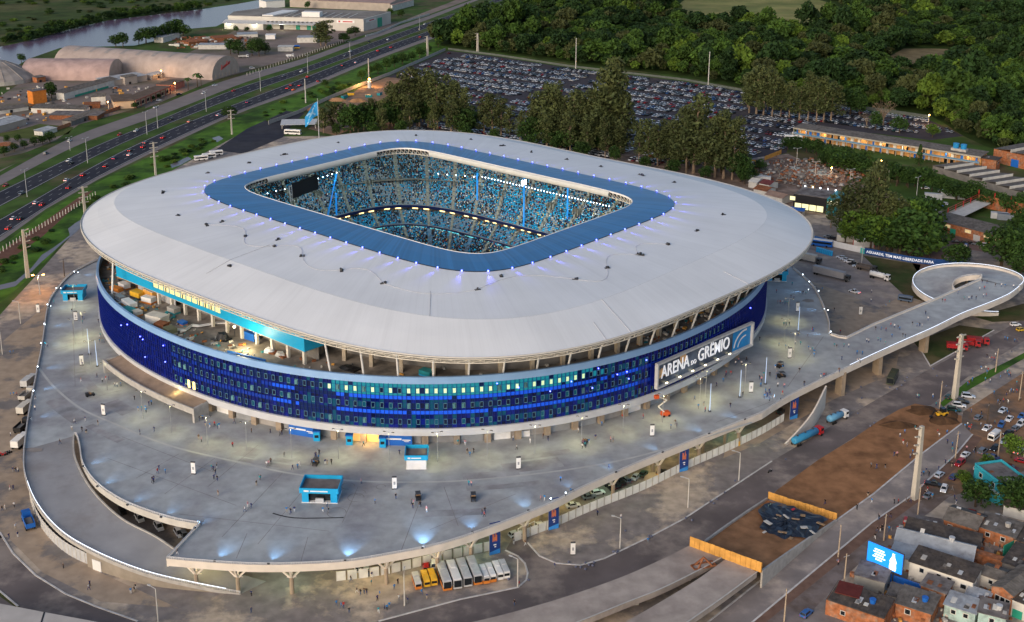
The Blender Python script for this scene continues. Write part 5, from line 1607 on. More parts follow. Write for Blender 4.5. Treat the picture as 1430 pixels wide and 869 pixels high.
wood_l=[leaf_mat('wood_leaves_dark',(0.022,0.052,0.012),(0.013,0.032,0.009)),leaf_mat('wood_leaves_mid',(0.052,0.105,0.016),(0.03,0.062,0.011)),leaf_mat('wood_leaves_olive',(0.06,0.072,0.024),(0.038,0.05,0.017)),leaf_mat('wood_leaves_bright',(0.1,0.165,0.02),(0.055,0.1,0.015))]
WP=[hidden_proto(crown_proto(900+i,wood_l[(0,0,1,1,2,3,0,2)[i]],hgt=(8,10,8,11,9,8,12,7)[i],R0=(4.2,4.6,4,5,4.2,4.4,4.4,3.6)[i])) for i in range(8)]
def in_poly(x,y,poly):
 c=np.zeros(len(x),bool)
 for (x0,y0),(x1,y1) in zip(poly,poly[1:]+poly[:1]):
  s=(y0 > y) != (y1 > y)
  c ^= s & (x < (x1 - x0)*(y - y0)/(y1 - y0+1e-12)+x0)
 return c
def scatter_px(px,spacing,holes=(),jit=.45):
 poly=[G(u,v)[:2] for u,v in px]
 xs,ys=[p[0] for p in poly],[p[1] for p in poly]
 gx,gy=np.meshgrid(np.arange(min(xs),max(xs),spacing),np.arange(min(ys),max(ys),spacing))
 gx=gx.ravel()+rng.uniform(-jit,jit,gx.size)*spacing;gy=gy.ravel()+rng.uniform(-jit,jit,gy.size)*spacing
 k=in_poly(gx,gy,poly)
 for h in holes: k &= ~in_poly(gx,gy,[G(u,v)[:2] for u,v in h])
 return gx[k],gy[k]
FOREST=[(606,62),(650,46),(700,24),(752,2),(822,-24),(900,-46),(1300,-50),(1700,-46),(1750,200),(1560,270),(1440,226),(1375,204),(1345,190),(1318,172),(1298,161),(1168,144),(1040,124),(955,107),(870,97),(794,88),(700,74),(626,66)]
sheet('forest_floor',FOREST,0.035,FLOORG)
H1=[(930,14),(950,-6),(1010,-16),(1110,-14),(1172,4),(1190,38),(1112,50),(1042,45),(958,32)]
H2=[(1236,82),(1262,66),(1310,66),(1375,68),(1366,86),(1310,94),(1294,104),(1250,102)]
fx,fy=scatter_px(FOREST,7.6,(H1,H2))
br=np.interp(np.hypot(fx - G(1000,18)[0],(fy - G(1000,18)[1])*.6),[0,120,400],[.55,.7,1])
n=len(fx);print('forest crowns',n)
big=np.clip(rng.lognormal(0.02,.42,n),.45,2.4)
lum=1+.35*np.sin(fx*.021+1.3)*np.sin(fy*.017)
sc3=np.c_[big*1.2,big*1.2,big*rng.uniform(.8,1.25,n)*lum]
inst_mass('woods',np.c_[fx,fy,np.zeros(n)],sc3,WP,'dense dark green wood filling the ground beyond the car park','wood')
MARSH=ZL(0,0,2.979,[(-300,330),(0,175),(120,150),(210,128),(330,108),(450,75),(640,50),(840,28),(1000,5),(1090,-20),(1200,-60),(600,-110),(-300,-110)])
sheet('marsh',MARSH,0.03,mat('marsh_reeds',(0.05,0.075,0.02),.95,.3,.05,col2=(.10,.10,.04),thr=(.48,.62),s2=.012))
fx,fy=scatter_px(MARSH,15)
dens=np.sin(fx*.012+2)*np.sin(fy*.016+1)+rng.uniform(-.9,.9,len(fx))+.15
fx,fy=fx[dens > 0],fy[dens > 0]
n=len(fx);s_=rng.uniform(.35,.85,n)
inst_mass('marsh_shrubbery',np.c_[fx,fy,np.full(n,-.8)],np.c_[s_*1.7,s_*1.7,s_*.6],WP[:6],'low green scrub on the marsh across the river','scrub')
BANK=ZL(0,0,2.979,[(0,193),(60,180),(120,172),(210,150),(330,118),(450,86),(640,62),(840,38),(860,30),(640,50),(450,72),(330,104),(200,128),(60,165),(0,176)])
fx,fy=scatter_px(BANK,7);n=len(fx);s_=rng.uniform(.5,1.0,n)
inst_mass('riverside_undergrowth',np.c_[fx,fy,np.full(n,-.5)],np.c_[s_*1.2,s_*1.2,s_],WP[:4],'dark bushes lining the far bank of the river','bushes')
EMB=[(110,305),(205,250),(300,198),(380,168),(455,136),(500,118),(470,118),(400,142),(330,172),(240,215),(150,262),(80,300),(20,350),(-20,400),(40,372)]
fx,fy=scatter_px(EMB,6);dens=np.sin(fx*.06)*np.sin(fy*.045)+rng.uniform(-.8,.8,len(fx));fx,fy=fx[dens > .25],fy[dens > .25]
n=len(fx);s_=rng.uniform(.15,.42,n)
inst_mass('embankment_undergrowth',np.c_[fx,fy,np.full(n,-.5)],np.c_[s_*1.9,s_*1.9,s_*.8],[WP[0],WP[2],WP[3],WP[5]],'low scrub on the grassy bank beside the highway','scrub')
# ================================================================== vehicles
PAINT={}
for nm,c in (('white',(.78,.78,.79)),('silver',(.55,.6,.67)),('black',(.012,.012,.016)),('grey',(.15,.17,.2)),('dark blue',(.02,.04,.14)),('blue',(.03,.12,.36)),('red',(.38,.012,.015)),('dark red',(.14,.01,.015)),('dark green',(.015,.06,.045)),('beige',(.4,.34,.25)),('yellow',(.6,.4,.03)),('orange',(.55,.16,.02)),('cyan',(.03,.3,.45))):
 PAINT[nm]=mat('car_paint_'+nm.replace(' ','_'),c,0.3,0.0,spec=0.5)
CW=(('white',26),('silver',30),('black',17),('grey',13),('dark blue',5),('blue',3),('red',5),('dark red',2),('dark green',1.5),('beige',1.5))
def rcol(): return random.choices([c for c,_ in CW],[w for _,w in CW])[0]
CHROME=mat('light_lens',(.7,.7,.66),.2,0)
def car_geo(q,L_=4.2,W_=1.72,H=1.45,hatch=True,pick=False,mi=(0,1,2,3)):
 P,GLS,TY,LE=mi
 h0,hb=.28,.86
 x0,x1=-L_/2,L_/2
 w=W_/2
 sec=[(x0,.42,.74,w*.9),(x0+.12,h0,hb+.02,w),(x0+.9,h0,hb+.04,w),(x1 - 1.1,h0,hb,w),(x1 - .18,h0,hb - .16,w*.97),(x1,.38,.62,w*.86)]
 o=len(q.v)
 for x,zl,zh,ww in sec:
  q.v += [(x,-ww,zl),(x,ww,zl),(x,ww,zh - .08),(x,ww*.93,zh),(x,-ww*.93,zh),(x,-ww,zh - .08)]
 for i in range(len(sec) - 1):
  for k in range(6):
   k2=(k+1) % 6
   q.f.append([o+i*6+k,o+i*6+k2,o+(i+1)*6+k2,o+(i+1)*6+k]);q.m.append(P)
 q.f.append([o+k for k in range(6)][::-1]);q.m.append(P)
 q.f.append([o+(len(sec) - 1)*6+k for k in range(6)]);q.m.append(P)
 cb0,cb1=(x0+.12 if hatch else x0+.75),x1 - 1.15
 if pick: cb0=x0+1.7
 ct0,ct1=cb0+(.35 if hatch else .55),cb1 - .75
 bw,tw=w*.9,w*.72
 vs=[(cb0,-bw,hb),(cb1,-bw,hb),(cb1,bw,hb),(cb0,bw,hb),(ct0,-tw,H - .06),(ct1,-tw,H - .06),(ct1,tw,H - .06),(ct0,tw,H - .06)]
 return vs,(ct0,ct1,tw,H),sec
def car_single(hatch=True,lights=None,L_=4.2,H=1.45,W_=1.72):
 q=MB()
 vs,(ct0,ct1,tw,H),sec=car_geo(q,L_,W_,H,hatch)
 q.add(vs,[(0,1,5,4),(1,2,6,5),(2,3,7,6),(3,0,4,7)],1)
 q.box(((ct0+ct1)/2,0,H - .07),(ct1 - ct0,tw*2,.07),0,0,.94)
 for x in (-L_/2+.75,L_/2 - .78):
  for s in (-1,1):
   q.tube([(x,s*(W_/2 - .2),.31),(x,s*(W_/2+.01),.31)],.31,8,2)
 for s in (-1,1):
  q.box((L_/2 - .1,s*.58,.5),(.14,.3,.14),0,3);q.box((-L_/2+.06,s*.62,.6),(.14,.25,.16),0,4)
 ms=[PAINT['silver'],GLASS_D,TYRE,CHROME,RED]
 if lights=='front': ms[3]=LAMP_Y
 if lights=='rear': ms[4]=LAMP_R
 return q.mesh('car',ms)
CARM=[car_single(True),car_single(False,L_=4.4,H=1.42),car_single(True,L_=3.8,H=1.48,W_=1.64),car_single(True,L_=4.5,H=1.68,W_=1.8)]
CARF=[car_single(True,'front'),car_single(False,'front',4.4)]
CARR=[car_single(True,'rear'),car_single(False,'rear',4.4)]
KINDN=('hatchback','saloon','small hatchback','estate car')
def paint(o,c,slot=0):
 o.material_slots[slot].link='OBJECT';o.material_slots[slot].material=PAINT[c]
def single_car(me,x,y,rz,c,z=0.0,**kw):
 o=link('car',me,None,(x,y,z),rz,cat='car',**kw);paint(o,c);o['desc']=c+' car'
 return o
def car_parts(hatch=True,L_=4.2,H=1.45,W_=1.72,pick=False):
 t=empty('car',(0,0,0),cat='car')
 q=MB();vs,(ct0,ct1,tw,H),sec=car_geo(q,L_,W_,H,hatch,pick)
 q.box(((ct0+ct1)/2,0,H - .07),(ct1 - ct0,tw*2,.07),0,0,.94)
 for a,bb_ in ((0,4),(1,5),(2,6),(3,7)): q.bar(vs[a],vs[bb_],.08)
 body=q.build('body',[PAINT['silver']],t)
 q=MB();q.add(vs,[(0,1,5,4),(1,2,6,5),(2,3,7,6),(3,0,4,7)]);q.build('windows',GLASS_D,t)
 q=MB();q.tube([(0,-.11,0),(0,.11,0)],.31,10);wm=q.mesh('wheel',TYRE)
 for x in (-L_/2+.75,L_/2 - .78):
  for s in (-1,1): link('wheel',wm,t,(x,s*(W_/2 - .1),.31))
 for s in (-1,1):
  q=MB();q.box((L_/2 - .1,s*.58,.5),(.14,.3,.14));q.build('headlight',CHROME,t)
  q=MB();q.box((-L_/2+.06,s*.62,.6),(.14,.25,.16));q.build('tail_light',RED,t)
 return t
CP=[car_parts(True),car_parts(False,4.4,1.42),car_parts(True,4.6,1.7,1.82),car_parts(True,4.9,1.65,1.8,True)]
CPused=[False]*4
CARS=[]
def full_car(u,v,deg,c,k=None,z=0.0,lit=None,zone='cars about the stadium'):
 k=random.choice((0,1,2)) if k is None else k
 p=G(u,v,z)
 if not CPused[k]:
  o=CP[k];CPused[k]=True;o.location=p;o.rotation_euler=(0,0,R(deg));KIDS[o.name]=list(o.children)
 else: o=copy_tree(CP[k],p,R(deg))
 for ch in o.children:
  if ch.name.startswith('body'): paint(ch,c)
  if lit=='front' and ch.name.startswith('headlight'): ch.material_slots[0].link='OBJECT';ch.material_slots[0].material=LAMP_W
  if lit=='rear' and ch.name.startswith('tail'): ch.material_slots[0].link='OBJECT';ch.material_slots[0].material=LAMP_R
 o['group']=zone;o['desc']=c+(' car',' saloon car',' estate car',' pickup')[k]
 CARS.append(o)
 return o
sd_=math.degrees(math.atan2(G(1343,592)[1] - G(1168,727)[1],G(1343,592)[0] - G(1168,727)[0]))
for (u,v,dg,c,k,lit) in [(1352,555,sd_ - 62,'silver',2,None),(1344,563,sd_ - 60,'black',0,None),(1339,568,sd_ - 62,'white',2,None),(1332,574,sd_ - 60,'dark green',2,None),(1325,556,sd_,'dark green',0,None),
                       (1348,637,sd_,'white',1,None),(1340,649,sd_+180,'red',2,'front'),(1312,665,sd_,'silver',0,None),(1303,678,sd_ - 70,'black',3,'rear'),(1318,685,sd_+195,'white',0,'front'),
                       (1398,595,sd_+190,'blue',0,None),(1409,587,sd_+185,'white',1,None),(1391,611,sd_+180,'silver',0,'front'),(1408,607,sd_+175,'black',1,'front'),(1389,628,sd_+180,'black',0,'front'),(1427,583,sd_+180,'blue',1,None),(1425,594,sd_+180,'white',2,'front'),
                       (1427,646,sd_ - 80,'red',1,None),(1360,720,sd_ - 75,'red',0,'rear'),(1394,725,sd_ - 75,'white',1,None),(1266,729,sd_+20,'red',0,None),(1126,859,sd_,'blue',0,None),(1412,655,sd_ - 80,'dark red',0,None),(1418,600,sd_,'grey',0,'front'),(1402,618,sd_+180,'silver',1,'front'),(1416,618,sd_,'black',0,'rear'),(1372,632,sd_,'grey',2,None),(1366,655,sd_,'white',0,None),(1385,640,sd_+90,'dark blue',1,None),(1332,668,sd_,'dark blue',0,None),(1296,694,sd_,'grey',1,None),(1378,600,sd_+180,'white',1,'front'),(1400,575,sd_+180,'silver',1,None),(1366,585,sd_,'grey',0,None),(1422,632,sd_,'silver',2,'rear'),(1418,455,10,'white',0,None),(1426,462,20,'yellow',0,None)]:
 full_car(u,v,dg,c,k,lit=lit,zone='cars in the street by the houses')
for (u,v,dg,c,k) in [(1174,361,150,'silver',0),(1180,364,150,'silver',1),(1186,367,150,'white',2),(1191,370,150,'black',1),(1197,373,172,'silver',1),(1193,409,135,'white',3),(1156,332,150,'grey',0),(1161,334,150,'black',0)]:
 full_car(u,v,dg,c,k,zone='cars in the lorry yard')
for (u,v,dg,c,k) in [(852,682,118,'black',0),(859,679,118,'black',2),(866,675,118,'black',1),(874,672,118,'grey',0),(888,668,60,'silver',1),(898,664,60,'dark green',1),(835,690,20,'white',0),(822,696,20,'grey',1),(800,708,15,'white',1),(756,735,30,'white',0),(720,748,30,'silver',0),(925,662,40,'black',0),(1090,577,60,'black',2),
                         (171,716,-60,'black',1),(195,726,-58,'white',2),(222,738,-58,'white',2),(250,747,-58,'white',2),(258,751,-58,'grey',2),(500,795,95,'white',2),(512,797,95,'silver',2),(540,793,95,'beige',2),(595,795,95,'red',2),(606,790,95,'white',2)]:
 full_car(u,v,dg,c,k,zone='cars parked below the plaza deck')
for i,(u,v,dg,c) in enumerate([(1335,339,165,'black'),(1345,340,165,'black'),(1354,341,165,'black'),(1363,342,165,'grey'),(1372,344,170,'silver'),(1391,347,165,'dark blue'),(1311,325,20,'black'),(1349,345,60,'blue'),
                                   (1292,264,170,'white'),(1315,268,170,'white'),(1350,275,165,'white'),(1297,282,150,'silver'),(1306,290,150,'white'),(1312,288,150,'blue'),(1318,286,150,'silver'),(1302,294,150,'white'),(1430,300,0,'white')]):
 full_car(u,v,dg,c,zone='cars by the brick workshops')
for (u,v,dg,c,k) in [(12,620,100,'black',2)]:
 pass
def hw_dir(A,u):
 pts=[G(*p) for p in A];us=[p[0] for p in A]
 i=int(np.clip(np.searchsorted(us,u) - 1,0,len(A) - 2));d=Vector(pts[i+1]) - Vector(pts[i]);return math.degrees(math.atan2(d.y,d.x))
HWC=[('A',167,188,'red'),('A',190,182.5,'white'),('A',238.5,166.5,'black'),('A',326,126.5,'red'),('A',284,130,'white'),('A',421,99.5,'white'),('A',396,106,'grey'),('A',96,224,'white'),('A',99.5,228,'black'),('A',541.5,55,'white'),('A',489,71.5,'white'),('A',482,77.5,'grey'),('A',515,58,'black'),('A',593,33.5,'white'),('A',648,15.5,'white'),('A',8,259,'red'),('A',30,270,'grey'),('A',586,40,'beige'),('A',664,11,'silver'),
       ('B',228,192,'red'),('B',203,199,'grey'),('B',200,205,'red'),('B',182,210,'black'),('B',181,216,'white'),('B',160,221,'dark blue'),('B',147.5,232,'dark red'),('B',116,244.5,'red'),('B',93,251.5,'white'),('B',96,262,'dark red'),('B',50,283.5,'white'),('B',59,285.5,'red'),('B',305,160.5,'silver'),('B',265,169.5,'beige'),('B',346,142.5,'dark blue'),('B',402,123,'red'),('B',407,118.5,'dark red'),('B',419,119,'red'),('B',430,107,'red'),('B',410,125,'orange'),('B',445,113,'black'),('B',497,87,'silver'),('B',479,91,'black'),('B',528,70.5,'red'),('B',546.5,65.5,'red'),('B',587,51,'dark red'),('B',19,305,'white'),('B',29,305.5,'black'),('B',12,319,'red'),('B',612,38,'red'),('B',634,30,'black'),('B',650,26,'red'),('B',668,20,'white'),('B',676,14,'red'),('B',690,12,'red'),('B',706,7,'silver'),('B',715,4,'red'),
       ('S',97,196.5,'white'),('S',64,214.5,'grey'),('S',404,79,'white'),('S',217,150,'silver')]
HCARS=[]
for (rd,u,v,c) in HWC:
 x,y,z=G(u,v+1.2)
 dg=hw_dir({'A': A_L,'B': B_U,'S': SV_U}[rd],u)
 me=random.choice(CARR if rd=='B' else CARF if rd=='A' else CARM)
 o=single_car(me,x,y,R(dg+(180 if rd=='A' else 0)),c,.06,group='cars on the highway' if rd != 'S' else 'cars on the service road')
 o['desc']=c+' car';o['road']={'A': 'upper carriageway','B': 'lower carriageway','S': 'service road'}[rd]
 HCARS.append(o)
q0,q1=Vector(G(640,76)),Vector(G(955,116))
e1=(q1 - q0);e1.z=0;e1.normalize();e2=Vector((e1.y,-e1.x,0))
if e2.y > 0: e2=-e2
lotp=[G(u,v)[:2] for u,v in [(630,73),(700,81),(794,96),(955,115),(1040,130),(1168,151),(1296,168),(1335,188),(1236,184),(1112,172),(1098,208),(1062,214),(1050,224),(960,226),(870,236),(700,230),(590,200),(560,180),(568,150),(600,120),(556,106)]]
lot=[]
for row in range(60):
 pair,side=divmod(row,2)
 off=4+pair*19.5+side*5.4
 for k in range(-30,280):
  if random.random() < .1: continue
  wob=1.6*math.sin(pair*1.7+k*.02)
  p=q0+e1*(k*2.62+random.uniform(-.12,.12))+e2*(off+wob+random.uniform(-.3,.3))
  if (k // 1) % 61 in (0,1,2,3): continue
  lot.append((p.x,p.y,side))
lot=np.array(lot)
kk=in_poly(lot[:,0],lot[:,1],[tuple(p) for p in lotp])
lot=lot[kk]
gapn=np.sin(lot[:,0]*.035)*np.sin(lot[:,1]*.05)
lot=lot[gapn < .93]
uv=np.array([PX((x,y,.7)) for x,y,_ in lot])
rgt=math.degrees(math.atan2(e1.y,e1.x))
ordr=np.argsort(lot[:,1])
def lot_hidden(u,v):
 return v > np.interp(u,[480,560,600,700,800,900,1010,1060],[186,182,182,193,212,232,254,272]) - 1
cand=[i for i in ordr if not lot_hidden(*uv[i])]
TB=[(t.location.x,t.location.y) for t in TREES if t['group'] in (Z_B,Z_L)]
vis=[]
tpx=[]
for t in TREES:
 if t['group'] in (Z_B,Z_L,Z_H):
  x,y,_=t.location;h=t.scale[2]*(24 if 'euca' in t.name else 10)
  b_,a_=PX((x,y,0)),PX((x,y,h));tpx.append((b_[0],a_[1],b_[1],2.6*t.scale[0]*2.2,y))
tpx=np.array(tpx)
for i in cand:
 u,v=uv[i]
 hid=(abs(tpx[:,0] - u) < tpx[:,3]*.6) & (v > tpx[:,1]) & (v < tpx[:,2]) & (tpx[:,4] < lot[i,1])
 if not hid.any(): vis.append(i)
indiv=vis[:140]
LCARS=[]
rowid={}
for i in indiv:
 x,y,s=lot[i]
 c=rcol();k=random.randrange(4)
 o=single_car(CARM[k],x,y,R(rgt+90+18*(1 if s else -1)*0+random.uniform(-4,4)+(180 if random.random() < .5 else 0)),c,.05,group='cars in the big car park')
 o['desc']=c+' '+KINDN[k]
 LCARS.append(o)
rest=[i for i in cand if i not in set(indiv)]
print('lot cars',len(lot),'individual',len(indiv),'mass',len(rest))
def simple_car():
 q=MB();vs,(ct0,ct1,tw,H),sec=car_geo(q)
 q.add(vs,[(0,1,5,4),(1,2,6,5),(2,3,7,6),(3,0,4,7)],1);q.add([vs[4],vs[5],vs[6],vs[7]],[(0,1,2,3)],0)
 for s in (-1,1): q.box((0,s*.8,0),(3.2,.15,.32),0,2)
 return q
sq=simple_car()
V0=np.array(sq.v);quads=[f for f in sq.f if len(f)==4]
fm=np.array([m for f,m in zip(sq.f,sq.m) if len(f)==4]);F0=np.array(quads)
nr=len(rest)
ang_=R(rgt+90)+rng.uniform(-.07,.07,nr)+np.where(rng.random(nr) < .5,np.pi,0)
ca,sa=np.cos(ang_),np.sin(ang_)
lr=lot[rest]
X=V0[None,:,0]*ca[:,None] - V0[None,:,1]*sa[:,None]+lr[:,0:1]
Y=V0[None,:,0]*sa[:,None]+V0[None,:,1]*ca[:,None]+lr[:,1:2]
Z=np.repeat(V0[None,:,2],nr,0)*rng.uniform(.95,1.18,(nr,1))+.05
VV=np.stack([X,Y,Z],-1).reshape(-1,3);FF=(F0[None]+(np.arange(nr)*len(V0))[:,None,None]).reshape(-1,4)
me=bpy.data.meshes.new('parked_cars')
me.vertices.add(len(VV));me.vertices.foreach_set('co',VV.ravel());me.loops.add(FF.size);me.loops.foreach_set('vertex_index',FF.ravel())
me.polygons.add(len(FF));me.polygons.foreach_set('loop_start',np.arange(0,FF.size,4));me.polygons.foreach_set('loop_total',np.full(len(FF),4))
me.polygons.foreach_set('material_index',np.tile(np.where(fm==0,0,fm),nr).astype(np.int32))
at_=me.color_attributes.new('paint','FLOAT_COLOR','POINT')
pc=np.array([PAINT[rcol()].node_tree.nodes['RGB'].outputs[0].default_value[:] for _ in range(nr)])
at_.data.foreach_set('color',np.repeat(pc[:,None],len(V0),1).ravel())
me.update(calc_edges=True)
for m in (mat('parked_car_paint',(.3,.3,.3),.3,0,attr='paint',spec=.5),GLASS_D,TYRE): me.materials.append(m)
tag(link('parked_cars',me),'long ranks of parked cars filling the far part of the car park','cars',kind='stuff')
def wheelset(t,xs,w,r=.5):
 q=MB();q.tube([(0,-.16,0),(0,.16,0)],r,10);wm=q.mesh('wheel',TYRE)
 for x in xs:
  for s in (-1,1): link('wheel',wm,t,(x,s*(w/2 - .15),r))
def bus(u,v,deg,L_=11.0,W_=2.5,H=3.1,body=None,lower=None,roof=None,label='',name='bus',cat='bus',group=None,z=0.0,dark_back=True):
 t=empty(name,G(u,v,z),R(deg),label=label,cat=cat,group=group)
 q=MB();q.box((0,0,.45),(L_,W_,H - .45),0,0,1.0);q.build('body',body or WHITE,t)
 q=MB();q.box((0,0,H),(L_ - .2,W_ - .2,.14),0,0,.95);q.box((L_*.15,0,H+.14),(1.6,1.2,.2));q.build('roof',roof or body or WHITE,t)
 if lower is not None:
  q=MB();q.box((0,0,.4),(L_+.06,W_+.06,.95));q.build('lower_panel',lower,t)
 q=MB();zb=H*.5
 for s in (-1,1): q.box((0,s*(W_/2+.01),zb),(L_ - .8,.05,H*.3))
 q.box((L_/2+.01,0,zb - .15),(.05,W_ - .3,H*.38))
 if dark_back: q.box((-L_/2 - .01,0,.95 if L_ > 9 else zb),(.05,W_ - .25,H*.62 if L_ > 9 else H*.3))
 q.build('windows',GLASS_D,t)
 wheelset(t,(-L_/2+1.4 if L_ < 8 else -L_/2+2.6,L_/2 - 1.3 if L_ < 8 else L_/2 - 2.4),W_,.34 if L_ < 7 else .5)
 for s in (-1,1):
  q=MB();q.box((L_/2+.02,s*(W_/2 - .35),.7),(.05,.35,.2));q.build('headlight',CHROME,t)
 return t
BGRP='vehicles parked in a row by the near plaza edge'
WGREY=mat('white_grey_bus',(.5,.5,.5),.5,.08,1)
bd=104
for (u,v,L_,H,bo,lo,rf,lb,nm,ct) in [
 (582,817,5.2,2.3,WGREY,ORANGE,WGREY,'white and orange van, leftmost of the parked row beside the yellow vans','van','van'),
 (594,814,5.2,2.2,YELLOW,None,YELLOW,'yellow van, left one of the two yellow vans in the parked row','van','van'),
 (604,812,5.2,2.2,YELLOW,None,YELLOW,'yellow van, right one of the two, next to the big white buses','van','van'),
 (620,812,9.5,3.0,WGREY,ORANGE,GALV,'white bus with orange skirt, first from the left of the four big buses','bus','bus'),
 (634,810,9.5,3.0,WGREY,None,WHITE,'white bus with black rear, second of the four big buses','bus','bus'),
 (648,807,9.5,3.0,WGREY,None,GALV,'white bus with stained roof, third of the four big buses','bus','bus'),
 (662,804,9.5,3.0,WGREY,ORANGE,GALV,'white bus with orange flank, last of the four big buses','bus','bus'),
 (676,808,6.0,2.4,WGREY,ORANGE,WHITE,'white and orange minibus directly right of the four big buses','minibus','minibus'),
 (685,806,6.0,2.4,WHITE,ORANGE,WHITE,'white and orange minibus, second of the four small ones','minibus','minibus'),
 (695,803,6.0,2.4,WHITE,None,WHITE,'plain white minibus, third of the four small ones','minibus','minibus'),
 (704,801,6.0,2.4,WHITE,None,GALV,'white minibus with dark rear, rightmost of the parked row','minibus','minibus')]:
 bus(u,v,bd,L_,2.2 if L_ > 9 else 1.6,H,bo,lo,rf,lb,nm,ct,BGRP)
bus(1246,532,62,9.5,2.5,2.9,mat('olive_bus',(.045,.055,.035),.5,.15,.6),None,mat('olive_roof',(.05,.055,.03),.7,.2,.6),'dark olive green bus parked alone on the sandy road below the bridge')
bus(1264,421,-30,5.8,2.0,2.4,mat('slate_van',(.09,.13,.2),.4,.1,1),None,None,'slate blue van parked beside the bridge ramp','van','van')
bus(1388,613,sd_+180,5.5,2.0,2.4,WHITE,None,None,'white van with lit headlights in the street traffic','van','van')
bus(409,188,-12,11,2.5,3.2,WHITE,None,None,'white coach parked behind the roof beside the blue flag')
for i,(u,v) in enumerate(((281,224),(292,221),(302,217))):
 bus(u,v,25,8,2.4,2.9,WHITE,None,None,('white bus behind the roof at the highway bank, nearest of three','middle white bus of three behind the roof at the highway bank','farthest white bus of three behind the roof at the highway bank')[i],group='white buses behind the far left of the roof')
for i,(u,v) in enumerate(((1108,196),(1118,192))):
 bus(u,v,-16,11,2.5,3.1,WHITE,None,None,('white bus in front of the long orange building, left one','white bus in front of the long orange building, right one')[i],group='buses by the long orange building')
bus(1146,344,155,11,2.5,3.2,BLUEP,None,WHITE,'blue coach with white roof behind the banner fence near the roof edge')
def lorry(u,v,deg,L_,label,kind='box',cab=None,load=None,W_=2.5,H=3.9,name='lorry'):
 t=empty(name,G(u,v),R(deg),label=label,cat='lorry')
 cab=cab or WHITE;load=load or GALV
 q=MB();q.box((L_/2 - 1.0,0,.7),(2.0,W_ - .1,2.2),0,0,.92);q.build('cab',cab,t)
 q=MB();q.box((L_/2+.01,0,1.8),(.1,W_ - .5,.9));
 for s in (-1,1): q.box((L_/2 - .8,s*(W_/2 - .07),1.8),(1.1,.06,.8))
 q.build('cab_window',GLASS_D,t)
 q=MB();q.box((-1,0,.75),(L_ - 2.2,.9,.3));q.build('chassis',DGREY,t)
 Lb=L_ - 2.4
 if kind=='box':
  q=MB();q.box((-1.2,0,1.05),(Lb,W_,H - 1.05));q.build('box_body',load,t)
  q=MB()
  for k in range(int(Lb)): q.box((-1.2 - Lb/2+.5+k,0,1.05),(.06,W_+.06,H - 1.0))
  q.build('ribs',load,t,kind='stuff')
 elif kind=='tank':
  q=MB();q.tube([(-1.2 - Lb/2,0,2.0),(-1.2 - Lb/2+.25,0,2.0),(-1.2+Lb/2 - .25,0,2.0),(-1.2+Lb/2,0,2.0)],[.8,1.15,1.15,.8],14);q.build('tank',load,t,smooth=True)
  for k in range(3):
   q=MB();q.tube([(-1.2 - Lb/2+Lb*(k+.5)/3,0,3.05),(-1.2 - Lb/2+Lb*(k+.5)/3,0,3.3)],.35,8);q.build('hatch',DGREY,t)
 elif kind=='flat':
  q=MB();q.box((-1.2,0,1.05),(Lb,W_,.25));
  for s in (-1,1): q.box((-1.2,s*(W_/2 - .05),1.3),(Lb,.1,1.1))
  q.box((-1.2 - Lb/2+.05,0,1.3),(.1,W_ - .2,1.1));q.build('tipper_body',load,t)
  q=MB();q.box((-1.2,0,1.3),(Lb - .3,W_ - .3,.5),0,0,.8);q.build('load',W_CONC_D,t)
 wheelset(t,(-L_/2+1.0,-L_/2+2.2,L_/2 - 1.2),W_)
 for s in (-1,1):
  q=MB();q.box((L_/2+.02,s*.85,.85),(.06,.35,.2));q.build('headlight',CHROME,t)
 return t
lorry(1161,388,-42,17,'long grey box trailer lorry with dark cab in the yard right of the roof','box',DGREY,mat('grey_trailer',(.36,.35,.36),.5,.08,.6))
lorry(1129,366,-40,12,'grey box lorry half hidden under the right roof edge','box',DGREY,mat('cream_trailer',(.5,.47,.42),.5,.08,.6))
lorry(1228,390,-42,9,'white tanker lorry in the yard beside the grass','tank',WHITE,WHITE,H=3)
lorry(1210,378,-42,9,'dark open lorry parked behind the white tanker','flat',DGREY,mat('dark_tipper',(.12,.1,.09),.8,.2,.5))
lorry(1127,615,39,14,'long blue tanker lorry with red cab beside the brown dirt strip','tank',RED,mat('blue_tank',(.04,.25,.45),.45,.1,.5))
lorry(1169,588,37,9,'short blue and white tanker lorry beyond the long blue tanker','tank',WHITE,mat('pale_blue_tank',(.12,.32,.5),.45,.1,.5))
lorry(40,733,120,8,'blue skip lorry with open body beside the corrugated fence','flat',BLUEP,BLUEP)
for i,(u,v,c,k) in enumerate([(41,538,GALV,'box'),(38,556,W_CONC_P,'flat'),(36,575,OFFW,'box'),(32,600,BLACK,'flat'),(29,622,WHITE,'box')]):
 lorry(u,v,82,7.5,('grey box lorry, farthest in the line left of the plaza edge','pale open lorry second in the line left of the plaza edge','off-white box lorry, middle of the line left of the plaza edge','black open lorry, fourth in the line left of the plaza edge','white box lorry, nearest in the line left of the plaza edge')[i],k,c,c,H=3.2)
FRED=mat('fire_engine_red',(.3,.015,.018),.4,.1,.6)
lorry(1336,489,-14,7.5,'red fire engine nearest the tall pole on the planted triangle','box',FRED,FRED,H=2.8,name='fire_engine')
lorry(1352,484,-14,8.5,'red and white fire engine, middle of three by the tall pole','flat',FRED,FRED,H=2.8,name='fire_engine')
lorry(1365,481,-14,8,'red fire engine, farthest right of three by the tall pole','box',FRED,FRED,H=2.8,name='fire_engine')
for o in bpy.data.objects:
 if o.name.startswith('fire_engine'): o['category']='fire engine';o['group']='fire engines'
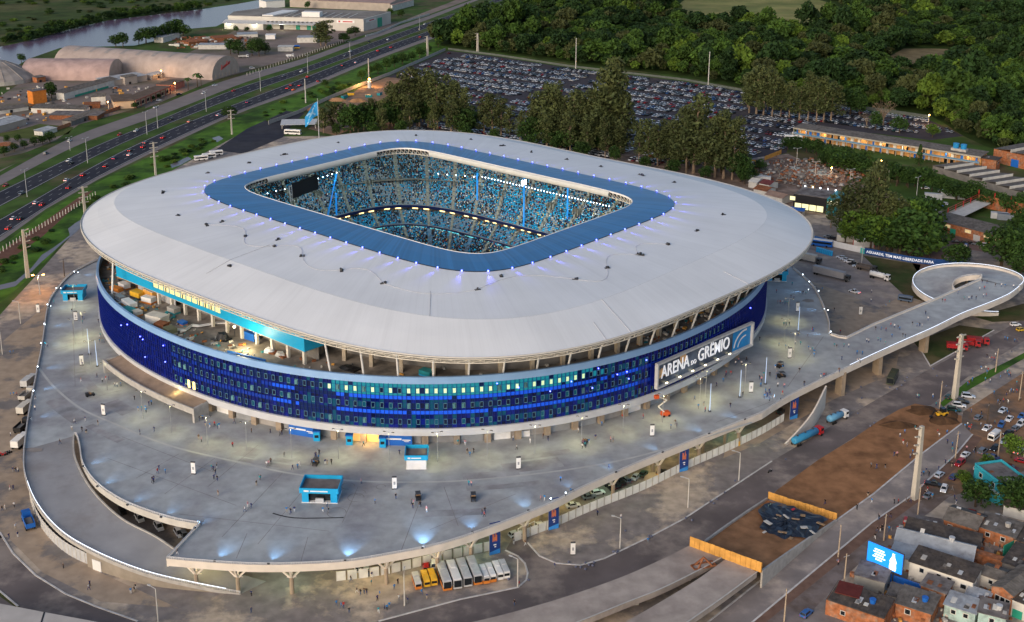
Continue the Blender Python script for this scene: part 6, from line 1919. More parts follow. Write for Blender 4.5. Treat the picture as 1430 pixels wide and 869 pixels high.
def cart(u,v,deg,label,roof=True):
 t=empty('utility_cart',G(u,v,ZD),R(deg),label=label,cat='cart',group='black carts on the plaza')
 q=MB();q.box((0,0,.3),(2.9,1.4,.5),0,0,.92);q.box((-.9,0,.8),(1.1,1.35,.4));q.build('body',BLACK,t)
 if roof:
  q=MB();q.box((.1,0,1.85),(1.9,1.4,.1));q.build('roof',DGREY,t)
  for x in (-.75,.95):
   for s in (-1,1):
    q=MB();q.box((x,s*.62,.8),(.07,.07,1.06));q.build('post',DGREY,t)
 q=MB();q.box((.1,0,.8),(.5,1.2,.25));q.box((-.15,0,1.0),(.12,1.2,.45));q.build('seat',mat('tan_vinyl',(.3,.17,.08),.6,.1,2),t)
 wheelset(t,(-1,1),1.4,.3)
cart(441,649,80,'black cart standing left of the white kiosk near the facade')
cart(584,697,100,'black open cart right of the large cyan kiosk')
cart(661,698,95,'black and orange cart farther right on the near plaza')
cart(126,553,30,'black cart on the left plaza beside the pale drain channel',False)
cart(1089,513,40,'black cart on the right plaza near the lit pylons')
cart(1091,527,20,'black cart with orange load right of the tilted stand on the plaza')
cart(817,619,60,'black cart near the facade on the right-hand plaza',False)
# ================================================================== buildings
def V2(p): return Vector((p[0],p[1],0))
def frame_px(a,b_,z=0):
 """local frame along the ground edge a->b (pixels): origin, angle, length; +y local points away from the camera side"""
 A,B=Vector(G(*a)),Vector(G(*b_));d=B - A
 return A,math.atan2(d.y,d.x),d.length
def building(a,b_,depth,h,wall,roofm,label,name='house',cat='house',group=None,roof='flat',rise=1.2,over=.35,wins=(),doors=(),side=(),parapet_h=0.0,winm=None,ridge_off=.5,tank=False):
 A,rz,L_=frame_px(a,b_)
 t=empty(name,A,rz,label=label,cat=cat,group=group)
 q=MB()
 if roof=='gable':
  q.prism([(0,0),(L_,0),(L_,depth),(0,depth)],0,h)
  yr=depth*ridge_off
  for x in (0,L_):
   q.add([(x,0,h),(x,depth,h),(x,yr,h+rise)],[(0,1,2)])
 elif roof=='gable_x':
  q.prism([(0,0),(L_,0),(L_,depth),(0,depth)],0,h)
  for y in (0,depth): q.add([(0,y,h),(L_,y,h),(L_/2,y,h+rise)],[(0,1,2)])
 else:
  q.prism([(0,0),(L_,0),(L_,depth),(0,depth)],0,h)
 q.build('wall',wall,t)
 q=MB();o=over;th=.14
 def slab(p):
  q.add([*p,*[(x,y,z+th) for x,y,z in p]],[(3,2,1,0),(4,5,6,7),(0,1,5,4),(1,2,6,5),(2,3,7,6),(3,0,4,7)])
 ribs=[]
 if roof=='flat':
  q.prism([(-o,-o),(L_+o,-o),(L_+o,depth+o),(-o,depth+o)],h,h+.18)
  if parapet_h:
   for c,s in (((L_/2,.1,h),(L_,.2,parapet_h)),((L_/2,depth - .1,h),(L_,.2,parapet_h)),((.1,depth/2,h),(.2,depth - .4,parapet_h)),((L_ - .1,depth/2,h),(.2,depth - .4,parapet_h))):
    q2=MB();q2.box((c[0],c[1],c[2]+.18),s);q2.build('parapet',wall,t)
 elif roof=='shed':
  P=[(-o,-o,h),(L_+o,-o,h),(L_+o,depth+o,h+rise),(-o,depth+o,h+rise)];slab(P)
  ribs=[((x,-o,h+th),(x,depth+o,h+rise+th)) for x in np.arange(0,L_,1.0)]
 elif roof=='gable':
  yr=depth*ridge_off
  slab([(-o,-o,h - .1),(L_+o,-o,h - .1),(L_+o,yr,h+rise),(-o,yr,h+rise)])
  slab([(-o,yr,h+rise),(L_+o,yr,h+rise),(L_+o,depth+o,h - .1),(-o,depth+o,h - .1)])
  for x in np.arange(0,L_,1.0): ribs += [((x,-o,h - .1+th),(x,yr,h+rise+th)),((x,yr,h+rise+th),(x,depth+o,h - .1+th))]
  q.bar((-o,yr,h+rise+th),(L_+o,yr,h+rise+th),.35,.15)
 elif roof=='gable_x':
  slab([(-o,-o,h - .1),(L_/2,-o,h+rise),(L_/2,depth+o,h+rise),(-o,depth+o,h - .1)])
  slab([(L_/2,-o,h+rise),(L_+o,-o,h - .1),(L_+o,depth+o,h - .1),(L_/2,depth+o,h+rise)])
  for y in np.arange(0,depth,1.0): ribs += [((-o,y,h - .1+th),(L_/2,y,h+rise+th)),((L_/2,y,h+rise+th),(L_+o,y,h - .1+th))]
 elif roof=='saw':
  nb=max(2,int(L_/9));bw=L_/nb
  for k in range(nb):
   slab([(k*bw,-o,h),((k+1)*bw - .3,-o,h+rise),((k+1)*bw - .3,depth+o,h+rise),(k*bw,depth+o,h)])
 ro=q.build('roof',roofm,t)
 if cat=='house' or cat=='workshop':
  for k in range(4 if roof != 'flat' else 2):
   x,y=random.uniform(.12,.85)*L_,random.uniform(.1,.42)*depth
   z=h+.2 if roof=='flat' else h+rise*y/depth+.16 if roof=='shed' else h - .1+rise*y/(depth*.5)+.16 if roof=='gable' else 0
   if z: g=MB();sl=0 if roof=='flat' else rise/(depth if roof=='shed' else depth*.5);w_,l2=random.uniform(.8,1.3),random.uniform(1.2,2.4);g.add([(x,y,z),(x+w_,y,z),(x+w_,y+l2,z+sl*l2),(x,y+l2,z+sl*l2),(x,y,z+.06),(x+w_,y,z+.06),(x+w_,y+l2,z+.06+sl*l2),(x,y+l2,z+.06+sl*l2)],[(3,2,1,0),(4,5,6,7),(0,1,5,4),(1,2,6,5),(2,3,7,6),(3,0,4,7)]);g.build('roof_patch',random.choice((GALV,OFFW,RUST,TILE,W_CONC)),ro)
  if random.random() < .3 and roof != 'gable_x': tank=True
 if ribs:
  r_=MB()
  for s,e in ribs: r_.bar(s,e,.12,.1)
  r_.build('roof_ribs',roofm,ro,kind='stuff')
 if roof=='saw':
  for k in range(nb):
   g=MB();g.box(((k+1)*bw - .15,depth/2,h),(.3,depth+2*o,rise+.25));g.build('rooflight',OFFW,ro)
 for (fx,z,w_,hh,face) in wins:
  g=MB()
  if face=='f': c,s=(fx*L_,-.03,z),(w_,.1,hh);fr=(w_+.3,.06,hh+.3)
  elif face=='l': c,s=(-.03,fx*depth,z),(.1,w_,hh);fr=(.06,w_+.3,hh+.3)
  else: c,s=(L_+.03,fx*depth,z),(.1,w_,hh);fr=(.06,w_+.3,hh+.3)
  g.box((c[0],c[1],c[2] - .15),fr);f_=g.build('window',OFFW if wall != OFFW else GALV,t)
  g=MB();g.box(c,s);g.build('pane',winm or GLASS_D,f_)
 for (fx,w_,hh,m,face) in doors:
  g=MB()
  if face=='f': g.box((fx*L_,-.03,0),(w_,.1,hh))
  elif face=='l': g.box((-.03,fx*depth,0),(.1,w_,hh))
  else: g.box((L_+.03,fx*depth,0),(.1,w_,hh))
  g.build('door',m,t)
 if tank:
  g=MB();zt=h+(rise*.6 if roof=='shed' else rise if roof != 'flat' else .2)
  g.tube([(L_*.7,depth*.5,zt),(L_*.7,depth*.5,zt+1.2)],[.65,.8],10);g.build('water_tank',random.choice((BLUEP,GALV,W_CONC)),t)
 return t
DARKR=mat('dark_tile_roof',(.075,.065,.06),.9,.3,.8,col2=(.11,.09,.075),s2=.3)
METR=mat('light_metal_roof',(.36,.38,.4),.5,.18,.5,col2=(.24,.24,.25),thr=(.5,.65),s2=.2)
CONR=mat('stained_concrete_roof',(.2,.18,.17),.9,.25,.4,col2=(.12,.1,.095),s2=.25)
LTEAL=mat('pale_teal_wall',(.38,.52,.48),.8,.15,.5,col2=(.25,.32,.3),s2=.4)
CYW=mat('turquoise_wall',(.03,.36,.46),.7,.1,.5)
HG='houses at the lower right'
building((1358,676),(1396,706),9,6.0,CYW,CONR,'turquoise two-storey house with flat dark roof beside the leafy tree',roof='flat',over=-.4,parapet_h=.7,wins=[(.25,3.9,1.2,1.2,'f'),(.7,3.9,1.2,1.2,'f'),(.5,3.8,1.3,1.3,'r')],doors=[(.75,2.4,2.6,OFFW,'f')],group=HG)
building((1396.5,706),(1424,684),5,3.2,CYW,OFFW,'low turquoise annexe on the right side of the turquoise house',name='annexe',cat='annexe',roof='flat',over=.2)
building((1316,744),(1362,759),9,4.2,BRICK,TILE,'brick house with grey gable roof, behind the long metal-roofed workshop',roof='gable',rise=1.6,wins=[(.2,2,1,1,'f')],group=HG)
building((1279,746),(1315,752),5,2.8,BRICK,CONR,'low brick lean-to with flat brown roof at the street corner',roof='flat',over=.3,group=HG)
building((1362,753),(1415,770),8,4.0,BRICK,TILE,'wide unfinished brick house with flat roof near the parked white car',roof='shed',rise=.5,wins=[(.3,2,1,1,'f'),(.7,2,1,1,'f')],group=HG)
building((1300,768),(1408,800),2.5,2.6,BRICK,BRICK,'long roofless brick wall enclosure behind the metal-roofed workshop',name='brick_enclosure',cat='wall',roof='flat',over=0)
building((1248,773),(1356,800),8,3.4,BRICK,METR,'long workshop with pale patched metal gable roof',name='workshop',cat='workshop',roof='gable',rise=2.0,group=HG,wins=[(.5,1.2,1,1,'r')])
building((1262,757),(1365,782),6,3.4,BRICK,DARKR,'dark-roofed shed directly behind the pale metal-roofed workshop',name='shed',cat='shed',roof='shed',rise=.9,group=HG)
building((1241,791),(1272,800),6,3.6,OFFW,METR,'small white shed with pale roof beside the illuminated billboard',name='shed',cat='shed',roof='shed',rise=.4,group=HG)
building((1268,808),(1356,838),7.5,5.0,OFFW,DARKR,'long white two-storey house with dark roof and small windows',roof='shed',rise=.7,wins=[(.2,3,1,1.1,'f'),(.47,3,1,1.1,'f'),(.64,3,1,1.1,'f'),(.86,2.4,1.3,1.1,'f'),(.5,3,1,1.2,'r')],group=HG)
building((1224,806),(1310,836),.35,1.9,BLUEP,BLUEP,'low blue boundary wall in front of the white house',name='boundary_wall',cat='wall',roof='flat',over=.05)
building((1192,820),(1234,832),7.5,3.6,mat('grey_render',(.3,.29,.26),.9,.2,.4),CONR,'grey rendered block with flat stained roof below the billboard',roof='flat',over=.25,group=HG)
building((1152,858),(1233,886),9,4.0,BRICK,DARKR,'unfinished brick house with open orange walls at the bottom edge',roof='shed',rise=.6,over=-.2,parapet_h=0,group=HG,wins=[(.3,1.5,1,1,'f')])
building((1166,850),(1196,858),5,4.6,RUST,mat('dark_red_roof',(.13,.03,.025),.8,.2,.5),'small shed with dark red roof beside the unfinished brick house',name='shed',cat='shed',roof='flat',group=HG)
building((1249,862),(1298,878),8,4.0,BRICK,TILE,'brick house with grey-brown flat roof at the bottom edge',roof='shed',rise=.5,wins=[(.35,2,1.2,1.2,'f')],group=HG,doors=[(.8,1,2.2,RUST,'f')])
building((1284,838),(1318,850),6,4.2,BRICK,CONR,'small brick house with brown flat roof in front of the long white house',roof='flat',wins=[(.5,2,1.4,1.4,'f')],group=HG)
building((1317,862),(1360,876),6,3.6,LTEAL,METR,'pale teal house with shabby light roof at the bottom edge',roof='shed',rise=.4,wins=[(.3,1.8,1,1,'f'),(.7,1.8,1,1,'f')],group=HG)
building((1364,876),(1402,886),6,4.2,LTEAL,CONR,'pale green house with stained roof at the bottom edge',roof='shed',rise=.4,wins=[(.5,2.3,1,1,'f')],group=HG)
building((1382,846),(1411,860),14,5.6,BRICK,TILE,'tall brick house with long tan sloping roof at the right',roof='gable_x',rise=1.0,wins=[(.3,2.4,1,1.4,'f'),(.55,2.4,1,1.4,'f'),(.8,2.4,1,1.4,'f')],group=HG,tank=False)
building((1411,860),(1440,872),10,4.6,OFFW,DARKR,'dark-roofed house at the right picture edge',roof='shed',rise=.5,group=HG,doors=[(.3,2.4,2.2,GREEN,'f')])
building((1398,800),(1440,815),11,3.2,W_CONC_D,DARKR,'low house with very dark roof behind the tall brick house',roof='shed',rise=.5,group=HG)
building((1415,770),(1440,778),9,3.6,BRICK,DARKR,'brick house at the right edge beside the green screen',roof='shed',rise=.5,group=HG)
building((1305,800),(1330,808),4,2.6,BRICK,RUST,'tiny brick outhouse with rusty roof beside the long white house',name='outhouse',cat='outhouse',roof='shed',rise=.3,group=HG)
building((1238,845),(1262,852),5,3.0,W_CONC,TILE,'low grey outhouse between the brick houses at the bottom edge',name='outhouse',cat='outhouse',roof='shed',rise=.4,group=HG,doors=[(.5,.9,2,RUST,'f')])
building((1345,850),(1376,860),5,3.2,BRICK,METR,'small brick house with pale roof above the teal house',roof='shed',rise=.4,group=HG,wins=[(.5,1.6,.9,.9,'f')])
building((1368,818),(1396,828),6,3.4,OFFW,TILE,'off-white small house right of the long white house',roof='gable',rise=.9,group=HG,wins=[(.5,1.6,.9,.9,'f')])
building((1400,720),(1440,730),9,3.4,OFFW,DARKR,'dark-roofed house right of the turquoise house',roof='gable',rise=1,group=HG)
p=G(1408,773);q=MB();q.box((0,0,0),(5,.15,3.2));o=q.build('screen',GREEN,None,p,R(35),label='bright green screen panel fixed by the brick house at the right',cat='screen')
q=MB()
for k in range(420):
 u,v=random.uniform(1190,1430),random.uniform(735,869)
 if u < 1240 and v < 800 or v < 720+(1430 - u)*.1: continue
 p=G(u,v);s_=random.uniform(.3,1.5)
 q.box((p[0],p[1],0.03),(s_,s_*random.uniform(.2,1),random.uniform(.15,1.2)),random.uniform(0,3),random.randrange(8))
q.build('yard_clutter',[RUST,W_CONC,DGREY,BRICK,OFFW,WOODY,BLUEP,TILE],kind='stuff',label='planks, tins and rubbish lying in the yards between the houses',cat='clutter')
A,rz,Lb=frame_px((1212,800),(1254,818))
t=empty('billboard',A,rz,label='bright blue illuminated billboard with white bottle picture',cat='billboard')
BBL=mat('lit_blue_screen',(.01,.2,.7),.4,0,emit=(.01,.22,.85),es=.8)
BBW=mat('lit_white_print',(.9,.95,1),.4,0,emit=(.85,.92,1),es=1.0)
q=MB();q.box((Lb/2,0,3.4),(Lb+1.2,.3,5.6));q.build('screen',BBL,t)
q=MB();q.box((Lb/2,.25,3.2),(Lb+1.6,.3,6.0));q.build('frame',DGREY,t)
for x in (Lb*.2,Lb*.8):
 q=MB();q.box((x,.3,0),(.3,.3,3.3));q.build('leg',DGREY,t)
q=MB()
bx=Lb*.78
prof=[(.85,3.7),(.95,4.6),(.8,5.6),(.95,6.2),(.4,7.4),(.3,8.1),(.34,8.4)]
q.add([(bx - w_,-.2,z) for w_,z in prof]+[(bx+w_,-.2,z) for w_,z in prof[::-1]],[tuple(range(14))[::-1]])
q.build('bottle_print',BBW,t)
q=MB()
for k,(w_,z) in enumerate(((2.6,7.6),(3.2,6.9),(2.4,6.2),(3.4,5.5),(1.8,4.8))): q.box((Lb*.32,-.2,z),(w_,.05,.32))
q.build('print_lines',BBW,t)
for x in (.25,.7):
 q=MB();q.ball((Lb*x,-1.6,1.8),.3);q.build('lamp',LAMP_W,t)
lamp('SPOT',(A.x+2,A.y - 3.5,2.2),900,(.9,.95,1),(A.x+4,A.y,6),90,.8,name='billboard_lamp')
lamp('POINT',G(1302,832,2.0),260,(1,.55,.3),name='yard_lamp',radius=.3)
# ---- warehouses and workshops at the upper left
def vault(f1,f2,back_apex,h,label,m,ribsn=0):
 F1,F2=Vector(G(*f1)),Vector(G(*f2))
 mid_=(F1+F2)/2
 Bk=Vector(G(*back_apex,h));Bk.z=0
 ax=Bk - mid_;L_=ax.length;ax.normalize()
 w_=(F2 - F1).length/2
 s=Vector((-ax.y,ax.x,0))
 if s.dot(F2 - F1) < 0: s=-s
 w_=abs(s.dot(F2 - F1))/2
 t=empty('warehouse',mid_,0,label=label,cat='warehouse',group='vaulted warehouses by the river')
 N_=20
 def arc(d_,k=1.0): return [tuple(ax*d_+s*(-w_*math.cos(a)*k)+Vector((0,0,h*math.sin(a) ** .8*k))) for a in np.linspace(0,math.pi,N_)]
 q=MB();n=14
 for i in range(n): q.strip(arc(L_*i/n),arc(L_*(i+1)/n))
 q.build('vault_roof',m,t,smooth=True)
 q=MB();q.add(arc(0.05),[tuple(range(N_))]);q.build('end_wall',OFFPINK2,t);q=MB();q.add(arc(L_ - .05),[tuple(range(N_))[::-1]]);q.build('end_wall',OFFPINK2,t)
 if ribsn:
  for i in range(1,ribsn+1):
   q=MB();P0,P1=arc(L_*(i - .12)/(ribsn+1),1.006),arc(L_*(i+.12)/(ribsn+1),1.006)
   q.strip(P0[6:14],P1[6:14]);q.build('rooflight_strip',mat('dusty_rooflight',(.3,.27,.25),.7,.15,.4),t)
 return t,ax,s,w_,L_,mid_
OFFPINK=mat('pinkish_shell_roof',(.43,.35,.31),.85,.12,.15,col2=(.33,.27,.24),thr=(.5,.7),s2=.06)
OFFPINK2=mat('pinkish_end_wall',(.42,.36,.31),.85,.12,.2)
t,ax,s,w_,L_,mid_=vault((292,112),(339,101),(95,64),16.5,'long pink-grey barrel-vaulted warehouse with red lettering on its end wall',OFFPINK,9)
q=MB()
for k in range(7):
 a=-ax*.15+s*(-7+k*2.0);z=6.2+.5*k
 q.bar(tuple(a+Vector((0,0,z))),tuple(a+s*1.3+Vector((0,0,z+(4 if k in (0,4) else 2.4)))),.8,.2)
q.bar(tuple(-ax*.15+s*-6+Vector((0,0,6.6))),tuple(-ax*.15+s*6+Vector((0,0,10.2))),.4,.2)
q.build('red_lettering',RED,t)
for k in range(7):
 q=MB();a=-ax*.2+s*(-w_*.75+k*w_*1.5/6);q.box((a.x,a.y,0),(.5,.5,3.6));q.build('buttress',OFFPINK2,t)
vault((147,113),(179,102),(40,82),14.5,'shorter pink barrel-vaulted warehouse in front of the longer vault',mat('pink_shell_roof',(.46,.33,.3),.85,.12,.15,col2=(.36,.26,.24),s2=.07))
c=Vector(G(-2,112));t=empty('domed_store',c,0,label='grey ribbed domed storehouse at the left edge by the river',cat='storehouse')
Rd,Hd=30,17
DOMEM=mat('dome_concrete',(.34,.3,.27),.9,.15,.2,col2=(.26,.23,.21),s2=.08)
q=MB();N_=24
prev=None
for k in range(8):
 f=k/7;r=Rd*(1 - f) ** .75 if k < 7 else .6;z=3+(Hd - 3)*f
 cur=[(r*math.cos(2*math.pi*i/N_),r*math.sin(2*math.pi*i/N_),z) for i in range(N_)]
 if prev: q.strip(prev,cur,0,True)
 prev=cur
q.build('shell',DOMEM,t)
q=MB();q.strip([(Rd*math.cos(2*math.pi*i/N_),Rd*math.sin(2*math.pi*i/N_),0) for i in range(N_)],[(Rd*math.cos(2*math.pi*i/N_),Rd*math.sin(2*math.pi*i/N_),3) for i in range(N_)],0,True);q.build('base_wall',W_CONC,t)
for i in range(0,N_,2):
 q=MB();a=2*math.pi*i/N_
 pts=[(Rd*(1 - k/7) ** .75*math.cos(a),Rd*(1 - k/7) ** .75*math.sin(a),3.1+(Hd - 3)*k/7) for k in range(7)]
 for s_,e_ in zip(pts,pts[1:]): q.bar(s_,e_,.6,.5)
 q.build('rib',DOMEM,t)
q=MB();q.box((2,-Rd+.3,0),(6,1.5,3.5));q.build('doorway',BLACK,t)
IG='industrial buildings beside the highway'
building((47,146),(66,143),8,9.5,ORANGE,CONR,'plain orange cube building beside the dark tree',name='store',cat='building',group=IG)
building((44,158),(118,160),9,3.5,OFFW,TILE,'low pale shed with grey roof in front of the orange cube',name='shed',cat='shed',roof='shed',rise=1.2,group=IG,doors=[(.15,3,2.5,RUST,'f')])
building((70,167),(136,168),13,3.2,RUST,CONR,'low grey-roofed open shed nearest the highway',name='shed',cat='shed',roof='flat',over=1,group=IG)
building((90,140),(165,119),7,5,OFFW,TILE,'long narrow shed with green stripe left of the vaults',name='shed',cat='shed',roof='shed',rise=1.5,group=IG,doors=[(.5,40,1.6,GREEN,'f')])
building((128,147),(148,146),8,6.0,OFFW,TILE,'small white gabled shed among the low roofs',name='shed',cat='shed',roof='gable',rise=1.5,group=IG)
building((150,122),(206,113),16,4.6,OFFPINK2,METR,'low wide building with pale roof joining the two vaults',name='workshop',cat='workshop',roof='shed',rise=.6,group=IG)
PINKT=mat('salmon_trim',(.42,.16,.12),.8,.1,.5)
t=building((160,153),(188,151),26,5.6,mat('peach_wall',(.62,.45,.3),.8,.1,.3),mat('brown_flat_roof',(.14,.1,.075),.9,.25,.2),'peach-walled office with brown roof and salmon trim',name='office',cat='office',over=.8,group=IG)
A,rz,L_=frame_px((188,151),(236,131));t=empty('office_wing',A,rz,label='salmon trimmed arcade wing of the peach office facing the highway',cat='building',group=IG)
q=MB();q.box((L_/2,5,0),(L_,10,5.2));q.build('wall',MATS['peach_wall'],t)
q=MB();q.box((L_/2,4.5,5.2),(L_+1,12,.7));q.build('roof',MATS['brown_flat_roof'],t)
q=MB();q.box((L_/2,-1.6,5.1),(L_+1.2,.2,.9));q.build('trim',PINKT,t)
for k in range(8):
 q=MB();q.box((L_*k/7,-1.2,0),(.6,.6,5.1));q.build('pillar',PINKT,t)
for k in range(7):
 q=MB();q.box((L_*(k+.5)/7,-.05,1),(L_/9,.1,2.2));q.build('window',GLASS_D,t)
building((238,128),(258,121),12,5,PINKT,MATS['brown_flat_roof'],'salmon gatehouse right of the arcade wing',name='gatehouse',cat='building',over=.6,group=IG)
building((-5,187),(37,175),18,4.5,OFFPINK2,METR,'grey-roofed store at the left edge with a parked car in front',name='store',cat='building',roof='gable',rise=1.5,group=IG)
building((-8,216),(21,208),10,3,OFFW,BRICK,'small white house with brown roof at the left edge',name='hut',cat='house',roof='gable',rise=1,group=IG)
building((75,184),(214,137),.4,2.2,mat('orange_wall',(.35,.15,.08),.9,.2,.3),BRICK,'long low orange boundary wall beside the service road',name='boundary_wall',cat='wall',over=.05)
for i,(a,b_,dp,h,w,r,l) in enumerate([((0,160),(40,154),8,2.6,OFFW,TILE,'low grey shed below the domed store'),((100,176),(146,160),7,3,W_CONC_D,TILE,'dark open shelter beside the orange boundary wall'),((118,152),(140,151),5,3,RUST,RUST,'rusty lean-to behind the white gabled shed'),((52,116),(64,114),6,4,BRICK,CONR,'brick hut between dome and short vault'),((212,112),(236,105),6,3.4,OFFPINK2,METR,'pale lean-to along the foot of the long vault'),((175,119),(192,116),6,6,OFFPINK2,TILE,'taller pale block joining the vaults'),((60,190),(80,184),7,2.6,OFFW,METR,'small pale hut among the shrubs near the service road')]):
 building(a,b_,dp,h,w,r,l,name='shed',cat='shed',roof='shed',rise=.7,group=IG,doors=[(.4,2,2,BLACK,'f')])
q=MB()
for k in range(260):
 u,v=random.uniform(0,240),random.uniform(118,180)
 if v > 190 - u*.28 or v < 122: continue
 p=G(u,v);s_=random.uniform(.6,3.2);q.box((p[0],p[1],.04),(s_,s_*random.uniform(.3,1),random.uniform(.3,1.6)),random.uniform(0,3),random.randrange(5))
q.build('yard_clutter',[RUST,W_CONC,DGREY,OFFW,WOODY],kind='stuff',label='stacked materials scattered over the industrial yard by the highway',cat='clutter')
for (u,v,dg,c) in [(33,174,20,'white'),(104,150,40,'grey'),(222,141,30,'white'),(300,120,30,'silver'),(352,96,20,'white'),(250,133,30,'black')]:
 full_car(u,v,dg,c,zone='cars at the industrial yard')
A,rz,L_=frame_px((319,39),(508,44));t=empty('distribution_warehouse',A,rz,label='large white flat-roofed warehouse with green doors by the highway',cat='warehouse')
C=Vector(G(546,33));dpx=C - Vector(G(508,44));W_=95.0
lc=Matrix.Rotation(-rz,3,'Z') @ (C - A)
q=MB();fp=[(0,0),(L_,0),(lc.x,lc.y),(lc.x - L_*.98,lc.y+10),(-6,30)]
q.prism(fp,0,12.5);q.build('wall',mat('warehouse_cream',(.56,.53,.48),.7,.08,.1),t)
q=MB();q.prism([(p[0]*.985+.5,p[1]*.97+1.2) for p in fp],12.5,12.9);q.build('roof',mat('warehouse_grey_roof',(.2,.18,.165),.9,.2,.05,col2=(.27,.25,.22),s2=.03),t)
q=MB()
for k in range(9): q.box((L_*(.42+.058*k),20,12.9),(L_*.006,36,.4))
q.build('roof_joint',OFFW,t,kind='stuff')
q=MB();q.prism([(L_*.25,3),(L_*.33,3),(L_*.42,45),(L_*.3,45)],12.9,14);q.build('pale_roof_strip',WHITE,t)
q=MB();q.box((L_*.61,8,12.9),(L_*.13,10,5));q.build('roof_penthouse',WHITE,t)
q=MB();q.add([(-3,-9,6.0),(L_*.72,-9,6.0),(L_*.72,0,8.2),(-3,0,8.2),(-3,-9,6.3),(L_*.72,-9,6.3),(L_*.72,0,8.5),(-3,0,8.5)],[(3,2,1,0),(4,5,6,7),(0,1,5,4),(1,2,6,5),(2,3,7,6),(3,0,4,7)]);q.build('canopy',GALV,t)
q=MB();q.box((L_*.14,-4.5,0),(L_*.29,9,6));q.build('loading_bay_wall',MATS['warehouse_cream'],t)
for fx,m in ((.31,GREEN),(.4,BLACK),(.52,GREEN),(.6,GREEN),(.64,GREEN),(.7,ORANGE)):
 q=MB();q.box((L_*fx,-.1,0),(L_*.03,.2,4.6));q.build('door',m,t)
for k in range(13):
 q=MB();q.box((L_*(.31+.032*k),-4.6,8.05),(1.4,3.6,.6));q.build('rooflight',DGREY,t)
q=MB();q.box((L_*.87,-.12,8.0),(L_*.13,.1,3.0));q.build('sign_board',WHITE,t)
q=MB();q.box((L_*.885,-.2,8.9),(L_*.07,.1,1.1));q.box((L_*.825,-.2,8.8),(2,.1,1.6));q.build('red_sign_print',RED,t)
ux,uy=lc.x - L_,lc.y;ul=math.hypot(ux,uy);ua=math.atan2(uy,ux)
q=MB();q.box((L_+ux*.58,uy*.58 - .3,0),(ul*.16,.8,9.5),ua);q.build('green_porch',GREEN,t)
q=MB();q.box((L_+ux*.26+.1,uy*.26 - .15,8.2),(ul*.34,.15,2.6),ua);q.build('sign_board',WHITE,t)
q=MB();q.box((L_+ux*.29+.2,uy*.29 - .3,9),(ul*.18,.1,1.0),ua);q.build('red_sign_print',RED,t)
for fx in (.03,.22,.42):
 lamp('POINT',tuple(A+Matrix.Rotation(rz,3,'Z') @ Vector((L_*fx,-11,5.4))),900,(.95,1,.7),name='bay_lamp')
building((405,10),(545,16),60,9,OFFPINK2,mat('pink_metal_roof',(.36,.26,.24),.8,.12,.05),'pink-roofed warehouse beyond the large white one',name='warehouse',cat='warehouse',roof='gable',rise=3)
building((548,16),(578,8),30,7,OFFW,MATS['pink_metal_roof'],'pale gabled shed right of the pink-roofed warehouse',name='shed',cat='shed',roof='gable',rise=2)
building((372,12),(398,10),20,8,WHITE,METR,'small white building at the top beyond the river end',name='store',cat='building')
YG='scrapyard sheds between river and highway'
for i,(a,b_,dp,h,w,r,l) in enumerate([((228,60),(251,54),10,5,OFFW,METR,'white open shed at the left of the scrapyard'),((277,69),(316,69),9,4,OFFW,METR,'long pale shed across the front of the scrapyard'),((300,58),(330,56),14,3,RUST,RUST,'rust-red low shed in the scrapyard'),((332,53),(360,52),12,3,OFFW,METR,'pale low shed behind the scrapyard trees'),((388,72),(409,72),8,4,OFFW,OFFW,'small cream hut right of the scrapyard trees'),((415,60),(443,60),10,5,OFFW,METR,'white shed with pale curved roof behind the tall tree'),((371,55),(384,55),6,4,WHITE,WHITE,'white container beyond the scrapyard'),((264,64),(290,61),14,3,RUST,RUST,'dark red low shed at the left of the scrapyard')]):
 building(a,b_,dp,h,w,r,l,name='shed',cat='shed',roof='shed',rise=.5,group=YG)
q=MB()
for k in range(150):
 p=G(random.uniform(240,350),random.uniform(52,68));q.box((p[0],p[1],0),(random.uniform(1,7),random.uniform(1,4),random.uniform(.4,2.2)),random.uniform(0,3),random.randrange(3))
q.build('scrap',[RUST,OFFW,MATS['rubble_dirt']],kind='stuff',label='heaps of rusty scrap spread over the yard by the river',cat='scrap')
lorry(340,81,20,9,'white lorry parked by the trees near the long vault','flat',WHITE,W_CONC_P)
lorry(405,80,10,7,'white truck beside the service road fence','flat',WHITE,WHITE)
bus(412,68,5,9,2.5,3,BLUEP,YELLOW,None,'blue and yellow bus in the scrapyard',group=None)
# ---- long orange building
A,rz,L_=frame_px((1109,194),(1367,236));dpth=11
t=empty('school_building',A,rz,label='long two-storey orange building with dark roof and open galleries',cat='building')
OW=mat('warm_orange_wall',(.6,.32,.12),.8,.12,.3)
GAL=mat('pale_gallery_frame',(.42,.38,.3),.8,.1,.3)
q=MB();q.box((L_/2,dpth/2+1.2,0),(L_,dpth - 2.4,7.0));q.build('wall',OW,t)
q=MB();q.add([(-.8,-1,7.2),(L_+.8,-1,7.2),(L_+.8,dpth+1,8.0),(-.8,dpth+1,8.0),(-.8,-1,7.6),(L_+.8,-1,7.6),(L_+.8,dpth+1,8.4),(-.8,dpth+1,8.4)],[(3,2,1,0),(4,5,6,7),(0,1,5,4),(1,2,6,5),(2,3,7,6),(3,0,4,7)]);q.build('roof',TILE,t)
q=MB();q.box((L_/2,-1.02,6.7),(L_+1.6,.15,.9));q.build('eaves_beam',GAL,t)
q=MB();q.box((L_/2,-.2,3.3),(L_,2.4,.35));q.build('gallery_floor',W_CONC,t)
q=MB();q.box((L_/2,-1.35,3.65),(L_,.08,.95));q.build('gallery_rail',mat('blue_grey_rail',(.12,.25,.36),.6,.1,.4),t)
nb=26
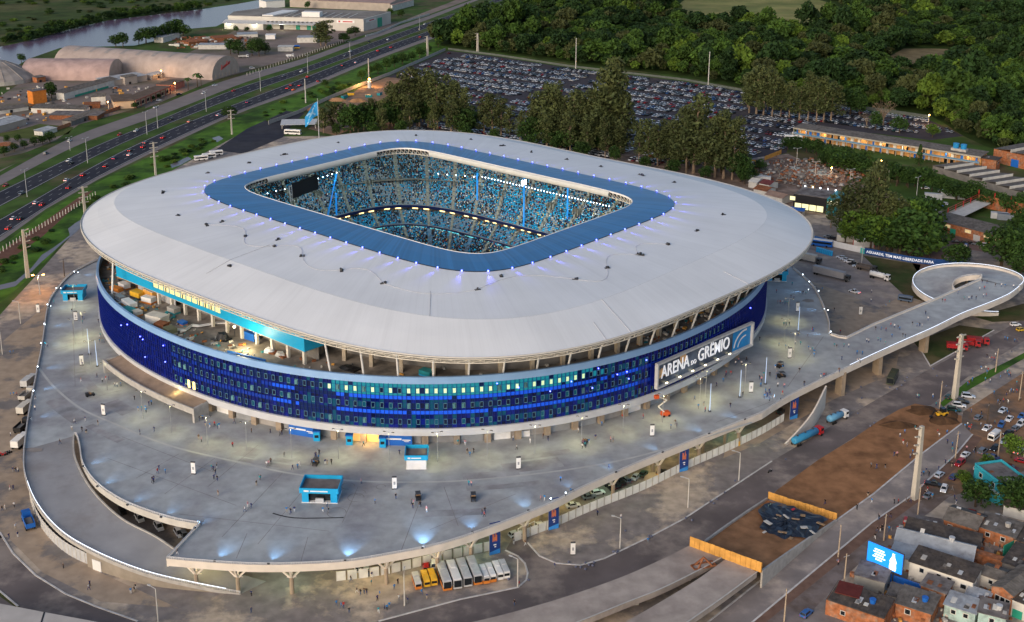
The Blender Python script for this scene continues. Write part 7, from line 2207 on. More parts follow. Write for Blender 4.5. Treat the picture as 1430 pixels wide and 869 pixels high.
for k in range(nb+1):
 q=MB();q.box((L_*k/nb,-1.2,0),(.35,.3,6.8));q.build('pillar',GAL,t)
for k in range(nb):
 for z in (0.1,3.7):
  x=L_*(k+.5)/nb
  m=random.choice((BLUEP,OFFW,OW,OW,GLASS_D,WLITY)) if 'WLITY' in globals() else random.choice((BLUEP,OFFW,OW,GLASS_D))
  q=MB();q.box((x+random.uniform(-1,1),1.15,z),(L_/nb*random.choice((.25,.25,.4)),.15,2.4));q.build('door',m,t)
for k in range(9):
 lamp('POINT',tuple(A+Matrix.Rotation(rz,3,'Z') @ Vector((L_*(k+.5)/9,-.3,6.3))),330,(1,.75,.4),name='gallery_lamp',radius=.3)
for dx in (0,4.5):
 q=MB();q.tube([(L_*.865+dx,4,9.4),(L_*.865+dx,4,12.2)],[1.6,1.8],12);q.build('water_tank',mat('blue_tank_plastic',(.02,.25,.55),.5,.05,1),t)
q=MB();q.box((L_*.865+2.2,4,8.0),(9,4,1.4));q.build('tank_plinth',W_CONC,t)
WG='brick workshops at the right'
building((1386,226),(1460,244),26,8,BRICK,TILE,'tall brick workshop with sawtooth roof and blue door',name='workshop',cat='workshop',roof='saw',rise=1.6,group=WG,doors=[(.42,5,4.5,BLUEP,'f')])
building((1370,236),(1390,239),8,6.5,BRICK,DARKR,'small square brick block at the end of the long orange building',name='workshop',cat='workshop',roof='flat',over=.8,group=WG,wins=[(.6,3.5,3,1.2,'r')])
building((1302,240),(1470,292),22,3.6,W_CONC_D,TILE,'long low hall with dark sawtooth roof and pale rooflight strips',name='hall',cat='hall',roof='saw',rise=1.4,group=WG)
building((1300,320),(1404,348),14,5.2,BRICK,TILE,'long brick office with brown roof facing the parked cars',name='office',cat='office',roof='shed',rise=.6,group=WG,wins=[(.1,3,3,1.4,'f'),(.22,3,3,1.4,'f'),(.5,3,3,1.4,'f'),(.75,3,3,1.4,'f'),(.9,3,3,1.4,'f')],doors=[(.3,3,3,GREEN,'f'),(.62,3.5,3,GALV,'f')],winm=mat('dull_lit_pane',(.5,.4,.2),.4,.5,.5,emit=(1,.75,.35),es=.3))
A,rz,L_=frame_px((1322,308),(1364,288))
t=empty('court_enclosure',A,rz,label='brick walled yard with red painted posts behind the brick office',cat='enclosure')
q=MB();q.box((L_/2,0,0),(L_,.3,4));q.build('wall',OFFPINK2,t)
E_=Matrix.Rotation(-rz,3,'Z') @ (Vector(G(1455,308)) - A)
e0=Vector((L_,0,0));dd=E_ - e0
q=MB();m_=(e0+E_)/2;q.box((m_.x,m_.y,0),(dd.length,.3,6.5),math.atan2(dd.y,dd.x));q.build('rear_wall',BRICK,t)
for k in range(5):
 p_=e0+dd*(k/4);q=MB();q.box((p_.x,p_.y - .4,0),(.35,.35,9));q.build('post',RED,t)
for k in range(4):
 q=MB();q.box((L_*k/4,-.2,0),(.35,.35,6.5));q.build('post',RED,t)
for hh in (6.4,5.2):
 q=MB();q.box((L_/2,-.2,hh),(L_,.15,.15));q.build('rail',RED,t)
q=MB();q.box((L_/2,-4,3.2),(L_,7.5,.25));q.build('pale_canopy',W_CONC_P,t)
for (u,v,L2,m,l) in [(1395,305,8,GALV,'grey container inside the brick walled yard, left one'),(1404,307,8,mat('blue_grey_box',(.2,.23,.27),.6,.1,1),'blue-grey container inside the brick walled yard, right one'),(1303,278,9,GALV,'grey box container in the yard above the brick office, left one'),(1330,277,12,GALV,'long grey container in the yard above the brick office'),
                      (1182,337,9,OFFW,'cream container by the trees behind the banner fence'),(1206,344,9.5,WHITE,'white container with red edges behind the banner fence'),(1199,336,7,mat('rosy_container',(.5,.38,.34),.7,.15,.6),'rosy container behind the white one with red edges'),(1186,325,7,OFFW,'pale cabin under the trees behind the banner fence'),
                      (1061,253,12,GALV,'grey lorry body at the edge of the demolition site'),(1046,233,6,OFFW,'small white cabin beside the bushes at the demolition site')]:
 t=empty('container',G(u,v),R(-18),label=l,cat='container',group='containers and cabins')
 q=MB();q.box((0,0,0),(L2,2.6,3.0));q.build('body',m,t)
 q=MB()
 for k in range(int(L2/.8)): q.box((-L2/2+.4+.8*k,0,.1),(.12,2.7,2.7))
 q.build('ribs',m,t,kind='stuff')
 q=MB();q.box((0,0,3.0),(L2+.1,2.7,.12));q.build('roof',m,t)
 if 'red edges' in l:
  q=MB()
  for x in (-L2/2,L2/2):
   for y in (-1.3,1.3): q.box((x,y,0),(.3,.3,3.1))
  q.build('red_edge',RED,t)
A,rz,L_=frame_px((1107,292),(1167,301))
t=empty('lit_store',A,rz,label='black flat-roofed store with lit yellow windows and teal end',cat='shop')
q=MB();q.box((L_*.4,8,0),(L_*.8,16,8));q.build('wall',BLACK,t)
q=MB();q.box((L_*.9,7.5,0),(L_*.22,17,8.6));q.build('teal_end',TEAL,t)
q=MB();q.box((L_*.4,8,8),(L_*.78,15.5,.3));q.build('roof',CONR,t)
LW=mat('warm_shop_glass',(.6,.55,.3),.3,.2,.3,emit=(.9,.85,.45),es=.8)
for k in range(4):
 q=MB();q.box((L_*(.12+.17*k),-.1,.6),(L_*.15,.2,3.0));q.build('window',LW,t)
q=MB();q.box((L_*-.02,-.1,4.8),(L_*.12,.2,2));q.build('lit_sign',LW,t)
q=MB();
for k in range(4): q.ball((L_*.93+(k - 1.5)*1.4,-1.3,6.3+.5*(k % 2)),.9,0)
q.build('lit_emblem',mat('shop_emblem_glow',(.9,.85,.6),.4,0,emit=(1,.9,.6),es=1.5),t)
for k in range(5):
 q=MB();q.ball((L_*(.05+.18*k),15.5,8.9),.35);q.build('roof_lamp',LAMP_W,t)
RG='small roofs right behind the stadium roof'
for i,(a,b_,m,l) in enumerate([((1045,262),(1056,264),OFFW,'pale small roof beside the stadium roof edge, farthest left'),((1052,272),(1070,276),RUST,'brown small roof second from left beside the stadium roof edge'),((1068,280),(1092,286),mat('tan_roof',(.32,.22,.17),.9,.2,.3),'tan roof next to the black lit store'),((1060,264),(1074,267),mat('maroon_roof',(.16,.05,.05),.8,.2,.3),'maroon roof beside the black lit store')]):
 building(a,b_,9,3.4,OFFW,m,l,name='shack',cat='shack',roof='gable',rise=1.2,group=RG)
t=empty('awning',G(1104,300),R(-22),label='blue awning roof in front of the black lit store',cat='awning')
q=MB();q.box((0,0,3.2),(14,6,.3));q.build('canopy',BLUEP,t)
for x in (-6.5,6.5):
 for y in (-2.7,2.7):
  q=MB();q.box((x,y,0),(.2,.2,3.2));q.build('post',GALV,t)
q=MB()
for k in range(900):
 u,v=random.gauss(1130,38),random.gauss(243,9)
 if v > 268 or v < 222 or u > 1215 or u < 1050: continue
 p=G(u,v);s_=random.uniform(.5,2.6)
 q.box((p[0],p[1],random.uniform(0,1.4)),(s_,s_*random.uniform(.3,.9),random.uniform(.2,1.3)),random.uniform(0,3),random.randrange(5),random.uniform(.6,1))
q.build('rubble',[W_CONC_D,W_CONC,MATS['rubble_dirt'],RUST,W_CONC_D],kind='stuff',label='broad field of demolition rubble behind the black lit store',cat='rubble')
for i,(u,v,L2,l) in enumerate([(1130,240,22,'long pale collapsed slab lying across the demolition rubble'),(1152,246,9,'short pale collapsed slab right of the long one in the rubble')]):
 q=MB();q.box((0,0,.2),(L2,6,1.2),0,0,.9);q.build('concrete_slab',mat('pale_green_slab',(.42,.46,.42),.9,.15,.3),None,G(u,v),R(-20),label=l,cat='slab')
t=empty('loader',G(1133,268),R(160),label='yellow loader standing behind the black lit store',cat='loader')
q=MB();q.box((0,0,.8),(4,2,1.4));q.box((-.6,0,2.2),(1.5,1.6,1.3));q.bar((1.8,0,1.6),(4,0,1.0),.4);q.build('body',YELLOW,t)
q=MB();q.box((4.3,0,.3),(1,2.6,1.2));q.build('bucket',DGREY,t);wheelset(t,(-1.3,1.3),2.2,.75)
def hoarding(a,b_,z,h,n,label):
 A=Vector(G(*a,z));B=Vector(G(*b_,z));d=B - A;L_=d.length
 t=empty('hoarding',A,math.atan2(d.y,d.x),label=label,cat='hoarding',group='raw orange plywood hoardings')
 q=MB();q.box((0,0,0),(L_/n - .08,.08,h));me=q.mesh('plank',WOODY)
 for k in range(n):
  o=link('plank',me,t,(L_*(k+.5)/n,random.uniform(-.06,.06),random.uniform(-.08,.08)),random.uniform(-.02,.02))
 q=MB();q.box((0,0,0),(.14,.14,h));mp=q.mesh('post',mat('dark_timber',(.3,.15,.04),.9,.15,1))
 for k in range(n+1): link('post',mp,t,(L_*k/n,.14,0))
 for zz in (.4,h - .5):
  q=MB();q.box((L_/2,.1,zz),(L_,.06,.16));q.build('rail',MATS['dark_timber'],t)
hoarding((1072.5,697),(1168,727),0.2,2.3,18,'raw orange plywood hoarding beyond the black sheeting')
hoarding((963,763),(1063,800),5.0,2.9,14,'raw orange plywood hoarding at the end of the unfinished viaduct')
hoarding((1068,224),(1091,215),0,2.6,8,'short orange hoarding at the corner of the car park')
hoarding((1040,226),(1056,229),0,2.2,5,'small orange hoarding left of the car park corner')
hoarding((1375,244),(1440,256),0,2.0,10,'orange fence beside the blue tarpaulin at the workshop')
# ---- unfinished viaduct and its earth fill
VZ=5.0
VIA=mat('viaduct_concrete',(.42,.36,.315),.9,.16,.25,col2=(.34,.285,.25),s2=.08)
via=empty('viaduct',G(950,800,0),label='unfinished concrete viaduct with two decks at the bottom right',cat='viaduct')
vo=via.location
def vdeck(L1,L2,name):
 a,c=cr(np.array([G(u,v,VZ)[:2] for u,v in L1])),cr(np.array([G(u,v,VZ)[:2] for u,v in L2]))
 n=40;a,c=resamp(a,n),resamp(c,n)
 q=MB();f3=lambda P,z: [(p[0] - vo[0],p[1] - vo[1],z) for p in P]
 q.strip(f3(a,VZ),f3(c,VZ));q.strip(f3(c,VZ),f3(c,VZ - 1.6));q.strip(f3(a,VZ - 1.6),f3(a,VZ));q.strip(f3(c,VZ - 1.6),f3(a,VZ - 1.6))
 q.quad(*(f3([a[0]],VZ)+f3([c[0]],VZ)+f3([c[0]],VZ - 1.6)+f3([a[0]],VZ - 1.6)))
 q.build(name,VIA,via)
 q=MB();ci=offset(c,.35);q.strip(f3(c,VZ+.28),f3(ci,VZ+.28));q.strip(f3(offset(c,-.05),VZ - .1),f3(offset(c,-.05),VZ+.28));q.build('kerb',W_CONC_P,via)
 for k in range(4,40,9):
  q=MB();m_=(a[k]+c[k])/2;q.box((m_[0] - vo[0],m_[1] - vo[1],0),(2.2,2.2,VZ - 1.6));q.box((m_[0] - vo[0],m_[1] - vo[1],VZ - 2.6),(7,2.2,1.0),R(-40));q.build('pier',W_CONC,via)
vdeck([(962.6,762),(924.5,781),(860,809),(760,842.6),(640,873),(500,896)],[(1013,776),(977,796),(924.5,822),(871.6,843),(807,869),(740,893)],'deck_slab')
vdeck([(1017,778),(974,809),(920,842),(871.6,870),(820,900)],[(1057,799),(1010,834),(960,869),(900,912)],'deck_slab')
t=empty('steel_frame',G(985,793,VZ),R(20),label='small rusty steel frame lying on the viaduct decks',cat='frame')
q=MB()
for s_,e_ in (((-3,0,.1),(3,0,.1)),((-3,2,.1),(3,2,.1)),((-2,0,.1),(0,1,2.4)),((2,0,.1),(0,1,2.4)),((-2,2,.1),(0,1,2.4)),((2,2,.1),(0,1,2.4)),((-3,0,.1),(-3,2,.1)),((3,0,.1),(3,2,.1))): q.bar(s_,e_,.35)
q.build('bars',RUST,t)
vl=empty('viaduct',G(60,862,0),label='pale concrete viaduct deck crossing the bottom left corner',cat='viaduct')
q=MB();f=lambda P,z: [(G(u,v,VZ)[0] - vl.location[0],G(u,v,VZ)[1] - vl.location[1],z) for u,v in P]
U_,Lw=[(-60,838),(0,843),(62,855),(143,870),(230,890)],[(-60,905),(0,912),(62,925),(143,940),(230,960)]
q.strip(f(Lw,VZ),f(U_,VZ));q.strip(f(U_,VZ),f(U_,VZ - 1.5));q.build('deck_slab',mat('pale_viaduct',(.5,.46,.42),.9,.1,.2),vl)
q=MB();q.bar(f([(62,855)],VZ+.02)[0],f([(40,930)],VZ+.02)[0],.4,.05);q.build('deck_joint',BLACK,vl)
ef=empty('earth_fill',G(1080,750,0),label='brown earth fill between concrete retaining walls behind the viaduct',cat='earth bank')
eo=ef.location
zt=lambda k: .4+4.4*k
LW_=[(1071,697),(1043,715),(1014,735),(985,756)];RW_=[(1168,727),(1133,750),(1098,774),(1064,798)]
q=MB();A_,B_=[],[]
for k,(l,r_) in enumerate(zip(LW_,RW_)):
 z=zt(k/3);pl=G(*l,z);pr=G(*r_,z);A_.append((pl[0] - eo[0],pl[1] - eo[1],z));B_.append((pr[0] - eo[0],pr[1] - eo[1],z))
NSUB=14
rows_=[]
for j in range(NSUB+1):
 tt_=j/NSUB
 rows_.append([(a[0]*(1 - tt_)+c_[0]*tt_,a[1]*(1 - tt_)+c_[1]*tt_,a[2] - .3+(random.uniform(-.15,.3) if 0 < j < NSUB else 0)) for a,c_ in zip(A_,B_)])
for r0_,r1_ in zip(rows_,rows_[1:]): q.strip(r0_,r1_)
q.build('soil',SOIL,ef)
for P_,sg in ((A_,-1),(B_,1)):
 q=MB()
 for p_,q_ in zip(P_,P_[1:]):
  d=Vector(q_) - Vector(p_);n_=Vector((d.y,-d.x,0)).normalized()*.25
  for s1,s2 in ((n_,-n_),):
   a,c_=Vector(p_),Vector(q_)
   vs=[a+s1,c_+s1,c_+s2,a+s2]
   up=[Vector((v_.x,v_.y,v_.z+.35)) for v_ in vs];dn=[Vector((v_.x,v_.y,0)) for v_ in vs]
   q.add([tuple(x) for x in dn+up],[(3,2,1,0),(4,5,6,7),(0,1,5,4),(1,2,6,5),(2,3,7,6),(3,0,4,7)])
 q.build('retaining_wall',W_CONC,ef)
rs=np.random.default_rng(3)
q=MB();pts=ZL(950,579,2.979,[(318,400),(370,372),(440,380),(520,405),(612,435),(580,470),(530,520),(470,510),(430,525),(380,500),(330,480),(345,440)])
cz=2.1;cen=Vector((0,0,0));W3=[Vector(G(u,v,cz)) for u,v in pts]
cen=sum(W3,Vector())/len(W3)
N_=7;base_=[]
for k,p_ in enumerate(W3):
 base_.append([cen.lerp(p_,j/N_) for j in range(1,N_+1)])
o_=len(q.v);q.v.append((0,0,.8))
for k in range(len(W3)):
 for j in range(N_):
  for sub in range(3):
   p_=base_[k][j].lerp(base_[(k+1) % len(W3)][j],sub/3)
   q.v.append((p_.x - cen.x+rs.uniform(-.4,.4),p_.y - cen.y+rs.uniform(-.4,.4),rs.uniform(.25,.95)+(0 if j < N_ - 1 else -.3)))
M_=len(W3)*3
idx=lambda c_,j: 1+((c_ // 3) % len(W3))*N_*3+j*3+c_ % 3
for c_ in range(M_):
 c2=(c_+1) % M_
 q.f.append([0,idx(c_,0),idx(c2,0)]);q.m.append(0)
 for j in range(N_ - 1): q.f.append([idx(c_,j),idx(c_,j+1),idx(c2,j+1),idx(c2,j)]);q.m.append(0)
q.build('black_sheeting',mat('black_plastic_sheet',(.014,.02,.034),.32,.3,.7,spec=.6),None,tuple(cen),label='crumpled black plastic sheeting weighted down on the brown earth',cat='sheeting')
BRD=[mat('scrap_board',(.3,.2,.12),.9,.2,1),W_CONC_P,RED]
for i,(u,v) in enumerate(ZL(950,579,2.979,[(410,420),(440,425),(480,435),(515,470),(425,490),(470,395),(510,420),(550,490),(585,455),(350,490),(460,515),(365,450)])):
 p_=G(u,v,3.1);q=MB();q.box((0,0,0),(random.uniform(.8,2.4),random.uniform(.4,1.2),.15));q.build('loose_board',BRD[i % 2 if i != 5 else 2],None,p_,random.uniform(0,3),label='loose board on the black sheeting, %s in it' % ('left of centre,far left,centre,right of centre,lower left,upper edge,upper right,lower right,right end,left bottom corner,bottom edge,upper left'.split(',')[i]),cat='board',group='boards on the black sheeting')
t=empty('backhoe',G(1315,582),R(200),label='black and yellow backhoe digging at the top of the brown dirt strip',cat='backhoe')
q=MB();q.box((0,0,.7),(3.6,1.8,1.0));q.build('body',YELLOW,t)
q=MB();q.box((-.3,0,1.7),(1.5,1.5,1.4));q.build('cab',GLASS_D,t)
q=MB();q.bar((1.6,0,1.6),(3.2,0,2.8),.3);q.bar((3.2,0,2.8),(4.2,0,.9),.25);q.box((4.3,0,.3),(.8,.9,.7));q.build('arm',BLACK,t)
wheelset(t,(-1.1,1.2),1.9,.7)
for (u,v,rx,ry) in ((1318,588,5,4),(1290,574,6,4),(1255,594,6,3),(1325,580,4,3)):
 q=MB();N_=12;p_=G(u,v)
 ringp=[(rx*random.uniform(.7,1.2)*math.cos(2*math.pi*k/N_),ry*random.uniform(.7,1.2)*math.sin(2*math.pi*k/N_),0) for k in range(N_)]
 r2_=[(x*.45,y*.45,random.uniform(.7,1.2)) for x,y,_ in ringp]
 q.strip(ringp,r2_,0,True);q.add(r2_+[(0,0,1.5)],[(k,(k+1) % N_,N_) for k in range(N_)])
 q.build('soil_heap',mat('dark_soil',(.1,.055,.03),.95,.3,.4),None,p_,label='dark heap of dug soil beside the backhoe',cat='soil heap',group='soil heaps beside the backhoe',kind='stuff')
t=empty('boom_lift',G(929,581,ZD),R(20),label='orange boom lift with raised folded arm on the plaza near the sign',cat='boom lift')
q=MB();q.box((0,0,.35),(2.6,1.8,1.1));q.build('base',mat('boom_orange',(.65,.1,.02),.5,.08,1),t)
q=MB()
for s_,e_ in (((-.4,0,1.4),(-2.6,0,3.6)),((-2.6,0,3.6),(.4,0,5.4)),((.4,0,5.4),(-2.8,0,7.0))): q.bar(s_,e_,.32)
q.build('arm',CREAM,t)
q=MB();q.box((-3.3,0,6.5),(1.4,1.0,1.1));q.build('basket',MATS['boom_orange'],t);wheelset(t,(-.9,.9),1.9,.4)
BF_=[(1137,338),(1162,345),(1207,355),(1240,361.5),(1270,367),(1305,371),(1345,374)]
A=Vector(G(*BF_[0]));t=empty('banner_fence',A,0,label='long printed banner fence with white capitals beyond the lorry yard',cat='fence')
Pts=[Vector(G(*p_)) - A for p_ in BF_]
cols_=[mat('banner_mid_blue',(.02,.14,.42),.6,.1,.3),OFFW,None,None,None,None]
for i,(p_,q_) in enumerate(zip(Pts,Pts[1:])):
 d=q_ - p_;q=MB();q.box((d.length/2,0,.2),(d.length - .04,.12,2.9))
 m=(MATS['banner_mid_blue'],WHITE,BANB2,BANB2,BANB2,BANB2)[i] if 'BANB2' in globals() else None
 if m is None:
  BANB2=mat('banner_fence_blue',(.012,.07,.25),.6,.08,.3);m=(MATS['banner_mid_blue'],WHITE,BANB2,BANB2,BANB2,BANB2)[i]
 q.build('banner_panel',m,t,p_,math.atan2(d.y,d.x))
 q=MB();q.tube([(0,.15,0),(0,.15,3.3)],.07,6);q.build('post',GALV,t,p_)
d=Pts[5] - Pts[2];ln=d.length
hold=empty('lettering_line',(0,0,0));bpy.data.objects.remove(hold)
me=text_mesh('AGUARDE, TEM MAIS LIBERDADE PARA',2,'lettering',SGW,.03,.04)
co=np.empty(len(me.vertices)*3);me.vertices.foreach_get('co',co);co=co.reshape(-1,3)
kx=(ln - 1.2)/(co[:,0].max() - co[:,0].min());kz=1.5/(co[:,1].max() - co[:,1].min())
cum_=[0]
for p_,q_ in zip(Pts[2:],Pts[3:6]): cum_.append(cum_[-1]+(q_ - p_).length)
sx_=(co[:,0] - co[:,0].min())*kx*(cum_[-1] - 1.2)/(ln - 1.2)+.8
new=[]
for s_,zz_,ex in zip(sx_,co[:,1]*kz,co[:,2]):
 j=min(max(int(np.searchsorted(cum_,s_) - 1),0),2);d=(Pts[2+j+1] - Pts[2+j]).normalized();n_=Vector((d.y,-d.x,0))
 p_=Pts[2+j]+d*(s_ - cum_[j])+n_*(.1+ex);new.append((p_.x,p_.y,.9+zz_))
me.vertices.foreach_set('co',np.array(new).ravel());me.update()
link('lettering',me,t)
q=MB();q.box((0,0,.3),(2,.14,2.6));q.build('green_print',mat('aqua_print',(.1,.5,.45),.6,.1,.5),t,Pts[2]+Vector((-1,-.05,0)),math.atan2((Pts[2] - Pts[1]).y,(Pts[2] - Pts[1]).x))
for i in range(9):
 p_=G(1141+2.5*i,352+.7*i)
 t=empty('portable_toilet',p_,R(-15),label='blue portable toilet by the banner fence, number %s from the left' % 'one two three four five six seven eight nine'.split()[i],cat='portable toilet',group='blue portable toilets by the banner fence')
 q=MB();q.box((0,0,0),(1.1,1.1,2.2));q.build('body',BLUEP,t)
 q=MB();q.box((0,0,2.2),(1.15,1.15,.18),0,0,.85);q.build('roof',CYAN,t)
 q=MB();q.box((0,-.56,.15),(.75,.05,1.85));q.build('door',CYAN,t)
def wall_px(px,h,m,label,name='concrete_fence',th=.25):
 A=Vector(G(*px[0]));t=empty(name,A,0,label=label,cat='fence')
 P_=[Vector(G(*p_)) - A for p_ in px]
 q=MB()
 for a,c_ in zip(P_,P_[1:]):
  d=c_ - a;q.box(tuple((a+c_)/2)[:2]+(0,),(d.length,th,h),math.atan2(d.y,d.x))
 q.build('wall',m,t);return t
wall_px([(375,174),(417,159),(457,140),(501,121.5),(546,104.5),(622,71)],2.6,W_CONC,'grey concrete wall between the highway bank and the car park')
wall_px([(626,69.5),(700,79),(794,93.5),(955,112.5),(1037,127.5)],1.7,mat('grey_green_wall',(.11,.125,.11),.9,.15,.3),'grey green wall along the far side of the car park')
wall_px([(1160,148),(1230,156),(1298,166)],2.4,MATS['grey_green_wall'],'grey wall along the far right part of the car park')
wall_px([(600,21),(560,33),(545,40),(525,48),(510,52)],2.0,OFFW,'pale low wall beside the service road near the big warehouse')
A=Vector(G(-30,372));t=empty('post_fence',A,0,label='pale concrete post fence along the clay verge beside the highway',cat='fence')
q=MB();q.box((0,0,0),(.3,.3,2.6));pm=q.mesh('post',W_CONC_P)
a,c_=Vector(G(-30,372)),Vector(G(137,272))
n_=int((c_ - a).length/3)
for k in range(n_): link('post',pm,t,a.lerp(c_,k/n_) - A)
A=Vector(G(345,108));t=empty('post_fence',A,0,label='pale post fence along the service road by the scrapyard',cat='fence')
a,c_=Vector(G(345,106)),Vector(G(485,58));n_=int((c_ - a).length/5)
for k in range(n_): link('post',pm,t,a.lerp(c_,k/n_) - A)
p_=G(446,203);t=empty('flag',p_,0,label='huge blue flag flying behind the far roof edge',cat='flag')
q=MB();q.tube([(0,0,0),(0,0,30)],[.3,.15],8);q.build('pole',GALV,t)
q=MB();W_,H_=10,9;nx,ny=14,8
for i in range(nx+1):
 for j in range(ny+1):
  f,g_=i/nx,j/ny
  q.v.append((-W_*f*.85,.9*math.sin(f*7+g_),28 - H_*g_*(1 - .25*f) - 9*f+1.0*math.sin(f*5)))
for i in range(nx):
 for j in range(ny):
  a_=i*(ny+1)+j;q.f.append([a_,a_+1,a_+ny+2,a_+ny+1]);q.m.append(1 if (abs(i - j*1.6 - 1) < .9 or abs(i+j*1.4 - 11) < .8) and 2 < i < 12 else 0)
q.build('cloth',[mat('flag_blue',(.02,.28,.62),.7,.1,.3),mat('flag_pale',(.3,.55,.75),.7,.1,.3)],t,smooth=True)
# ---- poles
POLES=[]
def pylon(u,v,h,arms=3,side=-1,w=.8,label=None):
 t=empty('power_pylon',G(u,v),R(35),cat='pylon',group='tall concrete power pylons')
 q=MB();q.box((0,0,0),(w*1.25,w,h),0,0,.62);q.build('shaft',mat('pylon_concrete',(.5,.46,.39),.85,.1,.4),t)
 for k in range(arms):
  q=MB();z=h - .6 - 2.6*k
  if side: q.bar((0,0,z),(side*2.6,0,z+.5),.5,.35)
  else: q.bar((-2.4,0,z),(2.4,0,z),.4,.35)
  q.build('crossarm',MATS['pylon_concrete'],t)
 if label: t['label']=label
 POLES.append(t);return t
for a in [(1277,697,23,4,-1,1.5,'tall concrete pylon standing on the kerb beside the brown dirt strip'),(1333,557,23.5,4,0,1.5,'tall concrete pylon at the green median near the fire engines'),(39,388,22,4,1,1.3,'concrete pylon on the clay bank at the left edge'),(217.5,245,19.5,4,0,.9,'concrete pylon on the highway bank behind the left roof'),(119,300,15,4,0,1.1,'concrete pylon cut off by the left end of the roof'),(324,188,16.5,3,0,.8,'concrete pylon on the grass near the access road'),
          (667,74,18,3,-1,1.5,'white concrete pylon at the far corner of the car park'),(597,80,19,3,-1,1.5,'white concrete pylon beside the highway left of the car park'),(1420,170,15,2,0,.9,'white lattice-like mast in front of the wood at the right edge')]:
 pylon(*a)
def mast(u,v,h,label,r=.35):
 t=empty('mast',G(u,v),0,label=label,cat='mast',group='plain tall masts')
 q=MB();q.tube([(0,0,0),(0,0,h)],[r,r*.6],8);q.build('shaft',W_CONC_P,t)
 q=MB();q.box((0,0,h),(.9,.9,.3));q.build('cap',GALV,t)
mast(804,97,26,'plain tall mast at the far edge of the car park',.45);mast(989,119,26,'plain tall mast at the far right edge of the car park',.45);mast(427,144,17.5,'plain mast on the highway bank left of the dirt yard',.5);mast(515,108,15,'plain mast beside the orange floodlight',.5)
def street_lamp(u,v,h,deg,double=False,lit=None,conc=False,grp='street lamps'):
 t=empty('street_lamp',G(u,v),R(deg),cat='street lamp',group=grp)
 q=MB();q.tube([(0,0,0),(0,0,h)],[.2,.11],7);q.build('pole',W_CONC_P if conc else GALV,t)
 for s in ((-1,1) if double else (1,)):
  q=MB();q.bar((0,0,h),(s*1.9,0,h+.35),.12);a_=q.build('arm',GALV,t)
  q=MB();q.box((s*2.1,0,h+.25),(.9,.4,.2));q.build('lamp_head',lit or GALV,a_)
 POLES.append(t);return t
for (u,v) in [(38,275),(122.5,228),(205.4,188),(220.5,179.6),(288,156),(364,127.6),(430,103),(489,82),(586,43),(297,106),(98,210)]:
 street_lamp(u,v,15 if (u,v) != (98,210) else 8,60,True,grp='lamp posts along the highway')
street_lamp(56,412,8.5,10,True,LAMP_O);p_=G(56,412);lamp('POINT',(p_[0],p_[1],8.2),5200,(1,.45,.12),name='street_lamp_light',radius=.3)
for (u,v,h,d_) in [(29,452,9,170),(3.6,495,9,170),(221,868,9,150),(865.7,766,9,160),(960.6,709,9,160),(1031.7,671,9,160),(565,846,9,90),(723,820,8,150),(1203,369,11,60)]:
 street_lamp(u,v,h,d_,False,conc=True)
for (u,v,h,d_) in [(1112,233,11,10),(1186,264,11,10),(1138,248,9,10),(1240,258,9,10),(1280,273,10,40)]:
 street_lamp(u,v,h,d_,True,conc=True,grp='lamp posts by the demolition site')
def wood_pole(u,v,h,dk=False):
 t=empty('utility_pole',G(u,v),R(random.uniform(20,60)),cat='utility pole',group='slim utility poles in the street')
 q=MB();q.tube([(0,0,0),(.15,0,h)],[.22,.13],7);q.build('pole',mat('tan_pole',(.42,.33,.24),.9,.12,1) if not dk else BARKD,t)
 q=MB();q.box((.13,0,h - .8),(1.8,.12,.14));q.build('crossarm',W_CONC,t);POLES.append(t)
for (u,v,h,dk) in [(1312,569,9.5,0),(1390,520,9,0),(1423,559,10.5,0),(1378,594,8,1),(1334,640,9,0),(1393,640,9,0),(1170.5,778,9.5,0),(1177,830,11.5,0),(1281,724,10.5,0),(1234,755,8,0),(1095,868,9,0),(90,386,8,1),(1429,640,9,0)]:
 wood_pole(u,v,h,dk)
t=empty('work_light',G(516,123),0,label='bright orange work light on a white tank in the dirt yard',cat='work light')
q=MB();q.tube([(0,0,0),(0,0,5)],1.5,10);q.build('tank',OFFW,t);q=MB();q.tube([(0,0,5),(0,0,6.5)],.15,6);q.build('stem',GALV,t)
q=MB();q.ball((0,0,7),.8,0,10,6);q.build('lamp',LAMP_O,t)
p_=G(516,122);lamp('POINT',(p_[0],p_[1] - 2,8),16000,(1,.5,.15),name='work_light_lamp',radius=.6)
for (u,v,c_,l) in [(490,133,YELLOW,'yellow machine beside the dirt heap'),(515,136,TEAL,'teal skip in the dirt yard, left one'),(530,133,TEAL,'teal skip in the dirt yard, right one'),(481,137,TEAL,'low teal container by the concrete wall'),(579,109,WHITE,'white cabin at the corner of the car park')]:
 t=empty('skip',G(u,v),R(random.uniform(0,90)),label=l,cat='container');q=MB();q.box((0,0,0),(4.5,2.4,1.9),0,0,1.12);q.build('body',c_,t);q=MB();q.box((0,0,1.9),(4.9,2.6,.15));q.build('rim',DGREY,t)
for (u,v,l) in [(470,141,'orange soil heap beside the concrete wall'),(500,142,'orange soil heap in the middle of the dirt yard'),(440,154,'pale soil heap near the access road')]:
 q=MB();N_=14;rp=[(7*random.uniform(.7,1.3)*math.cos(2*math.pi*k/N_),4*random.uniform(.7,1.3)*math.sin(2*math.pi*k/N_),0) for k in range(N_)]
 r2_=[(x*.5,y*.5,2) for x,y,_ in rp];q.strip(rp,r2_,0,True);q.add(r2_+[(0,0,2.6)],[(k,(k+1) % N_,N_) for k in range(N_)]);q.build('soil_heap',mat('orange_soil',(.34,.19,.1),.95,.2,.2),None,G(u,v),label=l,cat='soil heap')
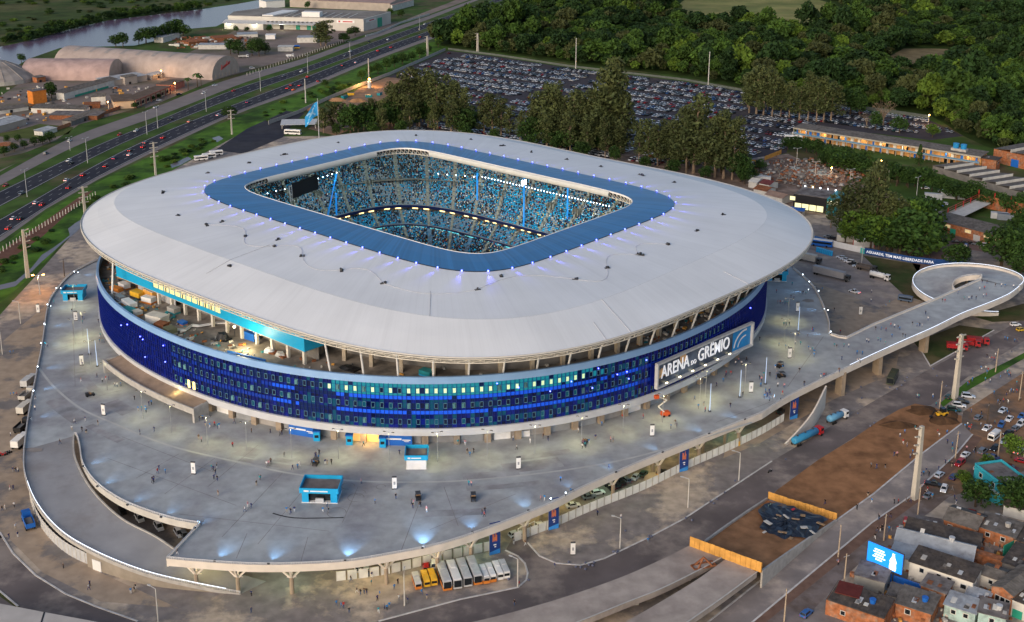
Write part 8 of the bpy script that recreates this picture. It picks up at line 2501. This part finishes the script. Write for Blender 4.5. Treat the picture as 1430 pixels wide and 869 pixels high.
q=MB();q.add([(-12,-6,3),(12,-6,3),(12,6,4.2),(-12,6,4.2),(-12,-6,3.2),(12,-6,3.2),(12,6,4.4),(-12,6,4.4)],[(3,2,1,0),(4,5,6,7),(0,1,5,4),(1,2,6,5),(2,3,7,6),(3,0,4,7)])
t=empty('canopy',G(418,178),R(5),label='pale flat canopy roof beside the flag pole',cat='canopy');q.build('roof',GALV,t)
for x in (-11,11):
 for y in (-5,5):
  q=MB();q.box((x,y,0),(.4,.4,3.2));q.build('post',W_CONC,t)
for (u,v,e_) in [(226,110,1600),(245,128,1500),(1229,240,3000),(1160,250,1000),(152,155,900),(1296,174,2000),(545,171,1500)]:
 p_=G(u,v);lamp('POINT',(p_[0],p_[1] - 3,6.5),e_,(1,.5,.15),name='yard_lamp',radius=.4)
 t=empty('lamp_post',p_,0,cat='lamp post',group='orange-lit yard lamps');q=MB();q.tube([(0,0,0),(0,0,6.5)],.12,6);q.build('pole',GALV,t);q=MB();q.ball((0,-.5,6.6),.45 if e_ < 4000 else .8);q.build('lamp_head',LAMP_O,t);POLES.append(t)
TZ=29.6
TIT=[('site_container',174,403,4.5,2.4,2.0,'WHITE','ORANGE','white box with orange base, farthest left on the roof terrace'),('site_container',163,408,5,2.2,1.8,'ORANGE','WHITE','orange edged box beside the parapet at the terrace end'),('crate',168,419,4,2,1.5,'GREYM','WHITE','grey crate beside the parapet on the terrace'),('site_container',181,428,7,2.6,1.9,'WHITE','ORANGE','long white container with orange flank on the terrace'),
       ('generator',193,416,5,3,2.4,'YELLOW','DGREY','yellow generator on the terrace'),('crate',201,413,2,2,1.5,'GREEN','GREEN','green drum-like crate beside the yellow generator'),('shed',214,417,6,4,3.4,'WOODY','W_CONC_P','brown wooden shed against the cyan wall'),('site_container',208,423,4.5,2.6,2.2,'WHITE','ORANGE','white and orange box in front of the wooden shed'),('site_container',220,450,7,4,2.6,'OFFW','WHITE','large white cabin in the middle of the terrace'),
       ('crate',181,437,6,3,1.4,'TEAL','DGREY','dark teal covered stack on the terrace'),('crate',192,440,3,2.4,1.5,'OFFW','ORANGE','pale crate beside the dark teal stack'),('crate',226,459,4,3,2.0,'RUST','W_CONC','brown crate stack by the parapet'),('crate',238,466,4,3,2.0,'OLIV','W_CONC','olive crate stack by the parapet'),('tank',352,474,4.5,2.4,2.4,'BLUEP','BLUEP','blue tank under the lounge windows'),('tarpaulin_heap',311,474,5,4,2.6,'BLACK','BLACK','black tarpaulin heap near the work light'),
       ('tarpaulin_heap',324,500,5,2.6,1.8,'BLUEP','TEAL','blue covered heap on the parapet side'),('crate',243,437,4,2.6,2,'W_CONC','TEAL','grey crate before the recess wall'),('tarpaulin_heap',376,492,5,3,1.5,'WHITE','RUST','white and brown heap under the cyan wall, left one'),('tarpaulin_heap',392,497,5,3,1.3,'W_CONC_P','RUST','pale and brown heap under the cyan wall, right one'),('crate',596,524,4,2.6,1.6,'TEAL','CYAN','teal box between the roof struts at the front of the terrace'),
       ('tarpaulin_heap',487,515,7,4,.9,'BLACK','BLACK','flat black sheet left on the front terrace'),('crate',255,453,3,2,1,'BLUEP','ORANGE','blue and orange bundle on the terrace floor')]
OLIV=mat('olive_canvas',(.16,.17,.11),.9,.15,.5)
for (nm,u,v,l_,w_,h_,m1,m2,lb) in TIT:
 t=empty(nm,G(u,v,TZ),R(random.uniform(-50,-25)),label=lb,cat={'site_container': 'container','tarpaulin_heap': 'heap'}.get(nm,nm))
 A_,B_=globals()[m1],globals()[m2]
 if nm=='tarpaulin_heap':
  q=MB();N_=12
  r0_=[(l_/2*random.uniform(.8,1.1)*math.cos(2*math.pi*k/N_),w_/2*random.uniform(.8,1.1)*math.sin(2*math.pi*k/N_),0) for k in range(N_)]
  r1_=[(x*.6,y*.6,h_*random.uniform(.7,1)) for x,y,_ in r0_]
  q.strip(r0_,r1_,0,True);q.add(r1_,[tuple(range(N_))]);q.build('cover',A_,t)
  q=MB();q.box((l_*.3,0,0),(l_*.4,w_*.8,.5));q.build('contents',B_,t)
 else:
  q=MB();q.box((0,0,h_*.3),(l_,w_,h_*.7));q.build('body',A_,t)
  q=MB();q.box((0,0,0),(l_+.05,w_+.05,h_*.3));q.build('base',B_,t)
  q=MB();q.box((0,0,h_),(l_+.1,w_+.1,.12));q.build('lid',A_ if nm != 'shed' else W_CONC_P,t)
q=MB()
for k in range(1100):
 w=random.uniform(R(185),R(352));r=rad(FA,FB,FN,w) - random.uniform(1.5,13)
 x,y=SX+r*math.cos(w),SY+r*math.sin(w);u,v=PX((x,y,TZ))
 if not ((u < 345 and random.random() < .8) or (u > 880 and random.random() < .9) or random.random() < .1): continue
 s_=random.uniform(.3,1.7);q.box((x,y,TZ),(s_,s_*random.uniform(.2,.8),random.uniform(.1,.7)),random.uniform(0,3),random.randrange(6))
q.build('debris',[RUST,W_CONC,DGREY,TEAL,OFFW,WOODY],kind='stuff',label='scattered building debris along the roof terrace',cat='debris')
q=MB();pts=[Vector(G(u,v,TZ+.5)) for u,v in ((245,461),(258,462),(268,455),(278,456),(300,452),(325,451))]
for off_ in (0,.8):
 for a,c_ in zip(pts,pts[1:]): q.bar(tuple(a+Vector((0,off_,0))),tuple(c_+Vector((0,off_,0))),.6,.35)
q.build('white_duct',WHITE,None,label='long wavy white duct lying on the terrace',cat='duct')
q=MB();q.tube([(0,0,0),(0,0,3)],.15,6);q.ball((0,0,3.3),.5,1);q.build('work_lamp',[DGREY,LAMP_Y],None,G(328,470,TZ),label='lit work lamp on the terrace beside the black heap',cat='work lamp')
q=MB();p_=G(316,523,TZ);q.bar((0,0,.3),(13,-7,.3),.5);q.build('blue_pipe',BLUEP,None,G(318,492,TZ),label='long blue pipe lying beside the terrace parapet',cat='pipe')
# ================================================================== people
def body_mesh(seed,pose):
 """one continuous skinned figure about 1.72 m tall, facing +x"""
 rs=np.random.default_rng(seed)
 J,Rr,E_=[],[],[]
 def j(p,r): J.append(p);Rr.append(r if isinstance(r,tuple) else (r,r));return len(J) - 1
 stride={'stand': .05,'walk': .26,'talk': .04,'raise': .06,'walk2': .2}[pose]
 pel=j((0,0,.93),(.15,.11));wst=j((0,0,1.1),(.14,.1));chs=j((.01,0,1.32),(.17,.12));nk=j((.0,0,1.48),.055);hd0=j((.02,0,1.58),.085);hd1=j((.015,0,1.7),.075)
 E_ += [(pel,wst),(wst,chs),(chs,nk),(nk,hd0),(hd0,hd1)]
 for s in (-1,1):
  f=stride*s
  hip=j((0,.09*s,.86),.095);kn=j((f*.6+.04,.1*s,.48),.065);an=j((f - (.06 if f < 0 else 0),.1*s,.09),.045);to=j((f+.15 - (.03 if f < 0 else 0),.11*s,.035),.04)
  E_ += [(pel,hip),(hip,kn),(kn,an),(an,to)]
  sh=j((0,.19*s,1.40),.065)
  if pose=='raise' and s > 0: el,ha,fg=(.05,.3,1.6),(.12,.26,1.86),(.13,.25,1.95)
  elif pose=='talk': el,ha,fg=(.06,.25*s,1.14),(.27,.17*s,1.16),(.35,.15*s,1.18)
  else: el,ha,fg=(-f*.35,.25*s,1.13),(-f*.75+.07,.25*s,.89),(-f*.8+.1,.24*s,.8)
  e=j(el,.048);h=j(ha,.036);g=j(fg,.028)
  E_ += [(chs,sh),(sh,e),(e,h),(h,g)]
 me=bpy.data.meshes.new('person');me.from_pydata(J,E_,[]);me.update()
 o=bpy.data.objects.new('person',me);COL.objects.link(o)
 md=o.modifiers.new('skin','SKIN');md.branch_smoothing=.6
 for i,d in enumerate(me.skin_vertices[0].data):
  d.radius=Rr[i];d.use_root=(i==0)
 sb=o.modifiers.new('sub','SUBSURF');sb.levels=1;sb.render_levels=1
 dg=bpy.context.evaluated_depsgraph_get()
 m2=bpy.data.meshes.new_from_object(o.evaluated_get(dg))
 bpy.data.objects.remove(o)
 mi=[]
 for p in m2.polygons:
  c=p.center
  arm=abs(c.y) > .205 and c.z < 1.3 and pose != 'raise'
  if c.z > 1.68 or (c.z > 1.56 and c.x < -.02): mi.append(3)
  elif c.z > 1.47 and abs(c.y) < .15: mi.append(0)
  elif (arm and c.z < 1.12) or (pose=='raise' and c.y > .2 and c.z > 1.62): mi.append(0)
  elif c.z > .93 or (arm): mi.append(1)
  elif c.z > .09: mi.append(2)
  else: mi.append(4)
 m2.materials.clear()
 for m in (SKINS[seed % 3],CLOTH['blue'],CLOTH['black'],HAIR,BLACK): m2.materials.append(m)
 m2.polygons.foreach_set('material_index',mi);m2.polygons.foreach_set('use_smooth',[True]*len(mi));m2.update()
 return m2
SKINS=[mat('skin_%d' % i,c,.6,0) for i,c in enumerate(((.45,.26,.18),(.28,.15,.09),(.55,.34,.25)))]
HAIR=mat('dark_hair',(.025,.018,.014),.7,0)
CLOTH={n: mat('cloth_'+n.replace(' ','_'),c,.85,.1,4,coord='object') for n,c in (('blue',(.02,.2,.5)),('black',(.015,.015,.018)),('white',(.7,.7,.7)),('dark blue',(.02,.035,.13)),('grey',(.2,.2,.21)),('red',(.45,.03,.03)),('teal',(.02,.28,.33)),('green',(.03,.22,.08)),('orange',(.6,.16,.03)),('yellow',(.55,.6,.05)),('brown',(.14,.08,.05)),('pink',(.6,.3,.33)),('denim',(.06,.1,.2)),('beige',(.4,.34,.25)))}
POSES=['stand','walk','talk','raise','walk2','stand','walk']
PM=[body_mesh(i,p) for i,p in enumerate(POSES)]
S_=2.979
PD=[]
PD += ZL(0,290,S_,[(225,395),(190,570),(197,575),(300,430),(415,556),(425,557),(433,557),(450,655),(462,658),(338,720),(404,703),(478,740),(488,741),(503,738),(508,715),(560,795),(575,840),(590,838),(605,835),(608,848),(620,818),(630,815),(410,440),(340,625),(343,655),(148,795),(146,838)])
PD += ZL(0,579,S_,[(300,60),(312,33),(355,22),(408,38),(342,65),(360,75),(250,118),(583,78),(642,65),(810,25),(828,20),(843,15),(855,42),(873,48),(893,42),(905,52),(912,50),(975,32),(1046,70),(1125,72),(1165,80),(1173,78),(827,98),(838,108),(968,130),(1183,170),(1110,210),(1118,208),(1127,198),(908,332),(738,578)])
PD += ZL(475,579,S_,[(97,125),(247,160),(88,283),(145,365),(232,345),(535,290),(545,292),(917,272),(1118,218),(720,103),(735,140),(490,120),(520,122),(506,98),(845,95),(865,103),(790,115),(1010,120),(1020,122),(1035,115),(1062,98),(1125,108),(1135,110),(990,70),(1088,42),(1173,12),(1260,12),(165,95),(835,355),(850,352),(960,322)])
PD += ZL(950,290,S_,[(400,350),(405,395),(415,395),(425,395),(435,398),(445,398),(460,372),(472,372),(465,318),(510,355),(522,358),(330,548),(430,487),(442,487),(453,487),(490,530),(530,535),(410,572),(438,580),(450,580),(470,598),(478,565),(540,595),(550,592),(495,680),(395,665),(425,668),(335,740),(150,740),(178,720),(230,650),(260,780),(208,825),(60,795),(98,820),(103,845),(75,830),(355,765),(370,765),(405,740),(432,745),(425,775),(515,735),(585,700),(597,700),(605,700),(640,575),(650,580),(680,575),(700,578),(672,628),(735,605),(757,608),(735,640),(745,640),(660,680),
      (775,555),(783,558),(822,550),(832,553),(855,510),(852,566),(835,505),(812,505),(875,490),(880,535),(890,495),(905,500),(912,505),(925,533),(935,535),(965,485),(985,490),(995,490),(1005,493),(1020,440),(1030,465),(1090,388),(1100,390),(1155,355),(1180,378),(1200,380),(1212,375),(1230,378),(1245,340),(1265,335),(1260,368),(1272,365),(1310,325),(1335,325),(1350,327),(1385,330),(1255,310),(1275,312)])
for k in range(95):
 if k % 3==0: cu,cv=random.choice(((random.uniform(70,160),random.uniform(420,600)),(random.uniform(180,560),random.uniform(630,680)),(random.uniform(640,980),random.uniform(590,640)),(random.uniform(1000,1150),random.uniform(440,560)),(random.uniform(1040,1150),random.uniform(420,540)),(random.uniform(330,700),random.uniform(690,740))))
 PD.append((cu+random.uniform(-8,8),cv+random.uniform(-5,5)))
PG=[]
PG += ZL(0,290,S_,[(43,605),(57,603),(45,780),(58,778),(70,778),(88,745),(97,745)])
PG += ZL(0,579,S_,[(45,85),(55,235),(66,235),(77,235),(43,310),(56,307),(60,380),(10,395),(22,390),(38,510),(75,505),(65,470),(265,635),(370,725),(375,710),(545,740),(560,735),(565,722),(630,650),(640,652),(652,655),(1046,750),(1045,820),(1400,790),(1420,800)])
PG += ZL(475,579,S_,[(85,665),(95,665),(107,667),(120,668),(132,672),(100,740),(110,742),(85,745),(70,738),(130,705),(155,770),(165,752),(160,820),(185,805),(195,808),(205,800),(240,700),(225,722),(245,768),(280,780),(340,745),(360,762),(15,800),(38,822),(45,690),(725,790),(893,635),(770,540),(722,535),(1070,415),(1168,430),(1280,530),(745,710),(780,465),(792,465),(372,590)])
PG += ZL(950,290,S_,[(560,335),(590,340),(640,425),(795,350),(793,388),(870,395),(855,410),(665,518),(1250,670),(1215,715),(1195,735),(1270,670),(1275,620),(1285,630),(1295,630),(1305,632),(1310,615),(1350,545),(1360,548),(1378,600),(1390,555),(1400,555),(1050,785),(985,785),(1365,680),(1370,695),(1350,690),(1305,770)])
PG += ZL(1190,500,4.575,[(515,255),(415,248),(425,250),(535,300),(825,78),(868,80),(860,95),(745,165),(765,145),(850,140),(880,150),(905,225),(945,125),(990,92),(1000,115),(1010,118),(985,232),(1005,222),(1015,212),(1030,215),(1050,215),(995,285),(940,295),(930,282),(945,285),(965,275),(1050,162),(760,340),(815,378),(825,352),(660,348),(870,450),(885,445),(820,430),(910,415),(850,440),(990,350),(1005,352),(720,440),(735,430),(745,450),(755,455),(760,440),(400,450),(430,452),(335,475),(305,500),(350,560),(325,540),(285,620),(267,620),(370,635),(385,605),(120,690),(155,700),(210,697),(545,475),(555,498),(605,480),(607,540),(640,555),(670,592),(640,595),(680,500),(730,585),(775,600),(785,590),(690,765),(680,765),(640,838),(490,745),(473,725),(455,742),(440,748),(550,708),(620,668),(635,688),(595,668),(480,845)])
PG += ZL(1140,680,4.597,[(55,105),(330,55),(260,138),(355,95),(500,100),(525,100),(575,95),(603,92),(475,190),(400,205),(390,282),(410,278),(420,272),(375,325),(465,278),(520,275),(545,283),(560,288),(705,55),(695,50),(742,68),(885,72),(895,102),(140,495)])
TOPS=['blue','blue','black','white','black','dark blue','grey','teal','red','black','blue','dark blue','pink','brown','white','black','dark blue']
BOTS=['denim','black','dark blue','grey','black','denim','beige','white']
PEOPLE=[]
allp=[(u,v,ZD,'deck') for u,v in PD]+[(u,v,0.0,'ground') for u,v in PG]
allp=[p for p in allp if p[1] > 0]
if len(allp) > 299:
 allp.sort(key=lambda p: -p[1] - (120 if p[3]=='deck' else 0));restp=allp[299:];allp=allp[:299]
print('people',len(allp))
for (u,v,z,zone) in allp:
 p=G(u,v+2.2,z)
 k=random.randrange(len(PM))
 o=link('person',PM[k],None,(p[0],p[1],p[2]+.02+(.05 if zone=='ground' else 0)),random.uniform(0,6.28),cat='person')
 s=random.uniform(1.02,1.15);o.scale=(s*1.12,s*1.12,s)
 a,b_=random.choice(TOPS),random.choice(BOTS)
 for i,c in ((1,a),(2,b_)):
  o.material_slots[i].link='OBJECT';o.material_slots[i].material=CLOTH[c]
 o['desc']='person with %s top, %s trousers' % (a,b_)
 on_bridge=zone=='deck' and u > 1185
 o['group']='people crossing the bridge to the spiral ramp' if on_bridge else 'people on the plaza deck' if zone=='deck' else 'people in the streets and yards'
 PEOPLE.append(o)
if restp:
 q=MB()
 for (u,v,z,zone) in restp:
  p=G(u,v+2,z);m=random.choice(PM);a=random.uniform(0,6.28);c_,s_=math.cos(a),math.sin(a);o_=len(q.v);i1,i2=random.randrange(5),random.randrange(3)
  for w in m.vertices: x,y,zz_=w.co;q.v.append((p[0]+x*c_ - y*s_,p[1]+x*s_+y*c_,p[2]+zz_+.03))
  for f_ in m.polygons: q.f.append([i+o_ for i in f_.vertices]);k=f_.material_index;q.m.append(3+i1 if k==1 else 8+i2 if k==2 else 0 if k==0 else 1)
 q.build('people',[SKINS[0],HAIR,BLACK]+[CLOTH[c] for c in ('blue','white','black','teal','red','denim','dark blue','grey')],kind='stuff',label='further people standing about in the streets and yards',cat='people')
for i,(u,v) in enumerate(((607,820),(718,845))): pass
MOTO=[]
def motorcycle(u,v,deg,zone,z=0.0):
 t=empty('motorcycle',G(u,v,z),R(deg),cat='motorcycle',group=zone)
 q=MB();q.tube([(0,-.06,0),(0,.06,0)],.32,10);wm=q.mesh('wheel',TYRE)
 for x in (-.65,.65): link('wheel',wm,t,(x,0,.32))
 q=MB();q.box((0,0,.4),(.7,.28,.35),0,0,.8);q.box((.15,0,.72),(.5,.26,.2),0,0,.8);q.build('body',random.choice((BLACK,RED,DGREY)),t)
 q=MB();q.box((-.35,0,.74),(.7,.24,.1));q.build('seat',BLACK,t)
 q=MB();q.bar((.65,0,.4),(.45,0,1.0),.07);q.bar((.45,-.35,1.02),(.45,.35,1.02),.05);q.build('fork',GALV,t)
 MOTO.append(t)
for (u,v,dg) in [(1,636,20),(4,637,20),(7,636,20),(10,634,20),(13,633,20),(1075,660,40),(1424,560,60)]: motorcycle(u,v,dg,'motorcycles at the left edge' if u < 50 else 'motorcycles in the streets')
q=MB();q.ball((0,0,.3),.34,0,8,6);bm=q.mesh('ball_bollard',mat('blue_grey_ball',(.12,.13,.19),.7,.1,1),True)
BALLS=[]
for (u,v) in ZL(475,579,S_,[(950,618),(1020,622),(1055,620),(980,638),(1000,640),(1020,648),(1035,630),(1050,633),(1140,575),(1155,572),(700,690),(783,693),(1285,510),(1295,512)])+ZL(760,640,3.405,[(495,385),(345,452),(327,450),(385,350),(702,300),(672,290),(820,200),(805,220),(790,212),(857,168),(907,112),(1147,10),(1395,490)])+ZL(1190,500,4.575,[(55,190),(60,262),(35,360),(285,205),(315,180),(335,152),(350,130),(540,120),(600,185),(515,75),(240,195),(115,440),(140,420)]):
 BALLS.append(link('ball_bollard',bm,None,(*G(u,v)[:2],.04),0,cat='bollard',group='round bollards scattered along the kerbs'))
# ================================================================== labels that single things out
ORD=['first','second','third','fourth','fifth','sixth','seventh','eighth','ninth','tenth','eleventh','twelfth','thirteenth','fourteenth','fifteenth','sixteenth','seventeenth','eighteenth','nineteenth','twentieth']
def ordw(n):
 if n < 20: return ORD[n]
 tens={2: 'twenty',3: 'thirty',4: 'forty',5: 'fifty',6: 'sixty',7: 'seventy',8: 'eighty',9: 'ninety'}
 n += 1
 if n > 99: return str(n)+'th'
 return (tens[n // 10]+'-'+ORD[n % 10 - 1]) if n % 10 else {20: 'twentieth',30: 'thirtieth',40: 'fortieth',50: 'fiftieth',60: 'sixtieth',70: 'seventieth',80: 'eightieth',90: 'ninetieth'}[n]
LM=[('the large cyan kiosk',446,700),('the white kiosk',581,650),('the far left kiosk',102,418),('the orange-lit doorway',520,607),('the white stall',730,607),('the orange boom lift',928,578),('the stadium sign',980,560),('the ramp slot',150,690),('the plaza corner',240,782),('the four big buses',640,815),('the open gate',715,755),
      ('the nearest blue banner',691,770),('the third blue banner',954,655),('the fourth blue banner',1108,585),('the bridge start',1180,480),('the bridge middle',1270,450),('the spiral',1345,392),('the olive bus',1246,530),('the fire engines',1352,486),('the median pylon',1333,550),('the kerb pylon',1278,690),('the backhoe',1315,580),('the turquoise house',1385,690),
      ('the billboard',1233,785),('the blue tanker',1127,615),('the black sheeting',1105,728),('the white street van',1388,612),('the blue skip lorry',40,732),('the line of lorries',36,580),('the blue van',1264,421),('the lorry yard',1180,395),('the ramp foot',330,825),('the corrugated fence',80,765),('the near facade',640,615),('the lit pylons',1050,530),('the canopy wall',230,560),('the workshop',1300,775),('the viaduct hoarding',1010,770)]
def rel(u,v,lu,lv):
 du,dv=u - lu,v - lv
 if abs(du) < 7 and abs(dv) < 9: return 'beside'
 if abs(du) > abs(dv)*1.2: return 'right of' if du > 0 else 'left of'
 return 'in front of' if dv > 0 else 'behind'
def single_out(objs,landmarks=LM):
 buck={}
 for o in objs:
  u,v=PX(o.location);lu=min(landmarks,key=lambda l: math.hypot(u - l[1],(v - l[2])*1.5))
  key='%s %s %s' % (o['desc'],rel(u,v,lu[1],lu[2]),lu[0])
  buck.setdefault(key,[]).append((math.hypot(u - lu[1],v - lu[2]),u,o))
 for key,L_ in buck.items():
  L_.sort(key=lambda t: t[0])
  for i,(_,_,o) in enumerate(L_):
   o['label']=key if len(L_)==1 else '%s, %s' % (key,'nearest' if i==0 else ordw(i)+' nearest')
def by_row(objs,text):
 """ordered from the left within a named set"""
 L_=sorted(objs,key=lambda o: PX(o.location)[0])
 for i,o in enumerate(L_): o['label']=text(o,i,len(L_))
single_out(PEOPLE)
for o in CARS: pass
single_out([o for o in CARS if o['group'] != 'cars by the brick workshops'],LM+[('the under-deck fence',870,680),('the row of small yard cars',1185,366),('the ramp opening',210,730),('the plaza columns',540,795)])
by_row([o for o in CARS if o['group']=='cars by the brick workshops'],lambda o,i,n: '%s by the brick workshops, %s from the left' % (o['desc'],ordw(i)))
for rd in ('upper carriageway','lower carriageway','service road'):
 by_row([o for o in HCARS if o['road']==rd],lambda o,i,n: '%s driving on the %s, %s from the left' % (o['desc'],'upper highway carriageway' if rd[0]=='u' else 'lower highway carriageway' if rd[0]=='l' else rd,ordw(i)))
rows_d={}
for o in LCARS:
 d=(o.location - q0).dot(e2);rows_d.setdefault(round((d - 4)/8.4),[]).append(o)
for ri,(k,L_) in enumerate(sorted(rows_d.items(),key=lambda t: -t[0])):
 L_.sort(key=lambda o: PX(o.location)[0])
 for i,o in enumerate(L_): o['label']='%s in car park rank %s from the stadium, %s from the left' % (o['desc'],ordw(ri),ordw(i))
for zn in {t['group'] for t in TREES}:
 L_=[t for t in TREES if t['group']==zn]
 by_row(L_,lambda o,i,n: '%s, %s from the left among %s' % (o['desc'],ordw(i),zn.replace('standing ','')))
def rank(objs,txt):
 by_row(objs,lambda o,i,n: '%s, %s from the left' % (txt,ordw(i)))
rank(VC,'cream V-armed column under the near plaza edge')
rank(PLAMPS,'twin-headed lamp post standing on the plaza deck')
rank(PYL,'slim glowing pylon standing on the plaza deck')
rank(TOTS,'white advertising totem with dark base')
for gname in {o['group'] for o in POLES if 'label' not in o}:
 rank([o for o in POLES if o.get('group')==gname and 'label' not in o],{'lamp posts along the highway': 'tall twin lamp post beside the highway','street lamps': 'single-armed street lamp on open ground','lamp posts by the demolition site': 'twin street lamp near the demolition site','slim utility poles in the street': 'slim tan utility pole','orange-lit yard lamps': 'yard lamp with orange glowing head','tall concrete power pylons': 'concrete pylon'}[gname])
rank(MOTO,'parked motorcycle by the roadside')
for o in BALLS: o['desc']='round bollard'
single_out(BALLS)
